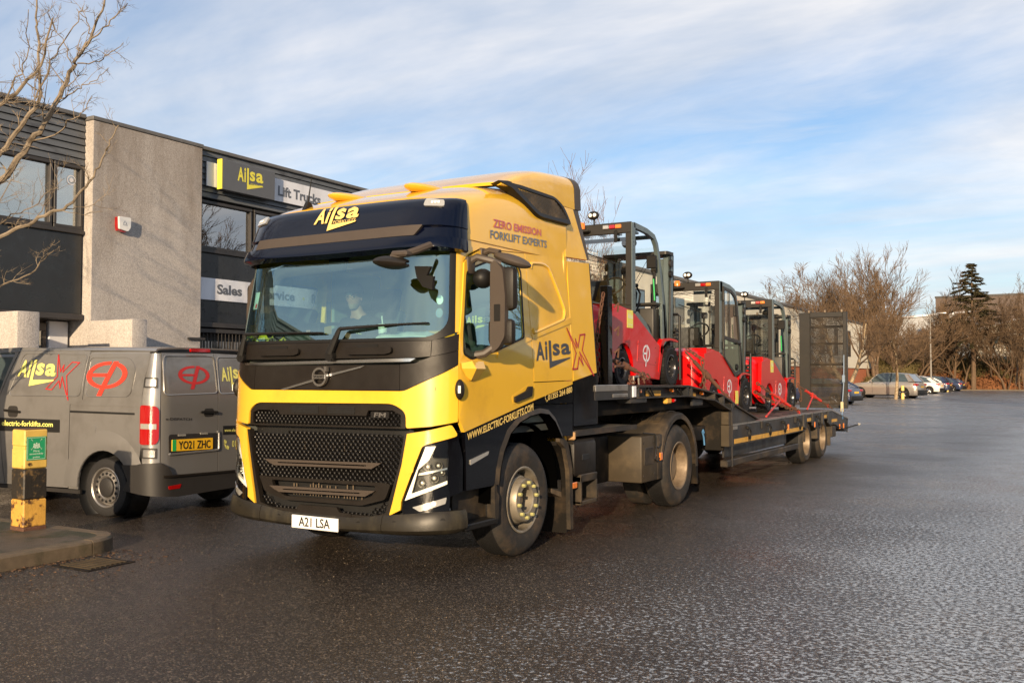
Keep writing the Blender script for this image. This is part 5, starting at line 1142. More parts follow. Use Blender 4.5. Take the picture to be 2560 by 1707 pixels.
# ------------------------------------------------ wheels
def wheel(parent, c, ax, r, w, rimr, style, dish=.1, m='rim', nuts=10):
    # ax +1: outer face towards +x
    x, y, z = c; T = MB(); sx = ax
    hw = w
    prof = [(rimr, 0), (rimr + .02, .006), (rimr + (r - rimr) * .55, .022), (r - .055, .012), (r - .02, -.018), (r, -.05), (r, -hw + .05), (r - .02, -hw + .018), (r - .055, -hw - .012), (rimr, -hw)]
    T.lathe([(a, b * sx) for a, b in prof], c, 'x', 64); t = T.build('tyre', 'tyre', parent)
    if style != 'x':
        TR = MB().lathe([(r - .022, -.020 * sx), (r + .0015, -.051 * sx), (r + .0015, (-hw + .051) * sx), (r - .022, (-hw + .020) * sx)], c, 'x', 64).build('tread_band', 'tyre_new', parent)
    G = MB()
    if style == 'front':
        for k in range(5):
            xa = -.055 - k * (hw - .11) / 5; xb = xa - (hw - .11) / 5 + .012
            G.lathe([(r - .004, sx * xa), (r + .004, sx * (xa - .003)), (r + .004, sx * (xb + .003)), (r - .004, sx * xb)], c, 'x', 64)
    else:
        for i in range(52):
            a = 2 * math.pi * i / 52
            for x0, x1, da in ((-.05, -hw * .36, 0), (-hw * .40, -hw * .62, .05), (-hw * .66, -hw + .05, 0)):
                v = []
                for aa, rr in ((a + da, r - .004), (a + da + .085, r - .004), (a + da + .085, r + .005), (a + da, r + .005)):
                    for xx in (x0, x1): v.append((x + sx * xx, y + rr * math.cos(aa), z + rr * math.sin(aa)))
                G.add(v, [(4, 5, 7, 6), (2, 3, 5, 4), (0, 6, 7, 1), (0, 2, 4, 6), (1, 7, 5, 3)])
    G.build('tread', 'tyre_new', parent, smooth=0, clean=False, kind='stuff')
    Rm = MB(); L_ = lambda pr3: Rm.lathe([(a, b * sx) for a, b in pr3], c, 'x', 40)
    L_([(rimr + .012, .008), (rimr + .004, .014), (rimr - .012, .008), (rimr - .02, -.02), (rimr - .03, -hw * .5), (rimr - .03, -hw)])
    if style == 'front':
        L_([(rimr - .024, -.14), (.214, -.032), (.203, -.028), (.198, .035), (.19, .045), (.125, .045), (.115, .035), (.11, -.10), (.0, -.10)])
        rm = Rm.build('rim', m, parent)
        H = MB()
        for i in range(10):
            a = 2 * math.pi * (i + .5) / 10; rr_ = .241; cc_ = Vector((x + sx * (-.086), y + math.cos(a) * rr_, z + math.sin(a) * rr_)); dd = Vector((sx * .47, math.cos(a) * .88, math.sin(a) * .88)).normalized()
            H = MB().cyl(cc_ - dd * .01, cc_ + dd * .006, .025, n=14); H.build('hand_hole', 'ltr_black', parent)
        for i in range(nuts):
            a = 2 * math.pi * i / nuts + .2; yy, zz = y + math.cos(a) * .158, z + math.sin(a) * .158
            MB().cyl((x + sx * .04, yy, zz), (x + sx * .075, yy, zz), .0165, .0155, n=6).build('wheel_nut', 'nut', parent)
        MB().cyl((x - sx * .10, y, z), (x - sx * .03, y, z), .07, .055, n=16).build('hub', 'rim_brown', parent)
    elif style == 'deep':
        L_([(rimr - .028, -.16), (.20, -.20), (.19, -.21), (.19, -.10), (.11, -.08), (.0, -.08)]); rm = Rm.build('rim', m, parent)
        for i in range(10):
            a = 2 * math.pi * i / 10; yy, zz = y + math.cos(a) * .158, z + math.sin(a) * .158; MB().cyl((x - sx * .21, yy, zz), (x - sx * .17, yy, zz), .016, n=6).build('wheel_nut', 'nut', parent)
    else:
        L_([(rimr - .02, -.05), (rimr * .62, -.03), (rimr * .55, -.035), (rimr * .3, -.02), (0, -.02)]); rm = Rm.build('rim', m, parent)
        for i in range(6):
            a = 2 * math.pi * i / 6; yy, zz = y + math.cos(a) * rimr * .45, z + math.sin(a) * rimr * .45; MB().cyl((x - sx * .03, yy, zz), (x - sx * .005, yy, zz), .014, n=6).build('wheel_nut', 'alu', parent)
    return t
YR = 1.365 + 3.86
for sg_ in (1, -1):
    wh = bpy.data.objects.new('front_wheel', None); col.objects.link(wh); wh.parent = trk
    wheel(wh, (1.205 * sg_, 1.365, .511), sg_, .511, .30, .292, 'front')
    wh = bpy.data.objects.new('rear_wheel', None); col.objects.link(wh); wh.parent = trk
    wheel(wh, (1.25 * sg_, YR, .511), sg_, .511, .28, .292, 'deep', m='rim_brown')
    MB().lathe([(a, b * sg_) for a, b in [(.3, -.36), (.46, -.35), (.505, -.38), (.511, -.42), (.511, -.56), (.3, -.62)]], (1.25 * sg_, YR, .511), 'x', 40).build('inner_tyre', 'tyre', trk)
# ------------------------------------------------ chassis and everything between the wheels
q = MB()
for sx_ in (-.42, .42): q.cb(sx_ - .04, .3, .78, sx_ + .04, 6.1, 1.03, .01)
for yy in (1.3, 2.6, 3.6, 4.6, 5.9): q.bx(-.40, yy, .82, .40, yy + .1, 1.0)
q.build('chassis_rail', 'chassis', trk)
MB().cyl((-1.1, 1.365, .511), (1.1, 1.365, .511), .07, n=12).cyl((-1.1, YR, .511), (1.1, YR, .511), .11, n=14).ell((0, YR, .52), (.25, .28, .26), 16, 10).build('axle', 'chassis', trk)
MB().cb(-.75, .4, .45, .75, 2.2, 1.15, .05).build('engine', 'chassis', trk)
MB().cb(-1.2, 2.75, .38, -.55, 4.3, .98, .05).build('fuel_tank', 'alu', trk)
q = MB().cb(.5, 3.35, .40, .86, 4.0, .95, .04); q.build('battery_box', 'chassis', trk)
# moulded black box behind the front wheel, with step box below
q = MB().cb(.62, 2.36, .62, 1.235, 2.88, .98, .04).cb(.9, 2.36, .95, 1.22, 2.86, 1.0, .01); bb = q.build('side_tank', 'plastic', trk); MB().cb(1.232, 2.52, .78, 1.242, 2.68, .84, .004).build('recess', 'ltr_black', bb)
q = MB(); q.cb(1.0, 2.47, .34, 1.25, 2.50, .62, .006).cb(1.0, 2.83, .34, 1.25, 2.86, .62, .006).cb(1.0, 2.47, .33, 1.25, 2.86, .37, .006).cb(1.0, 2.47, .56, 1.25, 2.86, .64, .008); q.build('step_box', 'fender', trk)
MB().prism([(2.02, .50), (2.47, .36), (2.47, .62), (2.02, .60)], 0, .9, 1.15).build('step_box_side', 'rim_brown', trk)
MB().cb(1.225, 2.30, .515, 1.245, 2.40, .575, .005).build('side_marker', 'lamp_amber', trk)
# front wheel mudflap
q = MB(); q.prism([(2.02, 1.04), (2.10, 1.04), (2.20, .98), (2.29, .72), (2.31, .12), (2.25, .12), (2.22, .7), (2.14, .93), (2.02, 1.0)], 0, 1.20, 1.245); q.build('mudflap_stay', 'fender', trk)
MB().prism([(2.04, 1.0), (2.16, .92), (2.24, .7), (2.27, .08), (2.25, .08), (2.22, .7), (2.13, .9), (2.04, .96)], 0, .82, 1.20).build('mudflap', 'chassis', trk)
# catwalk of chequer plate with timber edge
cw = MB().cb(-.9, 2.34, 1.055, 1.235, 3.86, 1.085, .006).build('catwalk', 'alu', trk)
q = MB()
for i in range(34):
    for j in range(46):
        x = -.2 + i * .042; y = 2.37 + j * .0325; a = .012 if (i + j) % 2 else -.012
        q.add([(x - .013, y - a * .8, 1.0855), (x, y - .004, 1.089), (x + .013, y + a * .8, 1.0855), (x, y + .004, 1.089)], [(0, 1, 2, 3)])
q.build('chequer_pattern', 'alu', cw, smooth=0, clean=False, kind='stuff')
MB().prism([(2.34, 1.035), (3.88, 1.035), (3.88, 1.088), (2.34, 1.088)], 0, 1.236, 1.262).build('catwalk_edge', 'steel_dark', trk)
mm('timber', (.42, .25, .11), .7, var=.3, vs_=8)
MB().cb(1.0, 2.30, 1.0, 1.262, 2.338, 1.08, .01).cb(-.2, 2.30, 1.01, 1.0, 2.338, 1.07, .006).build('timber_edge', 'timber', trk)
# rear mudguards
for sg_ in (1, -1):
    rows = []
    for xx, rr_ in ((1.27, .60), (1.272, .66), (1.24, .685), (.66, .685), (.64, .66)):
        rows.append([(xx * sg_, YR + rr_ * math.cos(R(a)), .50 + rr_ * math.sin(R(a))) for a in range(-4, 176, 9)])
    MB().rows(rows, .012).build('mudguard', 'fender', trk, smooth=40)
    q = MB()
    for xx in (.74, .90, 1.06): 
        q.tube([(xx * sg_, YR + .697 * math.cos(R(a)), .50 + .697 * math.sin(R(a))) for a in range(60, 130, 8)] + [((xx + .09) * sg_, YR + .697 * math.cos(R(a)), .50 + .697 * math.sin(R(a))) for a in range(124, 58, -8)], .008, 4, closed=True)
    q.build('mudguard_rib', 'fender', trk)
    MB().prism([(YR + .60, .48), (YR + .68, .48), (YR + .70, .22), (YR + .66, .22)], 0, .70 * sg_, 1.26 * sg_).build('rear_mudflap', 'chassis', trk)
MB().cb(.55, 4.03, .40, 1.255, 4.60, .94, .02).build('rear_skirt', 'skirt_brown', trk)
MB().cb(1.2, 4.50, .40, 1.262, 4.66, .94, .02).build('skirt_edge', 'fender', trk)
for yy_, zz_ in ((4.08, .86), (4.40, .86), (4.08, .48), (4.40, .48)): MB().cyl((1.255, yy_, zz_), (1.262, yy_, zz_), .014, n=8).build('skirt_bolt', 'steel_dark', trk)
MB().cb(1.25, 4.10, .60, 1.262, 4.40, .80, .006).build('skirt_panel', 'fender', trk)
MB().cb(1.262, 4.55, .63, 1.28, 4.62, .72, .004).build('side_marker', 'lamp_amber', trk)
MB().tube([(1.2, 4.2, .97), (1.26, 4.42, .95), (1.265, 4.45, .80), (1.265, 4.40, .66), (1.266, 4.48, .62), (1.27, 4.56, .66)], .008, 6).tube([(1.265, 4.45, .80), (1.267, 4.52, .78), (1.265, 4.6, .82)], .008, 6).build('cable', 'ltr_black', trk)
MB().cyl((0, YR, 1.03), (0, YR, 1.14), .45, n=24).cb(-.4, YR - .5, 1.0, .4, YR + .5, 1.07, .01).build('fifth_wheel', 'chassis', trk)
# air and electric lines behind the cab
for k, (xx, mt) in enumerate(((-.12, 'ltr_black'), (0, 'binder_red'), (.12, 'ltr_black'), (.3, 'ltr_black'))):
    MB().tube([(xx, 2.32, 1.7), (xx, 2.55, 1.35), (xx, 2.8, 1.25), (xx * 1.3, 2.95, 1.35)], .014, 6).build('air_line', mt, trk)
# ------------------------------------------------ things on the dash
q = MB(); rg = random.Random(3); rows = []
for i in range(9):
    rows.append([(-1.10 + .05 * j + rg.uniform(-.008, .008), .155 + i * .03, 1.945 + .045 * math.sin(i * 1.3 + j * .9) * (1 if 0 < i < 8 else 0) + .03 + .03 * math.sin(j)) for j in range(7)])
tag(q.rows(rows, .01).build('cloth', 'cloth_yellow', smooth=60), 'crumpled yellow cloth lying on the dashboard corner behind the screen', 'cloth')
q = MB().cyl((.42, .30, 1.965), (.42, .30, 2.09), .035, .042, 14).tube([(.42, .30, 2.06), (.41, .30, 2.16)], .006, 6); tag(q.build('cup', 'white'), 'white travel cup with a straw on the dashboard', 'cup')
q = MB(); rows = [[(.42 + .06 * j + rg.uniform(-.01, .01), .20 + i * .05, 1.972 + .05 * abs(math.sin(i * 1.1 + j * .7)) * (1 if 0 < i < 5 and 0 < j < 9 else .1)) for j in range(10)] for i in range(6)]
tag(q.rows(rows, .01).build('papers', 'white', smooth=60), 'crumpled pale papers and rags on the dashboard passenger side', 'papers')
# ---------------------------------------------------------------- driver
def skinmesh(name, verts, edges, radii, m, parent, root=0, sub=1):
    me = bpy.data.meshes.new(name); me.from_pydata(verts, edges, []); o = bpy.data.objects.new(name, me); col.objects.link(o)
    md = o.modifiers.new('skin', 'SKIN')
    for i, r_ in enumerate(radii): me.skin_vertices[0].data[i].radius = r_ if isinstance(r_, tuple) else (r_, r_); me.skin_vertices[0].data[i].use_root = (i == root)
    o.modifiers.new('sub', 'SUBSURF').levels = sub; o.modifiers['sub'].render_levels = sub
    dg = bpy.context.evaluated_depsgraph_get(); dg.update(); m2 = bpy.data.meshes.new_from_object(o.evaluated_get(dg)); bpy.data.objects.remove(o)
    m2.polygons.foreach_set('use_smooth', [True] * len(m2.polygons)); m2.materials.clear(); m2.materials.append(MT[m]); o = bpy.data.objects.new(name, m2); col.objects.link(o); o.parent = parent; return o
dv_ = thing('person', (-.58, 1.22, 1.68), 'driver in black top, glasses and dark knitted hat behind the windscreen', 'person')
# pelvis, belly, chest, neck base, neck, head centre; arms to the wheel; legs
V_ = [(0, 0, .06), (0, .03, .24), (0, .02, .40), (0, -.02, .53), (0, -.06, .60), (0, -.10, .68),
      (-.17, -.02, .49), (-.24, -.14, .28), (-.20, -.42, .34), (-.18, -.50, .38), (.17, -.02, .49), (.24, -.14, .28), (.18, -.42, .34), (.16, -.50, .38),
      (-.11, -.08, .04), (-.15, -.46, .05), (-.15, -.52, -.34), (-.15, -.66, -.40), (.11, -.08, .04), (.15, -.46, .05), (.15, -.52, -.34), (.15, -.66, -.40)]
E_ = [(0, 1), (1, 2), (2, 3), (3, 4), (4, 5), (3, 6), (6, 7), (7, 8), (8, 9), (3, 10), (10, 11), (11, 12), (12, 13), (0, 14), (14, 15), (15, 16), (16, 17), (0, 18), (18, 19), (19, 20), (20, 21)]
Rr = [(.13, .10), (.12, .10), (.13, .09), (.09, .07), .058, .066, .05, .038, .034, .03, .05, .038, .034, .03, .085, .062, .045, .04, .085, .062, .045, .04]
skinmesh('body', V_, E_, Rr, 'skin', dv_, 0, 1)
Sv = V_[:4] + [(0, -.035, .565)] + V_[6:9] + V_[10:13]
skinmesh('shirt', Sv, [(0, 1), (1, 2), (2, 3), (3, 4), (3, 5), (5, 6), (6, 7), (3, 8), (8, 9), (9, 10)], [(.175, .135), (.168, .135), (.188, .138), (.13, .10), .075, .085, .062, .048, .085, .062, .048], 'shirt', dv_, 0, 1)
skinmesh('trousers', [V_[0]] + V_[14:17] + V_[18:21], [(0, 1), (1, 2), (2, 3), (0, 4), (4, 5), (5, 6)], [(.18, .14), .10, .078, .06, .10, .078, .06], 'fork_dark', dv_, 0, 1)
hd_ = MB(); hr = Matrix.Translation((0, -.11, .745)) @ Matrix.Rotation(R(14), 4, 'Z') @ Matrix.Rotation(R(4), 4, 'X'); hd_.T = hr
rows = []
for i in range(17):
    p = math.pi * i / 16; z_ = math.cos(p) * .125; r0 = math.sin(p); row = []
    for j in range(25):
        a = 2 * math.pi * j / 24; x = math.cos(a) * .076 * r0; y = math.sin(a) * .098 * r0
        if z_ < 0: k = 1 + z_ * 2.0; x *= k; y = y * (1 + z_ * 1.2) if y > 0 else y * (1 + z_ * .2)
        if y < -.04: # face: brow, eye sockets, nose, mouth
            y += .012 * math.exp(-((z_ - .005) / .018) ** 2) * math.exp(-((abs(x) - .032) / .018) ** 2) - .010 * math.exp(-((z_ - .032) / .014) ** 2) * math.exp(-(x / .05) ** 2)
            y -= .026 * math.exp(-((z_ + .028) / .020) ** 2) * math.exp(-(x / .012) ** 2) + .010 * math.exp(-((z_ + .005) / .02) ** 2) * math.exp(-(x / .010) ** 2)
            y += .006 * math.exp(-((z_ + .064) / .006) ** 2) * math.exp(-(x / .028) ** 2)
        row.append((x, y, z_))
    rows.append(row)
hd_.rows(rows); hd_.ell((-.078, .0, -.01), (.010, .018, .030), 8, 6).ell((.078, .0, -.01), (.010, .018, .030), 8, 6); hdo = hd_.build('head', 'skin', dv_, smooth=60)
q = MB(); q.T = hr; rows = []
for i in range(9):
    p = math.pi * .5 * i / 8; rows.append([(math.cos(2 * math.pi * j / 24) * .088 * math.sin(p) * (1 + (.04 if i > 6 else 0)), .004 + math.sin(2 * math.pi * j / 24) * .108 * math.sin(p) * (1 + (.04 if i > 6 else 0)), .062 + .092 * math.cos(p)) for j in range(25)])
rows.append([(x, y, z - .030) for x, y, z in rows[-1]]); rows.append([(x * .96, y * .96, z) for x, y, z in rows[-1]]); q.rows(rows); q.build('hat', 'hat', dv_, smooth=50)
q = MB(); q.T = hr; q.cb(-.03, -.112, .018, .03, -.104, .045, .004).build('hat_patch', 'sign_grey', dv_)
q = MB(); q.T = hr
for s_ in (-1, 1):
    q.tube([(s_ * .033 + .024 * math.cos(R(a)), -.105 + abs(math.cos(R(a))) * .004, .0 + .018 * math.sin(R(a))) for a in range(0, 360, 30)], .0022, 4, closed=True); q.tube([(s_ * .057, -.10, .004), (s_ * .078, -.03, .004), (s_ * .08, .02, .0)], .0022, 4)
    q.ell((s_ * .033, -.086, .0), (.012, .008, .007), 8, 6)
q.tube([(-.010, -.108, .004), (.010, -.108, .004)], .002, 4); q.build('glasses', 'ltr_black', dv_)
q = MB(); q.T = hr
rows = [[(math.sin(R(a)) * (.058 - .016 * k / 3), -.088 * math.cos(R(a)) * (1 - .03 * k) + .004 - .006, -.070 - .016 * k) for a in range(-70, 71, 14)] for k in range(4)]
q.rows(rows, .006).build('beard', 'hair_grey', dv_)
letter(txt('Ailsa', .05, .36, .13, .385, .02), lambda u, v: (u, -.155, v), .0, 'shirt_logo', 'ltr_yellow', dv_)
for s_ in (-1, 1):
    q = MB(); b = Vector((s_ * .175, -.50, .38)); q.ell(b, (.035, .045, .022), 10, 8)
    for k in range(4): q.tube([b + Vector((-.027 + k * .018, -.03, .008)), b + Vector((-.028 + k * .019, -.075 + abs(k - 1.4) * .006, .014)), b + Vector((-.027 + k * .019, -.088 + abs(k - 1.4) * .006, -.012)), b + Vector((-.026 + k * .018, -.066, -.028))], [.0095, .009, .008, .007], 6)
    q.tube([b + Vector((-s_ * .03, .01, 0)), b + Vector((-s_ * .05, -.03, .012)), b + Vector((-s_ * .045, -.06, .004))], [.012, .010, .008], 6); q.build('hand', 'skin', dv_)
# ---------------------------------------------------------------- trailer
trl = thing('low_loader_trailer', (0, 9, 0), 'grey step deck low loader trailer carrying three red forklifts', 'trailer')
def tb(q, n, m, par=None, **k):
    q.v = [(a, b - 9, c) for a, b, c in q.v]; return q.build(n, m, par or trl, **k)
XS = 1.275
# neck: side beam outline with channel recess
def ztop(y): return lerp(y, [(2.75, 1.538), (5.55, 1.522), (6.9, 1.388), (7.48, 1.245)])
def zbot(y): return lerp(y, [(2.75, 1.395), (3.84, 1.383), (5.55, 1.374), (6.60, 1.297), (7.34, 1.125)])
ys = [3.84, 4.3, 4.9, 5.55, 6.1, 6.6, 6.9, 7.2, 7.42]
for sg_ in (1, -1):
    f_ = lambda y, z, d=0: ((XS - d) * sg_, y, z)
    q = MB(); q.rows([[f_(y, ztop(y), 0) for y in ys], [f_(y, ztop(y) - .022, 0) for y in ys], [f_(y, ztop(y) - .022, .14) for y in ys], [f_(y, ztop(y), .14) for y in ys], [f_(y, ztop(y), 0) for y in ys]]); tb(q, 'top_flange', 'steel_dark')
    q = MB(); q.rows([[f_(y, zbot(y) + .018, 0) for y in ys], [f_(y, zbot(y), 0) for y in ys], [f_(y, zbot(y), .14) for y in ys], [f_(y, zbot(y) + .018, .14) for y in ys], [f_(y, zbot(y) + .018, 0) for y in ys]]); tb(q, 'bottom_flange', 'steel_dark')
    q = MB(); q.rows([[f_(y, ztop(y), .12) for y in ys], [f_(y, zbot(y), .12) for y in ys]], .01); tb(q, 'beam_web', 'rail_paint')
    for y in (3.90, 5.52, 5.66, 6.58, 6.98): tb(MB().bx(XS * sg_, y, zbot(y) + .012, (XS - .13) * sg_, y + .03, ztop(y) - .018), 'beam_rib', 'rail_paint')
    tb(MB().prism([(7.42, ztop(7.42)), (7.50, 1.235), (7.34, 1.12), (7.30, 1.13)], 0, (XS + .003) * sg_, (XS - .14) * sg_), 'beam_end', 'rail_paint')
    tb(MB().bx((XS - .01) * sg_, 2.77, 1.385, (XS - .13) * sg_, 3.84, 1.535), 'front_beam', 'rail_paint')
    tb(MB().cb(XS * sg_, 2.77, 1.475, (XS - .02) * sg_, 3.61, 1.545, .005), 'scuff_plate', 'alu')
    tb(MB().cb((XS + .004) * sg_, 3.74, 1.40, (XS - .02) * sg_, 3.83, 1.525, .004), 'reflector', 'sign_white')
    for y0, y1 in ((4.0, 4.16), (4.38, 4.86), (5.72, 6.12)):
        q = MB(); q.rows([[f_(y0, zbot(y0) + .085, .112), f_(y1, zbot(y1) + .085, .112)], [f_(y0, zbot(y0) + .02, .112), f_(y1, zbot(y1) + .02, .112)]]); tb(q, 'reflector_strip', 'reflector_tape')
    for y in (4.33, 5.30, 6.72): # lashing hooks folded in the channel
        z_ = (ztop(y) + zbot(y)) / 2; q = MB().tube([f_(y - .06, z_ + .05, .05), f_(y + .0, z_ + .055, .04), f_(y + .10, z_ - .05, .03), f_(y + .06, z_ - .06, .03), f_(y - .06, z_ + .02, .04)], .012, 6, closed=True); tb(q, 'lashing_hook', 'black')
    for y in (4.12, 5.16, 5.74, 6.28, 7.02): z_ = zbot(y) + .085; tb(MB().cyl(f_(y, z_, .11), f_(y, z_, .06), .022, n=10), 'side_lamp', 'lamp_amber')
tb(MB().cb(XS + .002, 3.2, 1.405, XS - .01, 3.60, 1.445, .01), 'side_reflector', 'alu')
tb(MB().cb(.9, 3.70, 1.33, 1.26, 4.18, 1.385, .006), 'tool_tray', 'rail_paint'); tb(MB().cb(1.20, 4.83, 1.30, 1.26, 4.98, 1.37, .01), 'lamp_bracket', 'reflector_tape'); tb(MB().cyl((1.262, 5.02, 1.335), (1.262, 5.06, 1.335), .022, n=10), 'side_lamp', 'lamp_red')
tb(MB().cb(1.16, 5.9, 1.24, 1.2, 6.3, 1.34, .008), 'valve_box', 'rail_paint')
# neck floor plates and long cross slab
q = MB(); 
for i in range(6):
    y0 = 2.78 + i * .79; y1 = y0 + .78; q = MB().cb(-1.13, y0, min(ztop(y0), ztop(y1)) - .03 if y0 < 5.4 else ztop(y1) - .03, 1.13, y1, ztop(y0) - .006 if y0 < 5.4 else ztop(y1) + .0, .004)
    if y0 < 5.6: tb(q, 'deck_plate', 'deck')
tb(MB().add([(-1.13, 5.5, 1.515), (1.13, 5.5, 1.515), (1.13, 7.46, 1.245), (-1.13, 7.46, 1.245), (-1.13, 5.5, 1.47), (1.13, 5.5, 1.47), (1.13, 7.46, 1.20), (-1.13, 7.46, 1.20)], [(0, 1, 2, 3), (7, 6, 5, 4), (1, 5, 6, 2), (0, 3, 7, 4)]), 'slope_plate', 'deck')
tb(MB().cb(-1.1, 2.9, 1.20, 1.1, 7.3, 1.37, .02), 'neck_frame', 'chassis')
tb(MB().add([(-1.0, 7.47, 1.24), (1.0, 7.47, 1.24), (1.0, 8.76, .948), (-1.0, 8.76, .948)], [(0, 1, 2, 3)]), 'ramp_plate', 'deck')
for sg_ in (1, -1):
    tb(MB().prism([(7.47, 1.24), (8.76, .95), (8.76, .93), (7.47, .93)], 0, 1.20 * sg_, 1.22 * sg_), 'ramp_side', 'rail_paint')
    tb(MB().prism([(7.47, 1.25), (8.77, .965), (8.77, .945), (7.47, 1.228)], 0, 1.10 * sg_, 1.26 * sg_), 'ramp_flange', 'steel_dark')
# bulkhead, legs, lower cross member
tb(MB().cb(-1.15, 7.30, .55, 1.15, 7.37, 1.22, .01), 'bulkhead', 'chassis')
tb(MB().cb(1.15, 7.2, .62, 1.273, 7.34, .93, .006), 'landing_leg_housing', 'skirt_brown'); tb(MB().cb(1.155, 7.2, .935, 1.268, 7.34, 1.12, .006), 'landing_leg_housing', 'skirt_brown')
tb(MB().cb(-1.27, 6.96, .62, -.97, 7.34, 1.12, .006), 'landing_leg_housing', 'skirt_brown')
tb(MB().bx(1.262, 7.345, .32, 1.276, 7.375, 1.24), 'corner_strip', 'steel_dark')
tb(MB().tube([(1.12, 6.5, .86), (1.12, 6.53, .89), (1.12, 6.56, .86), (1.12, 6.53, .83), (1.12, 6.50, .86), (1.12, 6.55, .80), (1.12, 6.58, .68)], .012, 6), 'blue_handle', 'blue_tool')
tb(MB().cb(.7, 6.2, .75, 1.1, 6.7, .95, .02), 'valve_box', 'chassis')
# main deck side rail with arches over the wheels
def rail(sg_):
    top = [(7.38, .935), (13.97, .948), (15.62, .715), (15.58, .405)]
    bot = [(15.2, .47), (14.14, .645), (13.75, .635), (13.53, .775), (13.20, .787), (13.0, .655), (12.42, .640), (12.22, .765), (11.88, .775), (11.70, .636), (7.38, .618)]
    tb(MB().prism(top + bot, 0, 1.245 * sg_, 1.262 * sg_), 'side_rail', 'rail_paint')
    q = MB(); q.rows([[(XS * sg_, y, z) for y, z in top[:3]], [(XS * sg_, y, z - .022) for y, z in top[:3]], [(1.18 * sg_, y, z - .022) for y, z in top[:3]], [(1.18 * sg_, y, z) for y, z in top[:3]], [(XS * sg_, y, z) for y, z in top[:3]]]); tb(q, 'rail_flange', 'alu')
    b2 = list(reversed(bot)); q = MB(); q.rows([[((XS + .005) * sg_, y, z + .016) for y, z in b2], [((XS + .005) * sg_, y, z) for y, z in b2], [(1.17 * sg_, y, z) for y, z in b2]], .006); tb(q, 'rail_bottom_flange', 'steel_dark')
    for y0, y1 in ((7.48, 8.16), (8.20, 8.98), (9.0, 9.72), (9.74, 10.5), (10.52, 11.55)): 
        tb(MB().bx(1.263 * sg_, y0, .645, 1.266 * sg_, y1, .715), 'reflector_strip', 'reflector_tape')
    for y0, y1, z0 in ((11.92, 12.20, .80), (13.22, 13.52, .81), (14.0, 14.5, .70)): tb(MB().bx(1.263 * sg_, y0, z0 - .01, 1.266 * sg_, y1, z0 + .05), 'reflector_strip', 'reflector_tape')
    for y in (8.10, 9.24, 10.16, 11.2, 12.68):
        tb(MB().cb(1.262 * sg_, y - .05, .83, 1.31 * sg_, y + .05, .88, .01), 'ring_bracket', 'black')
        a0 = (1.305 * sg_); tb(MB().tube([(a0, y + .045 * math.cos(R(a)) + .02, .76 + .075 * math.sin(R(a))) for a in range(0, 360, 30)], .013, 6, closed=True), 'lashing_ring', 'black')
    for y in (8.24, 10.5, 12.45, 14.7, 15.1): tb(MB().cb(1.262 * sg_, y, .70 if y < 12 else .66 if y < 14 else .52, 1.28 * sg_, y + .05, .80 if y < 12 else .76 if y < 14 else .62, .005), 'side_lamp', 'lamp_amber')
    for y in (8.95, 11.05): tb(MB().cb(1.24 * sg_, y - .08, .80, 1.285 * sg_, y + .02, .925, .008), 'rail_bracket', 'fender')
    for y in (11.62, 12.3, 13.12, 13.62): tb(MB().prism([(y - .05, .93), (y + .05, .93), (y + .05, .66), (y - .05, .70)], 0, 1.262 * sg_, 1.29 * sg_), 'rail_rib', 'rail_paint')
    tb(MB().cb(1.262 * sg_, 7.42, .855, 1.27 * sg_, 7.62, .905, .003), 'maker_plate', 'alu')
    # under run guards
    tb(MB().cb(1.10 * sg_, 7.40, .44, 1.13 * sg_, 10.9, .615, .005), 'guard_panel', 'rail_paint'); tb(MB().cb(1.16 * sg_, 7.12, .330, 1.27 * sg_, 11.22, .428, .012), 'guard_rail', 'fender')
    for y in (7.7, 8.6, 9.5, 10.6): tb(MB().cb(1.0 * sg_, y, .30, 1.15 * sg_, y + .06, .34, .01), 'guard_clamp', 'steel_dark')
rail(1); rail(-1)
mm('deck_strip', (.16, .11, .085), .55, .2, var=.4, vs_=6, dirt=(.06, .04, .03), dscale=4, bump=.4, bs=40)
for i in range(9):
    for x0, x1 in ((-1.16, -.40), (-.395, .395), (.40, 1.16)): tb(MB().cb(x0, 8.70 + i * .59, .88, x1, 8.70 + i * .59 + .584, .942 + (i % 2) * .002, .003), 'deck_plate', 'deck_strip' if x0 > -.39 and x0 < 0 else 'deck')
tb(MB().add([(-1.16, 14.0, .94), (1.16, 14.0, .94), (1.16, 15.6, .715), (-1.16, 15.6, .715), (-1.16, 14.0, .8), (1.16, 14.0, .8), (1.16, 15.6, .6), (-1.16, 15.6, .6)], [(0, 1, 2, 3), (7, 6, 5, 4), (2, 6, 7, 3)]), 'beavertail', 'deck')
for i in range(7): y = 8.9 + i * .74; tb(MB().cb(1.0, y, .9425, 1.15, y + .07, .950, .004), 'deck_slot', 'ltr_black')
tb(MB().cb(-.5, 7.4, .55, -.38, 15.2, .9, .01).cb(.38, 7.4, .55, .5, 15.2, .9, .01), 'main_beam', 'chassis')
tb(MB().cb(-1.1, 7.4, .62, 1.1, 15.1, .86, .02), 'deck_frame', 'chassis')
q = MB().cb(-1.2, 15.56, .42, 1.2, 15.62, .66, .01); tb(q, 'rear_bumper', 'steel_dark')
for x in (-1.05, .85): 
    for k, mt in enumerate(('lamp_red', 'lamp_amber', 'lamp_clear')): tb(MB().cb(x + k * .07, 15.62, .48, x + k * .07 + .065, 15.64, .58, .006), 'tail_lamp', mt)
tb(MB().tube([(1.25, 15.4, .50), (1.42, 15.55, .56), (1.50, 15.6, .58)], .014, 6), 'marker_arm', 'black'); tb(MB().cyl((1.50, 15.58, .585), (1.50, 15.64, .585), .024, n=10), 'end_marker', 'lamp_clear')
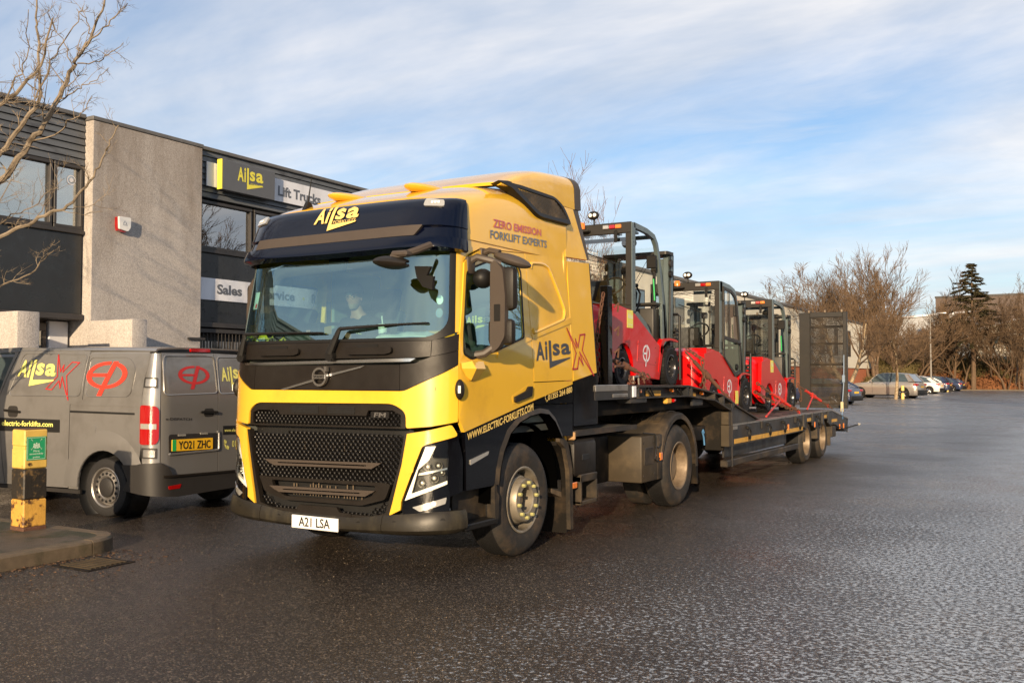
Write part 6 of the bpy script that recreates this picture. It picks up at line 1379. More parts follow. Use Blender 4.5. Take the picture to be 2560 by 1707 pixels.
for sg_ in (1, -1):
    for y in (12.05, 13.38):
        c = (1.20 * sg_, y, .40)
        wh = bpy.data.objects.new('trailer_wheel', None); col.objects.link(wh); wh.parent = trl
        wheel(wh, (c[0], c[1] - 9, .41), sg_, .41, .30, .255, 'deep', m='rim_brown', nuts=8)
    tb(MB().cb(1.0 * sg_, 11.70, .42, 1.262 * sg_, 11.75, .63, .005), 'spray_flap', 'fender'); tb(MB().cb(1.0 * sg_, 12.70, .42, 1.262 * sg_, 12.9, .64, .005), 'spray_flap', 'fender')
    tb(MB().cb(.9 * sg_, 13.88, .22, 1.25 * sg_, 13.92, .64, .005), 'spray_flap', 'fender'); tb(MB().cb(.95 * sg_, 14.05, .38, 1.255 * sg_, 14.42, .62, .01), 'storage_box', 'fender')
tb(MB().cyl((-1.1, 12.05, .41), (1.1, 12.05, .41), .07, n=10).cyl((-1.1, 13.38, .41), (1.1, 13.38, .41), .07, n=10), 'axle', 'chassis')
# upright loading ramps at the tail
def ramp(x0, x1):
    s = 1 if x0 > 0 else -1
    T_ = Matrix.Translation((0, 15.5 - 9, .93)) @ Matrix.Rotation(R(-1.2), 4, 'X'); r_ = bpy.data.objects.new('loading_ramp', None); col.objects.link(r_); r_.parent = trl; r_['label'] = 'upright steel mesh loading ramp leaf ' + ('nearest the camera' if s > 0 else 'on the far side')
    def b(q, n, m, **k): q.v = [tuple(T_ @ Vector(p)) for p in q.v]; return q.build(n, m, r_, **k)
    a, c = (x0, x1) if s > 0 else (x0, x1)
    W = c - a; H = 2.13
    b(MB().cb(a, 0, 0, a + .235, .12, H, .008), 'perforated_strip', 'fork_dark'); 
    q = MB()
    for i in range(10):
        for j in range(62): x = a + .02 + i * .022; z_ = .04 + j * .034 + (.017 if i % 2 else 0); q.add([(x - .006, -.002, z_), (x, -.008, z_ - .010), (x + .006, -.002, z_), (x, -.008, z_ + .010)], [(0, 1, 2, 3)])
    b(q, 'grip_stud', 'rail_paint', smooth=0, clean=False, kind='stuff')
    b(MB().cb(c - .085, 0, 0, c, .12, H, .008), 'side_channel', 'fork_dark'); b(MB().cb(a + .235, 0, H - .11, c - .085, .10, H, .008), 'end_channel', 'fork_dark'); b(MB().cb(a + .235, 0, 0, c - .085, .10, .06, .008), 'end_channel', 'fork_dark')
    for k in range(12): b(MB().cb(c - .083, -.010, .08 + k * .175, c - .002, .0, .10 + k * .175, .003), 'cross_cleat', 'steel_dark')
    for k in range(68): b(MB().bx(a + .237, .02, .07 + k * .0288, c - .087, .045, .0835 + k * .0288), 'grating_bar', 'fender')
    for k in range(27): x = a + .245 + k * (W - .32 - .02) / 26; b(MB().bx(x, .045, .06, x + .012, .07, H - .11), 'grating_rod', 'chassis')
    for z_ in (.48, .95, 1.40, 1.78): b(MB().cb(a + .237, .065, z_, c - .087, .11, z_ + .05, .006), 'cross_member', 'chassis')
    for x in (a + .2, a + .55, c - .12): b(MB().cb(x, -.03, H - .01, x + .04, .02, H + .05, .006), 'hinge_lug', 'rim_brown')
ramp(.245, 1.275); ramp(-1.275, -.245)
tb(MB().tube([(1.24, 15.38, 2.1), (1.235, 15.36, 1.5), (1.22, 15.25, 1.0), (1.245, 15.1, .78)], .012, 6), 'retaining_strap', 'strap'); tb(MB().cb(1.19, 15.2, .86, 1.25, 15.25, 1.08, .01), 'ratchet', 'canvas'); tb(MB().cb(1.20, 15.34, 1.50, 1.26, 15.39, 1.66, .01), 'ratchet', 'strap'); tb(MB().cb(1.20, 15.04, .70, 1.27, 15.12, .82, .02), 'ratchet', 'blue_tool')
# headboard behind the cab
tb(MB().cb(.97, 3.52, 1.54, 1.07, 3.64, 2.66, .006), 'headboard_post', 'gloss_black'); tb(MB().cb(-1.07, 3.52, 1.54, -.97, 3.64, 2.66, .006), 'headboard_post', 'gloss_black')
tb(MB().cb(-.97, 3.56, 2.02, .97, 3.62, 2.12, .006), 'headboard_rail', 'gloss_black')
for z_ in (1.9, 2.15, 2.42): tb(MB().tube([(1.08, 3.66, z_), (1.12, 3.70, z_ + .05), (1.10, 3.72, z_ - .05)], .012, 5), 'hook', 'rust')
tb(MB().tube([(1.16, 4.02, 1.54), (1.16, 4.03, 1.63), (1.16, 4.16, 1.63), (1.16, 4.18, 1.54)], .014, 6), 'deck_handle', 'alu')
# ---------------------------------------------------------------- chains and load binders
def chain(pts, name, label, link=.062, m='rust', group='rusty lashing chains'):
    P_ = [Vector(p) for p in pts]; L_ = [0]
    for i in range(len(P_) - 1): L_.append(L_[-1] + (P_[i + 1] - P_[i]).length)
    t = thing(name, P_[0], label, 'chain', group=group); s = 0; k = 0; base = None
    while s < L_[-1]:
        i = max(j for j in range(len(P_) - 1) if L_[j] <= s); f = (s - L_[i]) / max(1e-6, L_[i + 1] - L_[i]); p = P_[i].lerp(P_[i + 1], f) - P_[0]; d = (P_[i + 1] - P_[i]).normalized()
        if base is None:
            h = link * .42; w_ = link * .26; base = MB().tube([(-h, 0, -w_), (-h * 1.35, 0, 0), (-h, 0, w_), (h, 0, w_), (h * 1.35, 0, 0), (h, 0, -w_)], link * .13, 5, closed=True).mesh('link')
            base.materials.append(MT[m])
        o = bpy.data.objects.new('link', base); col.objects.link(o); o.parent = t; q = d.to_track_quat('X', 'Z'); o.rotation_mode = 'QUATERNION'; o.rotation_quaternion = q @ Euler((R(90) * (k % 2) + .3, 0, 0)).to_quaternion(); o.location = p
        s += link * .86; k += 1
    return t
def binder(a, b, label, m='binder_red', lever=None):
    a, b = Vector(a), Vector(b); t = thing('load_binder', a, label, 'load binder', group='ratchet load binders on the trailer'); d = (b - a); n = d.normalized(); z0 = Vector((0, 0, 0))
    MB().tube([z0, d * .22], .014, 6).tube([d * .78, d], .014, 6).build('screw', 'rust', t); MB().cyl(d * .2, d * .8, .028, n=12).cyl(d * .44, d * .56, .045, n=12).build('barrel', m, t)
    lv = Vector(lever) - a; MB().tube([d * .5, d * .5 + (lv - d * .5) * .5, lv], [.022, .016, .018], 8).build('lever', m, t)
    MB().tube([d + n * .02, d + n * .08 + Vector((0, 0, .03)), d + n * .12, d + n * .08 - Vector((0, 0, .03))], .012, 5, closed=True).build('hook', m, t)
def zc(*p): return p
chain([(1.02, 3.50, 2.55), (1.0, 3.38, 2.1), (1.02, 3.36, 1.6)], 'lashing_chain', 'rusty chain hanging in a bunch by the headboard post behind the cab')
chain([(.95, 3.46, 2.0), (.92, 3.40, 1.75), (.96, 3.40, 1.56)], 'lashing_chain', 'second rusty chain loop low behind the cab, inside the headboard')
binder((.85, 3.95, 1.86), (1.10, 4.45, 1.66), 'rust coloured load binder in front of the first forklift rear wheel', 'rust', (1.0, 3.85, 1.75))
chain([(1.10, 4.45, 1.66), (1.16, 4.35, 1.56)], 'lashing_chain', 'short rusty chain tying the binder at the front of the first forklift', .07)
chain([(1.10, 4.48, 1.66), (1.13, 4.0, 1.60), (1.2, 3.95, 1.55)], 'lashing_chain', 'slack rusty chain end lying by the deck handle', .07)
chain([(.72, 7.05, 2.02), (.95, 7.0, 1.88), (.98, 6.98, 1.62), (1.0, 6.95, 1.42)], 'lashing_chain', 'rusty chain hanging down between the first and second forklifts', .075)
binder((.80, 6.72, 1.98), (1.20, 7.35, 1.34), 'dark rusty load binder sloping between the first and second forklifts', 'rust', (.85, 7.2, 1.50))
chain([(1.20, 7.35, 1.34), (1.24, 7.44, 1.22)], 'lashing_chain', 'rusty chain joining the sloping binder to the neck rail', .075)
binder((.80, 10.72, 1.42), (1.14, 11.6, 1.00), 'bright red load binder between the second and third forklifts', 'binder_red', (1.1, 9.75, .96))
chain([(.72, 10.6, 1.50), (.95, 11.1, 1.22), (1.18, 11.75, .98)], 'lashing_chain', 'rusty chain beside the bright red binder', .075)
chain([(.70, 10.5, 1.35), (.90, 11.0, 1.16), (1.10, 11.4, 1.03)], 'lashing_chain', 'lower rusty chain under the bright red binder', .075)
binder((.72, 13.62, 1.42), (1.05, 14.45, 1.04), 'red load binder behind the third forklift, before the upright ramp', 'binder_red', (.95, 13.25, .98))
chain([(.70, 13.55, 1.46), (.74, 13.62, 1.25), (.72, 13.65, 1.15)], 'lashing_chain', 'short rusty chain loop hanging behind the third forklift', .075)
chain([(1.05, 14.45, 1.04), (1.12, 14.62, .96)], 'lashing_chain', 'rusty chain end at the foot of the upright ramp', .075)
# ---------------------------------------------------------------- forklift
def forklift(loc, label, rx=0, door=False, mast_dz=-.08, lamps=True):
    t = thing('forklift', loc, label, 'forklift', group='red forklifts chained on the trailer', rx=rx)
    def b(q, n, m, par=None, **k): return q.build(n, m, par or t, **k)
    # local: y=0 at rear axle, x centred, z=0 deck. counterweight towards -y
    # counterweight: lofted body
    rows = []
    for y_, hw_, z0, z1 in ((-.62, .42, .42, .93), (-.60, .49, .32, .99), (-.50, .555, .22, 1.02), (-.345, .583, .18, 1.05)):
        r_ = []
        for k in range(17):
            a = math.pi * k / 16; c, s_ = math.cos(a), math.sin(a); zm = z0; n_ = 6.
            r_.append((hw_ * math.copysign(abs(c) ** (2 / n_), c), y_ + .04 * abs(c) ** 4, zm + (z1 - zm) * s_ ** (2 / n_)))
        rows.append(r_)
    q = MB().rows(rows, 0); q.v = q.v; cw = b(q, 'counterweight', 'red', smooth=50)
    b(MB().cb(-.36, -.36, .16, .36, .34, .62, .02), 'lower_body', 'red'); b(MB().prism([(-.36, .565), (-.36, 1.045), (-.05, 1.03), (.30, .985), (.30, .565)], 0, -.595, .595), 'upper_body', 'red', smooth=25); b(MB().prism([(-.42, .22), (-.42, .93), (.42, .93), (.42, .22)], 1, -.60, -.58), 'counterweight_face', 'red')
    b(MB().cb(-.30, -.665, .40, .30, -.60, .56, .03), 'tow_recess', 'red')
    for s_ in (1, -1):
        # side skirt with wheel arches
        arch1 = [(.30 * math.cos(R(a)) + 0, .24 + .32 * math.sin(R(a))) for a in range(175, 4, -15)]
        side = [(-.58, .30), (-.30, .18)] + [p for p in arch1 if p[1] > .19] + [(.33, .14), (1.13, .085), (1.27, .50), (1.245, .54), (.37, .945), (.20, 1.0), (-.05, 1.01), (-.5, .95)]
        b(MB().prism(side, 0, .612 * s_, .55 * s_), 'side_panel', 'red', smooth=25)
        b(MB().prism([(.34, .14), (1.13, .087), (1.16, .19), (.34, .24)], 0, .625 * s_, .60 * s_), 'step', 'red')
        hp = b(MB().prism([(.42, .33), (1.08, .28), (1.08, .55), (.46, .60)], 0, .617 * s_, .60 * s_), 'battery_hatch', 'red')
        f_ = lambda u, v: (.6175 * s_, u, v)
        EP = epmark(); w_ = .25
        VV = [(.60 + (a if s_ > 0 else 1 - a) * w_, .30 + (c_) * w_ * 1.1) for a, c_ in EP[0]]; letter((VV, EP[1]), f_, .0015 * s_, 'logo', 'sign_white', hp)
        for yy, zz in ((.45, .56), (1.05, .52), (1.05, .32), (.45, .36)): b(MB().cyl((.617 * s_, yy, zz), (.621 * s_, yy, zz), .008, n=6), 'bolt', 'fork_dark', hp)
        if s_ > 0:
            st = b(MB().bx(.613, .10, .76, .6155, .29, .99) if not door else MB().bx(.627, 1.02, .14, .630, 1.17, .36), 'sticker', 'sticker_yellow', smooth=0)
            if not door: letter(join2(txt('Ailsa', .12, .88, .27, .95, .0), txt('01355 264 880', .12, .79, .27, .81, .0)), lambda u, v: (.616, u, v), .001, 'lettering', 'sign_white', st)
        # front fender
        fr = [(1.22, .48), (1.27, .60), (1.36, .66), (1.60, .675), (1.78, .665), (1.92, .645), (1.92, .625), (1.62, .645), (1.40, .62), (1.33, .56), (1.30, .42)]
        b(MB().prism(fr, 0, .62 * s_, .36 * s_), 'front_fender', 'red', smooth=30)
        b(MB().prism([(1.13, .085), (1.18, .085), (1.34, .50), (1.30, .58), (1.245, .54)], 0, .62 * s_, .36 * s_), 'fender_web', 'red')
        wheelf(t, (.615 * s_, 1.65, .27), s_, .285 if not door else .30, .23, .165)
        wheelf(t, (.585 * s_, 0, .235), s_, .235, .17, .135)
        # cab posts: rear pillar, curved front pillar
        b(MB().cb(.555 * s_, .28, .98, .61 * s_, .40, 2.16, .008), 'rear_pillar', 'fork_grey')
        for k in range(5): b(MB().cyl((.611 * s_, .34, 1.9 - k * .05 - (0.55 if k > 2 else 0)), (.613 * s_, .34, 1.9 - k * .05 - (0.55 if k > 2 else 0)), .006, n=6), 'bolt', 'black')
        fp = [(.36, 2.13), (.80, 2.105), (1.06, 2.055), (1.16, 1.96), (1.22, 1.82), (1.36, 1.30), (1.42, 1.0), (1.44, .66)]
        o_ = []; i_ = []
        for k, (yy, zz) in enumerate(fp):
            a = Vector(fp[max(0, k - 1)]); c = Vector(fp[min(len(fp) - 1, k + 1)]); d = (c - a).normalized(); n = Vector((-d.y, d.x)); o_.append((yy + n.x * .035, zz + n.y * .035)); i_.append((yy - n.x * .035, zz - n.y * .035))
        q = MB(); k_ = len(fp)
        vs = [(x * s_, *p) for x in (.61, .555) for p in o_ + i_]
        fs = []
        for e in (0, 2 * k_): fs += [(e + i, e + i + 1, e + k_ + i + 1, e + k_ + i) for i in range(k_ - 1)]
        fs += [(i, i + 1, 2 * k_ + i + 1, 2 * k_ + i) for i in range(k_ - 1)] + [(k_ + i, k_ + i + 1, 3 * k_ + i + 1, 3 * k_ + i) for i in range(k_ - 1)]
        fs += [(k_ - 1, 2 * k_ - 1, 4 * k_ - 1, 3 * k_ - 1)]
        q.add(vs, fs); b(q, 'front_pillar', 'fork_grey', smooth=30)
        b(MB().prism([(1.33, 1.14), (1.42, 1.14), (1.49, .62), (1.38, .56), (1.33, .70)], 0, .61 * s_, .58 * s_), 'pillar_foot', 'fork_grey')
    # rear frame, glass, roof
    q = MB().cb(-.60, .27, 1.00, .60, .33, 1.06, .006).cb(-.60, .27, 2.02, .60, .33, 2.165, .006).cb(-.60, .27, 1.06, -.52, .33, 2.02, .006).cb(.52, .27, 1.06, .60, .33, 2.02, .006); rf = b(q, 'rear_frame', 'fork_dark')
    b(MB().add([(-.52, .30, 1.06), (.52, .30, 1.06), (.52, .30, 2.02), (-.52, .30, 2.02)], [(0, 1, 2, 3)]), 'rear_window', 'glass_cab', rf, smooth=0)
    b(MB().tube([(-.1, .265, 1.80), (.38, .262, 1.62)], .008, 5).cb(.36, .25, 1.90, .41, .27, 2.06, .01), 'rear_wiper', 'black', rf); b(MB().cyl((.44, .27, 1.66), (.44, .245, 1.66), .022, n=10), 'wiper_motor', 'black', rf)
    q = MB().prism([(.30, 2.12), (.40, 2.165), (.40, 2.12)], 0, -.6, .6).cb(-.60, .33, 2.13, .60, .42, 2.165, .01).cb(-.58, 1.0, 2.03, .58, 1.08, 2.08, .01)
    for k in range(4): q.cb(-.42 + k * .25, .40, 2.105, -.36 + k * .25, 1.03, 2.135, .006)
    b(q, 'roof_bars', 'fork_grey'); b(MB().bx(-.56, .42, 2.138, .56, 1.0, 2.142), 'roof_glass', 'glass_clear', smooth=0)
    # lamps
    b(MB().cb(-.22, .16, 2.06, .02, .28, 2.085, .006), 'lamp_shelf', 'fork_dark'); bc = b(MB().cyl((-.10, .22, 2.085), (-.10, .22, 2.10), .06, n=14), 'beacon_base', 'black'); b(MB().lathe([(.05, 0), (.052, .07), (.04, .09), (0, .095)], (-.10, .22, 2.10), 'z', 16), 'beacon', 'lamp_amber', bc)
    b(MB().tube([(.08, .24, 2.16), (.08, .24, 2.22)], .012, 6).ell((.08, .22, 2.275), (.085, .04, .06), 14, 8), 'work_lamp', 'black'); 
    for dx in (-.03, .03): b(MB().ell((.08 + dx, .185, 2.275), (.026, .012, .026), 8, 6), 'lamp_lens', 'led')
    for k, mt in enumerate(('lamp_clear', 'lamp_red', 'lamp_amber')):
        b(MB().cb(.20 + k * .09, .245, 2.085, .285 + k * .09, .27, 2.135, .006), 'tail_lamp', mt)
    # interior: seat, wheel column, levers, front screen
    b(MB().cb(-.22, .42, 1.0, .22, .85, 1.10, .04).prism(rnd([(.40, 1.10), (.50, 1.10), (.45, 1.42), (.38, 1.42)], .03), 0, -.20, .20), 'seat', 'fork_dark')
    b(MB().tube([(.17 + .0 * a, 1.0, 1.0) for a in (0, 1)] and [(0, 1.22, .95), (0, 1.02, 1.36)], .03, 8), 'steering_column', 'black'); c = Vector((0, .99, 1.40)); b(MB().tube([(c.x + .17 * math.cos(R(a)), c.y + .10 * math.sin(R(a)), c.z + .14 * math.sin(R(a)) * .9) for a in range(0, 360, 24)], .014, 6, closed=True), 'steering_wheel', 'black')
    for k in range(4): lv = MB().tube([(.36, .62 + k * .10, .98), (.38, .66 + k * .12, 1.10), (.38, .70 + k * .13, 1.28), (.38, .60 + k * .12, 1.37)], .014, 6).ell((.38, .595 + k * .12, 1.385), (.032, .032, .028), 8, 6); b(lv, 'control_lever', 'black')
    b(MB().prism([(.38, .92), (.50, .99), (.78, .86), (1.02, .66), (1.12, .57), (.42, .57)], 0, .595, .42), 'console', 'fork_grey', smooth=20)
    b(MB().cb(-.55, 1.15, .58, .55, 1.38, 1.08, .02), 'dash_panel', 'fork_dark'); b(MB().ell((.40, 1.05, .76), (.15, .14, .13), 14, 8), 'cowl', 'black')
    b(MB().cb(.36, 1.18, .56, .50, 1.36, .72, .02), 'tilt_bracket', 'red')
    b(MB().cb(-.58, 1.16, 1.12, .58, 1.40, 1.16, .01), 'cowl_top', 'fork_dark'); q = MB().add([(-.555, 1.38, 1.16), (.555, 1.38, 1.16), (.555, 1.19, 1.93), (-.555, 1.19, 1.93)], [(0, 1, 2, 3)]); b(q, 'front_window', 'glass_clear', smooth=0)
    b(MB().ell((.42, .62, 1.93), (.11, .08, .075), 12, 8), 'rear_view_lamp', 'fork_dark'); b(MB().cb(.50, 1.02, 1.62, .64, 1.08, 1.80, .01), 'mirror', 'black'); b(MB().tube([(.6, 1.16, 1.72), (.58, 1.06, 1.72)], .01, 6), 'mirror_arm', 'black')
    b(MB().tube([(.45, .75, 1.42), (.50, 1.20, 1.85)], .004, 4).tube([(.45, .78, 1.36), (.50, 1.22, 1.78)], .004, 4), 'hose', 'black'); b(MB().tube([(.50, 1.28, 1.50), (.50, 1.32, 1.2)], .012, 5), 'green_rod', 'green_flash')
    # mast
    mz = mast_dz; DY = .20
    def mast_(q, n, m, par=None, **k): q.v = [(x, y + DY, z) for x, y, z in q.v]; return q.build(n, m, par or t, **k)
    for s_ in (1, -1):
        for x0, x1, y0, y1, z1 in ((.40, .50, 1.66, 1.72, 2.0), (.47, .50, 1.66, 1.84, 2.0), (.40, .50, 1.80, 1.84, 2.0), (.32, .385, 1.70, 1.82, 1.94)):
            m_ = MB().cb(x0 * s_, y0, .12, x1 * s_, y1, z1 + mz, .008); m_.v = [(x, y + (z - .5) * .03, z) for x, y, z in m_.v]; mast_(m_, 'mast_channel', 'fork_grey')
        c_ = MB().tube([(.24 * s_, 1.70, .3), (.24 * s_, 1.745, 1.78 + mz)], .024, 8).cyl((.20 * s_, 1.77, 1.80 + mz), (.28 * s_, 1.77, 1.80 + mz), .06, n=14); mast_(c_, 'lift_cylinder', 'steel_dark'); mast_(MB().tube([(.36 * s_, 1.68, .4), (.36 * s_, 1.78, 1.85 + mz)], .016, 5), 'lift_chain', 'black')
        mast_(MB().cyl((.50 * s_, 1.72, 1.86 + mz), (.53 * s_, 1.72, 1.86 + mz), .06, n=16), 'pulley', 'steel_dark'); mast_(MB().cyl((.50 * s_, 1.70, 1.70 + mz), (.54 * s_, 1.70, 1.70 + mz), .05, n=12), 'pulley', 'black')
        mast_(MB().tube([(.515 * s_, 1.69, 1.6 + mz), (.52 * s_, 1.66, 1.2), (.51 * s_, 1.64, .6)], .014, 5), 'mast_hose', 'black')
        b(MB().tube([(.3 * s_, 1.35, .5), (.38 * s_, 1.80, .95)], .03, 8), 'tilt_cylinder', 'black')
    mast_(MB().prism(rnd([(-.52, 1.56), (-.52, 1.84), (-.34, 2.02), (.34, 2.02), (.52, 1.84), (.52, 1.56)], .05), 2, 1.985 + mz, 2.03 + mz), 'mast_top', 'fork_dark')
    mast_(MB().cb(-.40, 1.66, .20, .40, 1.76, .32, .01), 'mast_crossbar', 'fork_grey'); mast_(MB().cb(-.40, 1.68, .86, .40, 1.76, .93, .01), 'mast_crossbar', 'fork_grey')
    for z0, z1 in ((.34, .44), (.72, .82)): mast_(MB().cb(-.50, 1.90, z0, .50, 1.94, z1, .008), 'carriage_bar', 'black')
    for k in range(3): mast_(MB().cb(.505, 1.80, .66 + k * .06, .56, 1.90, .70 + k * .06, .006), 'carriage_roller', 'black')
    mast_(MB().tube([(.55, 1.97, .08), (.55, 1.97, 1.02), (.52, 1.97, 1.05), (-.52, 1.97, 1.05), (-.55, 1.97, 1.02), (-.55, 1.97, .08)], .020, 6), 'load_backrest', 'black')
    for k in range(5): mast_(MB().tube([(-.35 + k * .175, 1.97, .4), (-.35 + k * .175, 1.97, 1.05)], .011, 5), 'backrest_bar', 'black')
    for s_ in (1, -1): mast_(MB().prism([(1.94, .84), (1.98, .84), (1.99, .10), (2.16, .08), (2.16, .045), (1.94, .04)], 0, .30 * s_, .42 * s_), 'fork_arm', 'black')
    if door:
        for s_ in (1, -1):
            d = b(MB().prism([(.42, .98), (.42, 2.08), (.84, 2.06), (1.07, 1.98), (1.17, 1.82), (1.30, 1.28), (1.33, .98), (1.36, .66), (1.06, .60)], 0, .625 * s_, .60 * s_), 'door', 'fork_dark', smooth=20)
            d.data.materials.clear(); d.data.materials.append(MT['fork_dark'])
            bpy.data.objects.remove(d)
            ou = [(.42, .92), (.42, 2.08), (.84, 2.06), (1.07, 1.98), (1.17, 1.82), (1.30, 1.28), (1.37, .66), (1.02, .60)]; fn_ = lambda u, v: (.62 * s_, u, v)
            w1 = [(.47, 1.27), (.47, 2.03), (.83, 2.01), (1.03, 1.94), (1.12, 1.80), (1.26, 1.22)]; w2 = [(.47, .93), (.47, 1.22), (1.27, 1.15), (1.32, .72), (1.04, .66)]
            d = patch(fn_, ou, .01, .03, 0, 0, holes=[w1, w2], flip=s_ < 0).build('door', 'fork_dark', t, smooth=20)
            patch(fn_, w1, -.004, 0, 0, 0, flip=s_ < 0).build('window', 'glass_cab', d, smooth=0); patch(fn_, w2, -.004, 0, 0, 0, flip=s_ < 0).build('lower_window', 'glass', d, smooth=0)
            MB().bx(.622 * s_, .70, 1.25, .632 * s_, .725, 2.02).build('window_rail', 'black', d); MB().cb(.625 * s_, 1.08, 1.15, .66 * s_, 1.28, 1.19, .01).build('door_handle', 'black', d); MB().cyl((.622 * s_, 1.14, .76), (.632 * s_, 1.14, .76), .055, n=16).cyl((.63 * s_, 1.14, .76), (.638 * s_, 1.14, .76), .03, n=12).build('speaker_grille', 'black', d)
            for z_ in (1.85, 1.05): MB().cyl((.63 * s_, .39, z_), (.63 * s_, .39, z_ + .12), .022, n=8).build('hinge', 'black', d)
            b(MB().cb(.56 * s_, .30, 1.98, .61 * s_, .42, 2.16, .005), 'cab_corner', 'fork_dark')
    return t
def wheelf(par, c, s_, r, w, rimr):
    wh = bpy.data.objects.new('wheel', None); col.objects.link(wh); wh.parent = par
    T = MB(); hw = w; pf = [(rimr, 0), (rimr + .01, .004), (r - .03, .012), (r - .006, -.004), (r, -.03), (r, -hw + .03), (r - .006, -hw + .004), (r - .03, -hw), (rimr, -hw)]
    T.lathe([(a, b * s_) for a, b in pf], c, 'x', 40)
    for i in range(18):
        a = 2 * math.pi * i / 18; x, y, z = c
        for x0, x1, da in ((.004, -hw * .48, 0), (-hw * .52, -hw, .17)):
            v = []
            for aa, rr in ((a + da, r - .006), (a + da + .2, r - .006), (a + da + .2, r + .012), (a + da, r + .012)):
                v += [(x + x0 * s_, y + rr * math.cos(aa), z + rr * math.sin(aa)), (x + x1 * s_, y + rr * math.cos(aa + .06), z + rr * math.sin(aa + .06))]
            T.add(v, [(0, 2, 4, 6), (1, 7, 5, 3), (4, 5, 7, 6), (2, 3, 5, 4), (0, 6, 7, 1)])
    T.build('tyre', 'tyre_new', wh, smooth=30)
    Rm = MB(); Rm.lathe([(a, b * s_) for a, b in [(rimr + .004, .005), (rimr - .006, .008), (rimr - .015, -.01), (rimr - .02, -.07), (rimr * .55, -.085), (rimr * .5, -.06), (0, -.06)]], c, 'x', 32); rm = Rm.build('rim', 'fork_rim', wh)
    for i in range(8): a = 2 * math.pi * i / 8; MB().cyl((c[0] - .085 * s_, c[1] + rimr * .62 * math.cos(a), c[2] + rimr * .62 * math.sin(a)), (c[0] - .05 * s_, c[1] + rimr * .62 * math.cos(a), c[2] + rimr * .62 * math.sin(a)), .012, n=6).build('wheel_nut', 'alu', wh)
    return wh
mm('fork_rim', (.03, .03, .033), .25, .4, coat=.5)
forklift((.0, 4.99, 1.505), 'first red forklift behind the cab, open sided with a tall mast')
forklift((.0, 8.56, 1.035), 'middle red forklift with closed glazed cab door', rx=R(-.3), door=True)
forklift((.0, 11.72, .948), 'rear red forklift nearest the upright ramps, open sided')
# ---------------------------------------------------------------- van
A_ = R(94.3); hdv = Vector((-math.sin(A_), math.cos(A_), 0))
van = thing('panel_van', (-4.178, .924, 0), 'dark grey panel van with yellow and red lettering, seen from behind', 'van', rz=A_ - R(90))
# local frame: +y? use fwd = -x direction turned: local x = left normal side, map through s (towards the rear) and z
_th = A_
def loc2(fw_, lf_, z_):       # forward, left, up in the van's own axes -> object axes
    # object is rotated by A_-90deg: object +y points along heading rotated; heading = object -x... computed explicitly
    ca, sa = math.cos(-(A_ - R(90))), math.sin(-(A_ - R(90)))
    w_ = hdv * fw_ + Vector((-hdv.y, hdv.x, 0)) * lf_
    return Vector((w_.x * ca - w_.y * sa, w_.x * sa + w_.y * ca, z_))
RC = .20; CL = RC * math.pi / 2
def VM(s, z):
    tum = .0
    if z > 1.32: tum = .10 * ((z - 1.32) / .65) ** 1.5
    tum += .02 * max(0, (.55 - z)) ** 1 + .012 * abs(z - 1.0) ** 2
    if s < .62: f, l = -s, -tum; 
    elif s < .62 + CL: a = (s - .62) / RC; f, l = -.62 - RC * math.sin(a) * 1.0, -(RC - RC * math.cos(a)) - tum * (1 - (s - .62) / CL)
    else: f, l = -.62 - RC, -RC - (s - .62 - CL)
    if s > .62:
        k = min(1, (s - .62) / CL); f += k * (.10 * max(0, (z - 1.35) / .62) ** 1.3)
    return loc2(f, l, z)
def vp(name, m, poly, off=0., th=.02, holes=(), par=None, du=.06, dv=.1, sm=40, **k): return patch(VM, poly, off, th, du, dv, holes).build(name, m, par or van, smooth=sm, **k)
aw = [(-.44 * math.cos(R(a)) - .0, .33 + .45 * math.sin(R(a))) for a in range(2, 179, 11)]
ZR = 1.90
SR = .62 + CL
vp('side_panel_rear', 'van_paint', [(-.36, ZR + .01), (-.37, 1.36), (-.58, 1.30), (-.60, .30), (-.44, .30)] + aw + [(.44, .62), (.555, .63), (.60, .86), (.60, 1.30), (.595, 1.40), (.60, 1.60), (.66, ZR)], 0, .02)
vp('sliding_door', 'van_paint', [(-.37, ZR + .04), (-.38, 1.35), (-.59, 1.30), (-.61, .31), (-1.75, .30), (-1.80, .60), (-1.88, 1.36), (-1.62, ZR + .10)], .0, .02)
vp('front_door', 'van_paint', [(-1.76, .30), (-1.81, .60), (-1.89, 1.36), (-1.64, ZR + .10), (-2.6, ZR + .08), (-3.1, 1.36), (-3.2, .30)], 0, .02, holes=[rnd([(-1.90, 1.40), (-1.72, 1.94), (-2.45, 1.92), (-2.95, 1.40)], .04)])
vp('window', 'winglass', rnd([(-1.90, 1.40), (-1.72, 1.94), (-2.45, 1.92), (-2.95, 1.40)], .04), -.012, .004)
q = MB(); rows = []
for f_ in (-.70, -.55, -.3, .5, 1.5, 2.4):
    hz = 1.905 + .05 * (1 - ((f_ - 1) / 2.2) ** 2) + .0; rows.append([loc2(f_, -.10 - .86 * (1 - math.cos(math.pi * k / 14)) - .0, hz + .055 * math.sin(math.pi * k / 14) ** .5) for k in range(15)])
MB().rows(rows, .02).build('roof', 'van_paint', van, smooth=50)
q = MB(); q.rows([[loc2(f_, l_, z_) for l_, z_ in ((-.09, ZR - .02), (-.12, 1.93), (-.2, 1.965))] for f_ in (2.4, 1.5, .5, -.3, -.6)], .01); q.build('roof_gutter', 'van_paint', van)
MB().rows([[loc2(f_, l_, z_) for l_ in (-.03, -.5, -.96, -1.4, -1.89)] for f_, z_ in ((2.4, 2.0), (3.2, 1.40), (3.95, 1.15), (4.1, .9), (4.12, .35))], .02).build('bonnet', 'van_paint', van)
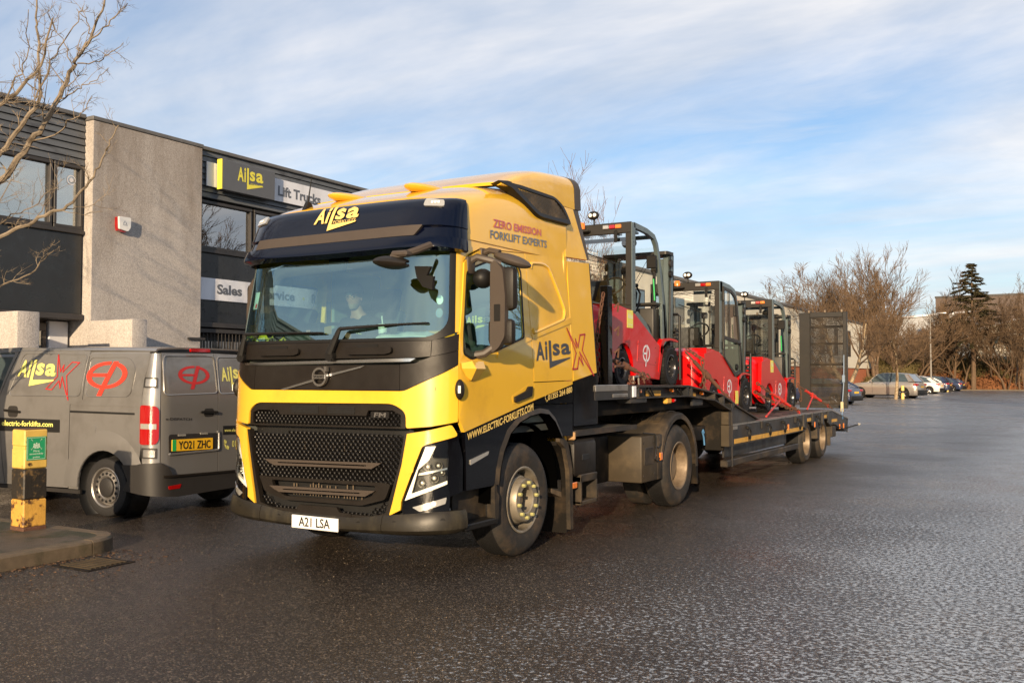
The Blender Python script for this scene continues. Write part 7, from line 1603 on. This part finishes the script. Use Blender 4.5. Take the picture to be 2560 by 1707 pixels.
MB().rows([[loc2(f_, -1.92, z_) for f_ in (-.75, .5, 2.4, 4.0)] for z_ in (.3, 1.2)], .02).rows([[loc2(f_, l_, z_) for f_ in (-.6, .5, 2.4)] for l_, z_ in ((-1.92, 1.2), (-1.82, 1.92))], .02).build('far_side', 'van_paint', van)
vp('front_wing', 'van_paint', [(-3.21, .30), (-3.11, 1.36), (-3.9, 1.15), (-4.05, .9), (-4.1, .35), (-3.7, .3)], 0, .02)
vp('rear_corner', 'van_paint', [(.612, 1.60), (.605, 1.40), (.605, .865), (.62, .64), (SR - .11, .64), (SR - .113, 1.4), (SR - .09, ZR), (.67, ZR)], .004, .02)
# rear doors
rs = lambda l: .62 + CL + (-l - RC)      # rear face coordinate from 'left' reading
def rd(l, z): return (rs(l), z)
vp('rear_door', 'van_paint', [(SR - .10, .50), (SR - .105, 1.4), (SR - .08, ZR + .005), rd(-.972, ZR + .015), rd(-.975, .46)], .003, .025)
vp('rear_door', 'van_paint', [rd(-.985, .46), rd(-.980, ZR + .015), (rs(-1.83), ZR), (rs(-1.86), 1.4), (rs(-1.86), .46)], .003, .025)
for a_, b_ in ((-.13, -.965), (-.995, -1.78)):
    q = rnd([rd(a_ - .02, 1.87), rd(b_, 1.88), rd(b_, 1.43), rd(a_, 1.42)], .06); pts = [VM(u, v) + nrm(VM, u, v) * .004 for u, v in q]
    MB().tube(pts, .009, 5, closed=True).build('pressed_rim', 'van_paint', van)
for poly in ([(-.345, 1.86), (.30, 1.86), (.44, 1.74), (.42, 1.45), (.36, 1.40), (-.33, 1.40)], [(-1.54, 1.92), (-.40, 1.90), (-.42, 1.40), (-1.70, 1.40)]):
    q = rnd(poly, .07); pts = [VM(u, v) + nrm(VM, u, v) * .003 for u, v in q]; MB().tube(pts, .007, 5, closed=True).build('pressed_rim', 'van_paint', van)
vp('door_rail', 'ltr_black', [(-.585, 1.205), (.49, 1.195), (.49, 1.218), (-.585, 1.23)], .004, .006); vp('body_crease', 'van_paint', rnd([(-.55, 1.305), (.60, 1.300), (.60, 1.288), (-.55, 1.293)], .004), .005, .01)
vp('fuel_flap', 'van_paint', rnd([(-.30, 1.07), (-.13, 1.06), (-.15, .86), (-.32, .88)], .03), .006, .01)
# flared arch
q = MB(); e = []
for k in range(17):
    a = R(180 - 180 * k / 16); e.append([VM(-.0 + math.cos(a) * rr * -1 if False else math.cos(a) * rr, .33 + math.sin(a) * rr) + nrm(VM, math.cos(a) * rr, .33 + math.sin(a) * rr) * o_ for rr, o_ in ((.44, .0), (.445, .014), (.52, .022), (.60, .012), (.68, 0))])
q.rows(e, .0); q.build('arch_flare', 'van_paint', van, smooth=60)
MB().cyl(loc2(0, -.02, .33), loc2(0, -.30, .33), .445, n=32, caps=False).cyl(loc2(0, -.295, .33), loc2(0, -.30, .33), .445, n=32).build('arch_liner', 'ltr_black', van)
# lamps, hinges, bumper
tl = vp('tail_lamp', 'lamp_red', rnd([(.598, 1.305), (.66, 1.31), (SR - .15, 1.295), (SR - .125, 1.25), (SR - .125, .92), (SR - .15, .865), (.66, .86), (.598, .865)], .03), .022, .035)
vp('lamp_band', 'lamp_clear', [(.612, 1.10), (SR - .15, 1.095), (SR - .15, 1.035), (.612, 1.04)], .026, .01, par=tl)
vp('tail_lamp', 'lamp_red', [(rs(-1.80), 1.30), (rs(-1.90), 1.30), (rs(-1.90), .86), (rs(-1.80), .86)], .02, .03)
for z_ in (1.51, .71): h_ = vp('hinge', 'van_black', rnd([(.62, z_ - .005), (SR - .14, z_ - .01), (SR - .14, z_ + .11), (.62, z_ + .115)], .012), .012, .02); vp('hinge_plate', 'van_paint', rnd([(.65, z_ + .012), (SR - .16, z_ + .01), (SR - .16, z_ + .09), (.65, z_ + .095)], .01), .022, .02, par=h_)
for l_ in (-.60,): vp('brake_light', 'lamp_red', rnd([rd(l_, 1.925), rd(-.91, 1.925), rd(-.91, 1.965), rd(l_ + .0, 1.965)], .01), .02, .03)
bm_ = [(.33, .62), (.555, .63), (.62, .645), (SR - .10, .655), (SR - .02, .60), (SR + .03, .51), (rs(-1.0), .46), (rs(-1.92), .44), (rs(-1.92), .27), (SR + .1, .25), (.60, .30), (.34, .33), (.42, .45)]
vp('rear_bumper', 'van_black', bm_, .035, .05); vp('bumper_reflector', 'lamp_red', rnd([rd(-.17, .385), rd(-.36, .395), rd(-.34, .345), rd(-.18, .345)], .01), .04, .01)
vp('bumper_step', 'plastic', [rd(-.12, .51), rd(-1.9, .46), rd(-1.9, .44), rd(-.12, .485)], .055, .02)
for l_ in (-.69, -1.06): vp('door_handle', 'black', rnd([rd(l_ + .02, 1.20), rd(l_ - .26 if l_ > -1 else l_ - .2, 1.185), rd(l_ - .26 if l_ > -1 else l_ - .2, 1.215), rd(l_ + .0, 1.225)], .012), .030, .02) if l_ > -1 else None
vp('handle_recess', 'van_black', rnd([rd(-.74, 1.15), rd(-.90, 1.15), rd(-.90, 1.25), rd(-.74, 1.25)], .04), .006, .004)
vp('side_door_handle', 'black', rnd([(-1.75, 1.20), (-1.46, 1.185), (-1.46, 1.21), (-1.75, 1.23)], .012), .030, .02); vp('handle_recess', 'van_black', rnd([(-1.70, 1.13), (-1.52, 1.13), (-1.52, 1.27), (-1.70, 1.27)], .05), .005, .004)
vp('plate_recess', 'van_black', rnd([rd(-.19, .97), rd(-.97, .95), rd(-.97, .735), rd(-.20, .735)], .04), .006, .004)
q = rnd([rd(-.19, .74), rd(-.99, .74), rd(-.99, .97)], .03); MB().tube([VM(u, v) + nrm(VM, u, v) * .006 for u, v in q], .014, 6).build('recess_rim', 'van_paint', van)
for l_ in (-.33, -.68): vp('plate_lamp', 'lamp_clear', [rd(l_, .965), rd(l_ - .12, .962), rd(l_ - .12, .94), rd(l_, .943)], .012, .008)
vpl = vp('number_plate', 'plate_yellow', rnd([rd(-.235, .775), rd(-.878, .760), rd(-.878, .895), rd(-.235, .908)], .008), .016, .008)
vp('green_flash', 'green_flash', [rd(-.237, .777), rd(-.295, .775), rd(-.295, .906), rd(-.237, .907)], .0175, .002, par=vpl, du=0, dv=0)
letter(quadmap(txt('YO21 ZHC', 0, 0, 1, 1, .015), rd(-.33, .790), rd(-.835, .776), rd(-.835, .872), rd(-.33, .886)), VM, .019, 'lettering', 'ltr_black', vpl)
letter(quadmap(txt('e-DISPATCH', 0, 0, 1, 1, .01), rd(-.15, 1.135), rd(-.545, 1.115), rd(-.545, 1.145), rd(-.15, 1.165)), VM, .006, 'model_lettering', 'van_black', van)
# sill, underside, far wheels
vp('sill', 'van_black', [(-3.2, .29), (-.42, .29), (-.42, .245), (-3.2, .245)], -.01, .03)
MB().add([loc2(a, b_, .27) for a, b_ in ((-.7, -.15), (4.0, -.15), (4.0, -1.8), (-.7, -1.8))], [(0, 1, 2, 3)]).build('floor_pan', 'ltr_black', van)
for f_, l_, s_ in ((0, 0, 1), (3.275, 0, 1), (0, -1.92, -1), (3.275, -1.92, -1)):
    wh = bpy.data.objects.new('wheel', None); col.objects.link(wh); wh.parent = van; wh.location = loc2(f_, l_ - .035 * s_, .34); wh.rotation_euler = (0, 0, math.atan2(loc2(0, 1, 0).y, loc2(0, 1, 0).x))
    T = MB(); pf = [(.222, 0), (.235, .006), (.30, .012), (.33, -.004), (.343, -.03), (.343, -.18), (.33, -.205), (.235, -.215)]; T.lathe([(a, b * s_) for a, b in pf], (0, 0, 0), 'x', 44); T.build('tyre', 'tyre_van', wh)
    Rm = MB(); Rm.lathe([(a, b * s_) for a, b in [(.236, .006), (.228, .010), (.215, .0), (.208, -.05), (.195, -.055), (.185, -.02), (.135, -.008), (.11, -.03), (0, -.03)]], (0, 0, 0), 'x', 40); rm = Rm.build('rim', 'van_rim', wh)
    for i in range(16): a = 2 * math.pi * i / 16; d = MB().cyl((-.010 * s_, .162 * math.cos(a), .162 * math.sin(a)), (-.0075 * s_ + .001 * s_, .162 * math.cos(a), .162 * math.sin(a)), .017, n=10); d.v = [(x + .0 * s_ + (.0), y, z) for x, y, z in d.v]; d.build('rim_hole', 'ltr_black', wh)
    MB().lathe([(.115, -.035 * s_), (.112, -.002 * s_), (.09, .010 * s_), (0, .012 * s_)], (0, 0, 0), 'x', 24).build('wheel_cap', 'van_black', wh)
mm_ = None
# van lettering
VL = lambda s_, m, n='lettering', off=.006: letter(s_, VM, off, n, m, van, cut=.05 if n == 'logo' else 0)
VL(quadmap(logo(), (-1.60, 1.545), (-.90, 1.50), (-.90, 1.815), (-1.56, 1.845)), 'ltr_yellow_van', 'logo')
VL(quadmap(xmark(.03), (-1.03, 1.475), (-.60, 1.44), (-.505, 1.83), (-.93, 1.85)), 'ltr_red_dull', 'logo')
VL(quadmap(epmark(), (-.36, 1.46), (.30, 1.46), (.34, 1.84), (-.34, 1.84)), 'ltr_red', 'logo')
VL(quadmap(epmark(), rd(-.36, 1.52), rd(-.86, 1.52), rd(-.86, 1.78), rd(-.36, 1.78)), 'ltr_red_dull', 'logo')
VL(quadmap(logo(), rd(-1.06, 1.50), rd(-1.50, 1.50), rd(-1.50, 1.75), rd(-1.06, 1.75)), 'ltr_yellow_van', 'logo')
vp('lettering_band', 'ltr_black', [(-2.1, 1.12), (-.755, 1.115), (-.755, .962), (-2.1, .955)], .005, .003)
VL(quadmap(txt('@ electric-forklifts.com', 0, 0, 1, 1, .02), (-1.95, 1.0), (-.87, 1.01), (-.87, 1.09), (-1.95, 1.095)), 'ltr_yellow_van', off=.0075)
vp('lettering_band', 'ltr_black', [rd(-1.06, 1.03), rd(-1.7, 1.01), rd(-1.7, .90), rd(-1.06, .92)], .007, .003)
VL(quadmap(txt('www.electric-forklifts.com', 0, 0, 1, 1, .01), rd(-1.08, .955), rd(-1.66, .935), rd(-1.66, .975), rd(-1.08, .995)), 'ltr_yellow_van', off=.009)
VL(quadmap(join2(stroke([(0.1, .95), (.0, .6), (.3, .2), (.75, 0.05)], .2), stroke([(.0, .9), (.25, .8)], .3), stroke([(.55, .25), (.8, .15)], .3)), rd(-1.09, .74), rd(-1.17, .74), rd(-1.17, .85), rd(-1.09, .85)), 'ltr_yellow_van')
VL(quadmap(txt('01355 264 880', 0, 0, 1, 1, .01), rd(-1.22, .76), rd(-1.70, .75), rd(-1.70, .83), rd(-1.22, .84)), 'ltr_yellow_van')
# ---------------------------------------------------------------- parked cars
def car(label, loc, rz, paint, L0=4.8, W0=1.95, H0=1.7, kind='suv', group='cars parked in the far car park'):
    t = thing('parked_car', loc, label, 'car', rz=rz, group=group)
    # local: front towards -x, length along x, near side -y
    h = H0; bl = .62 * h
    def wb(x): # half width in plan
        return W0 / 2 * (1 - .10 * abs(x / (L0 / 2)) ** 4)
    top = [(-L0 / 2, .42 * h), (-L0 / 2 + .06, .50 * h), (-L0 / 2 + .5, .585 * h), (-.26 * L0, .62 * h), (-.20 * L0, .64 * h), (.30 * L0, .66 * h), (.42 * L0, .66 * h), (L0 / 2 - .05, .60 * h), (L0 / 2, .45 * h)]
    rows = []
    xs = [-L0 / 2, -L0 / 2 + .04, -L0 / 2 + .2, -L0 / 2 + .5, -.3 * L0, -.2 * L0, 0, .2 * L0, .35 * L0, .44 * L0, L0 / 2 - .05, L0 / 2]
    for x in xs:
        zt_ = lerp(x, top); w_ = wb(x) * (1 if abs(x) < L0 / 2 - .1 else .92 if abs(x) < L0 / 2 - .03 else .86); r_ = []
        for yy, zz in ((-.90, .20), (-.98, .28), (-1, .40 * h), (-.985, zt_ - .10), (-.93, zt_ - .02), (-.6, zt_ + .01), (0, zt_ + .025), (.6, zt_ + .01), (.93, zt_ - .02), (.985, zt_ - .10), (1, .40 * h), (.98, .28), (.90, .20)): r_.append((x, yy * w_, zz))
        rows.append(r_)
    q = MB().rows(rows); n = len(q.v); q.f.append(tuple(range(13))); q.f.append(tuple(range(n - 1, n - 14, -1))); q.build('body', paint, t, smooth=40)
    # cabin
    if kind == 'suv': pf = [(-.20 * L0, .63 * h), (-.07 * L0, .95 * h), (.0, .985 * h), (.20 * L0, .99 * h), (.36 * L0, .95 * h), (.455 * L0, .66 * h)]
    else: pf = [(-.20 * L0, .63 * h), (-.05 * L0, .96 * h), (.02 * L0, .99 * h), (.15 * L0, .98 * h), (.30 * L0, .88 * h), (.44 * L0, .65 * h)]
    def cabin(sc_, dz, x0=0, x1=0): 
        rows = []
        for k in range(len(pf)):
            x, z_ = pf[k]; f_ = (z_ - .63 * h) / (.36 * h); hw_ = W0 / 2 * (.93 - .17 * f_) * sc_; rows.append((x, hw_, z_ + dz))
        return rows
    c_ = cabin(1, 0); m = len(c_)
    vs = [(x, -w_, z_) for x, w_, z_ in c_] + [(x, w_, z_) for x, w_, z_ in c_]
    MB().add(vs, [tuple(range(m)), tuple(range(2 * m - 1, m - 1, -1))] + [(i, m + i, m + i + 1, i + 1) for i in range(m - 1)]).build('windows', 'winglass', t, smooth=20)
    # roof skin and pillars
    rr_ = c_[1:-1]; MB().rows([[(x, -w_ - .01, z_ - .03), (x, -w_ * .9, z_ + .015), (x, 0, z_ + .035), (x, w_ * .9, z_ + .015), (x, w_ + .01, z_ - .03)] for x, w_, z_ in rr_], .02).build('roof', paint, t, smooth=40)
    for s_ in (-1, 1):
        for i, j in ((0, 1), (m - 1, m - 2)): a, b_ = c_[i], c_[j]; MB().tube([(a[0], s_ * a[1], a[2]), (b_[0], s_ * b_[1], b_[2])], .035 if i == 0 else .06, 5).build('pillar', paint, t)
        xm = .12 * L0; MB().tube([(xm, s_ * (W0 / 2 * .935), .63 * h), (xm + .04, s_ * W0 / 2 * .77, .97 * h)], .03, 5).build('pillar', 'black', t)
        a, b_ = c_[-2], c_[-1]; MB().add([(a[0] - .25, s_ * (a[1] + .012), a[2] - .02), (a[0] + .01, s_ * (a[1] + .012), a[2]), (b_[0], s_ * (b_[1] + .015), b_[2]), (b_[0] - .42, s_ * (b_[1] + .03), b_[2] + .01)], [(0, 1, 2, 3)]).build('quarter_panel', paint, t, smooth=0)
        MB().cb(-.16 * L0, s_ * W0 / 2 * .97, .64 * h, -.13 * L0, s_ * (W0 / 2 + .16), .70 * h, .02).build('mirror', paint, t)
        for x in (.0 * L0, .19 * L0): MB().cb(x, s_ * (W0 / 2 - .0), .545 * h, x + .18, s_ * (W0 / 2 + .02), .56 * h, .005).build('door_handle', 'chrome', t)
        for x in (-.135 * L0, .07 * L0, .24 * L0): MB().bx(x, s_ * (W0 / 2 + .001), .20 * h, x + .012, s_ * (W0 / 2 - .01), .6 * h).build('door_gap', 'black', t)
        MB().cb(-.28 * L0, s_ * (W0 / 2 - .02), .20, .28 * L0, s_ * (W0 / 2 + .012), .27, .01).build('sill', 'black', t)
        MB().cb(L0 / 2 - .30, s_ * W0 / 2 * .97, .50 * h, L0 / 2 - .0, s_ * W0 / 2 * .60, .58 * h, .02).build('tail_lamp', 'lamp_red', t); MB().cb(-L0 / 2 + .30, s_ * W0 / 2 * .97, .43 * h, -L0 / 2 - .005, s_ * W0 / 2 * .60, .49 * h, .02).build('headlight', 'lamp_clear', t)
        for x in (-.315 * L0, .305 * L0):
            r_ = .205 * h; yy = s_ * (W0 / 2 - .01)
            MB().cyl((x, yy + s_ * .012, r_ + .02), (x, yy - s_ * .3, r_ + .02), r_ + .055, n=20).build('wheel_arch', 'black', t)
            wh = MB().lathe([(r_ * .70, .03 * s_), (r_ * .9, .035 * s_), (r_, .0), (r_, -.2 * s_)], (x, yy, r_), 'x', 24); wh.v = [(x + (c - yy) * 0 + (0), 0, 0) for a, c, e in []] or wh.v
            wl = MB(); pv_ = [(r_ * .72, .026), (r_ * .93, .03), (r_, .0), (r_, -.18)]; wl.lathe([(a, b__ * s_) for a, b__ in pv_], (x, yy, r_), 'y', 24); wo = wl.build('wheel', 'tyre_new', t)
            rm = MB().lathe([(r_ * .73, .028 * s_), (r_ * .68, .02 * s_), (r_ * .60, -.03 * s_), (0, -.03 * s_)], (x, yy, r_), 'y', 20).build('rim', 'fork_rim', wo)
            for k in range(5): a = 2 * math.pi * k / 5 + .3; MB().tube([(x, yy + s_ * .015, r_), (x + r_ * .70 * math.cos(a), yy + s_ * .025, r_ + r_ * .70 * math.sin(a))], [.05, .045], 5).build('spoke', 'chrome', wo)
    MB().cb(L0 / 2 - .02, -W0 * .42, .22, L0 / 2 + .06, W0 * .42, .33 * h, .03).build('rear_bumper', 'black', t); MB().cb(L0 / 2 + .0, -.26, .42 * h, L0 / 2 + .02, .26, .42 * h + .11, .005).build('number_plate', 'plate_yellow', t)
    MB().cb(-L0 / 2 - .05, -W0 * .42, .22, -L0 / 2 + .02, W0 * .42, .34 * h, .03).build('front_bumper', 'black', t); return t
car('silver estate style off roader parked side on behind the slim tree', (-6.55, 69.5, 0), R(-12), 'silver', 5.2, 2.0, 1.86)
car('white hatchback parked beyond the silver car by the lamp post', (-7.1, 89.3, 0), R(-8), 'car_white', 4.5, 1.85, 1.62, 'hatch')
car('dark blue saloon at the far end of the row beside the yellow bollard', (-6.9, 106.5, 0), R(-10), 'car_blue', 4.7, 1.85, 1.5, 'hatch')
car('dark grey hatchback mostly hidden between the white and dark blue cars', (-7.3, 98.5, 0), R(-6), 'car_blue', 4.5, 1.85, 1.6, 'suv')
car('dark car half hidden between the third forklift and the ramp', (-7.4, 51.5, 0), R(-14), 'car_blue', 4.5, 1.85, 1.5, 'hatch')
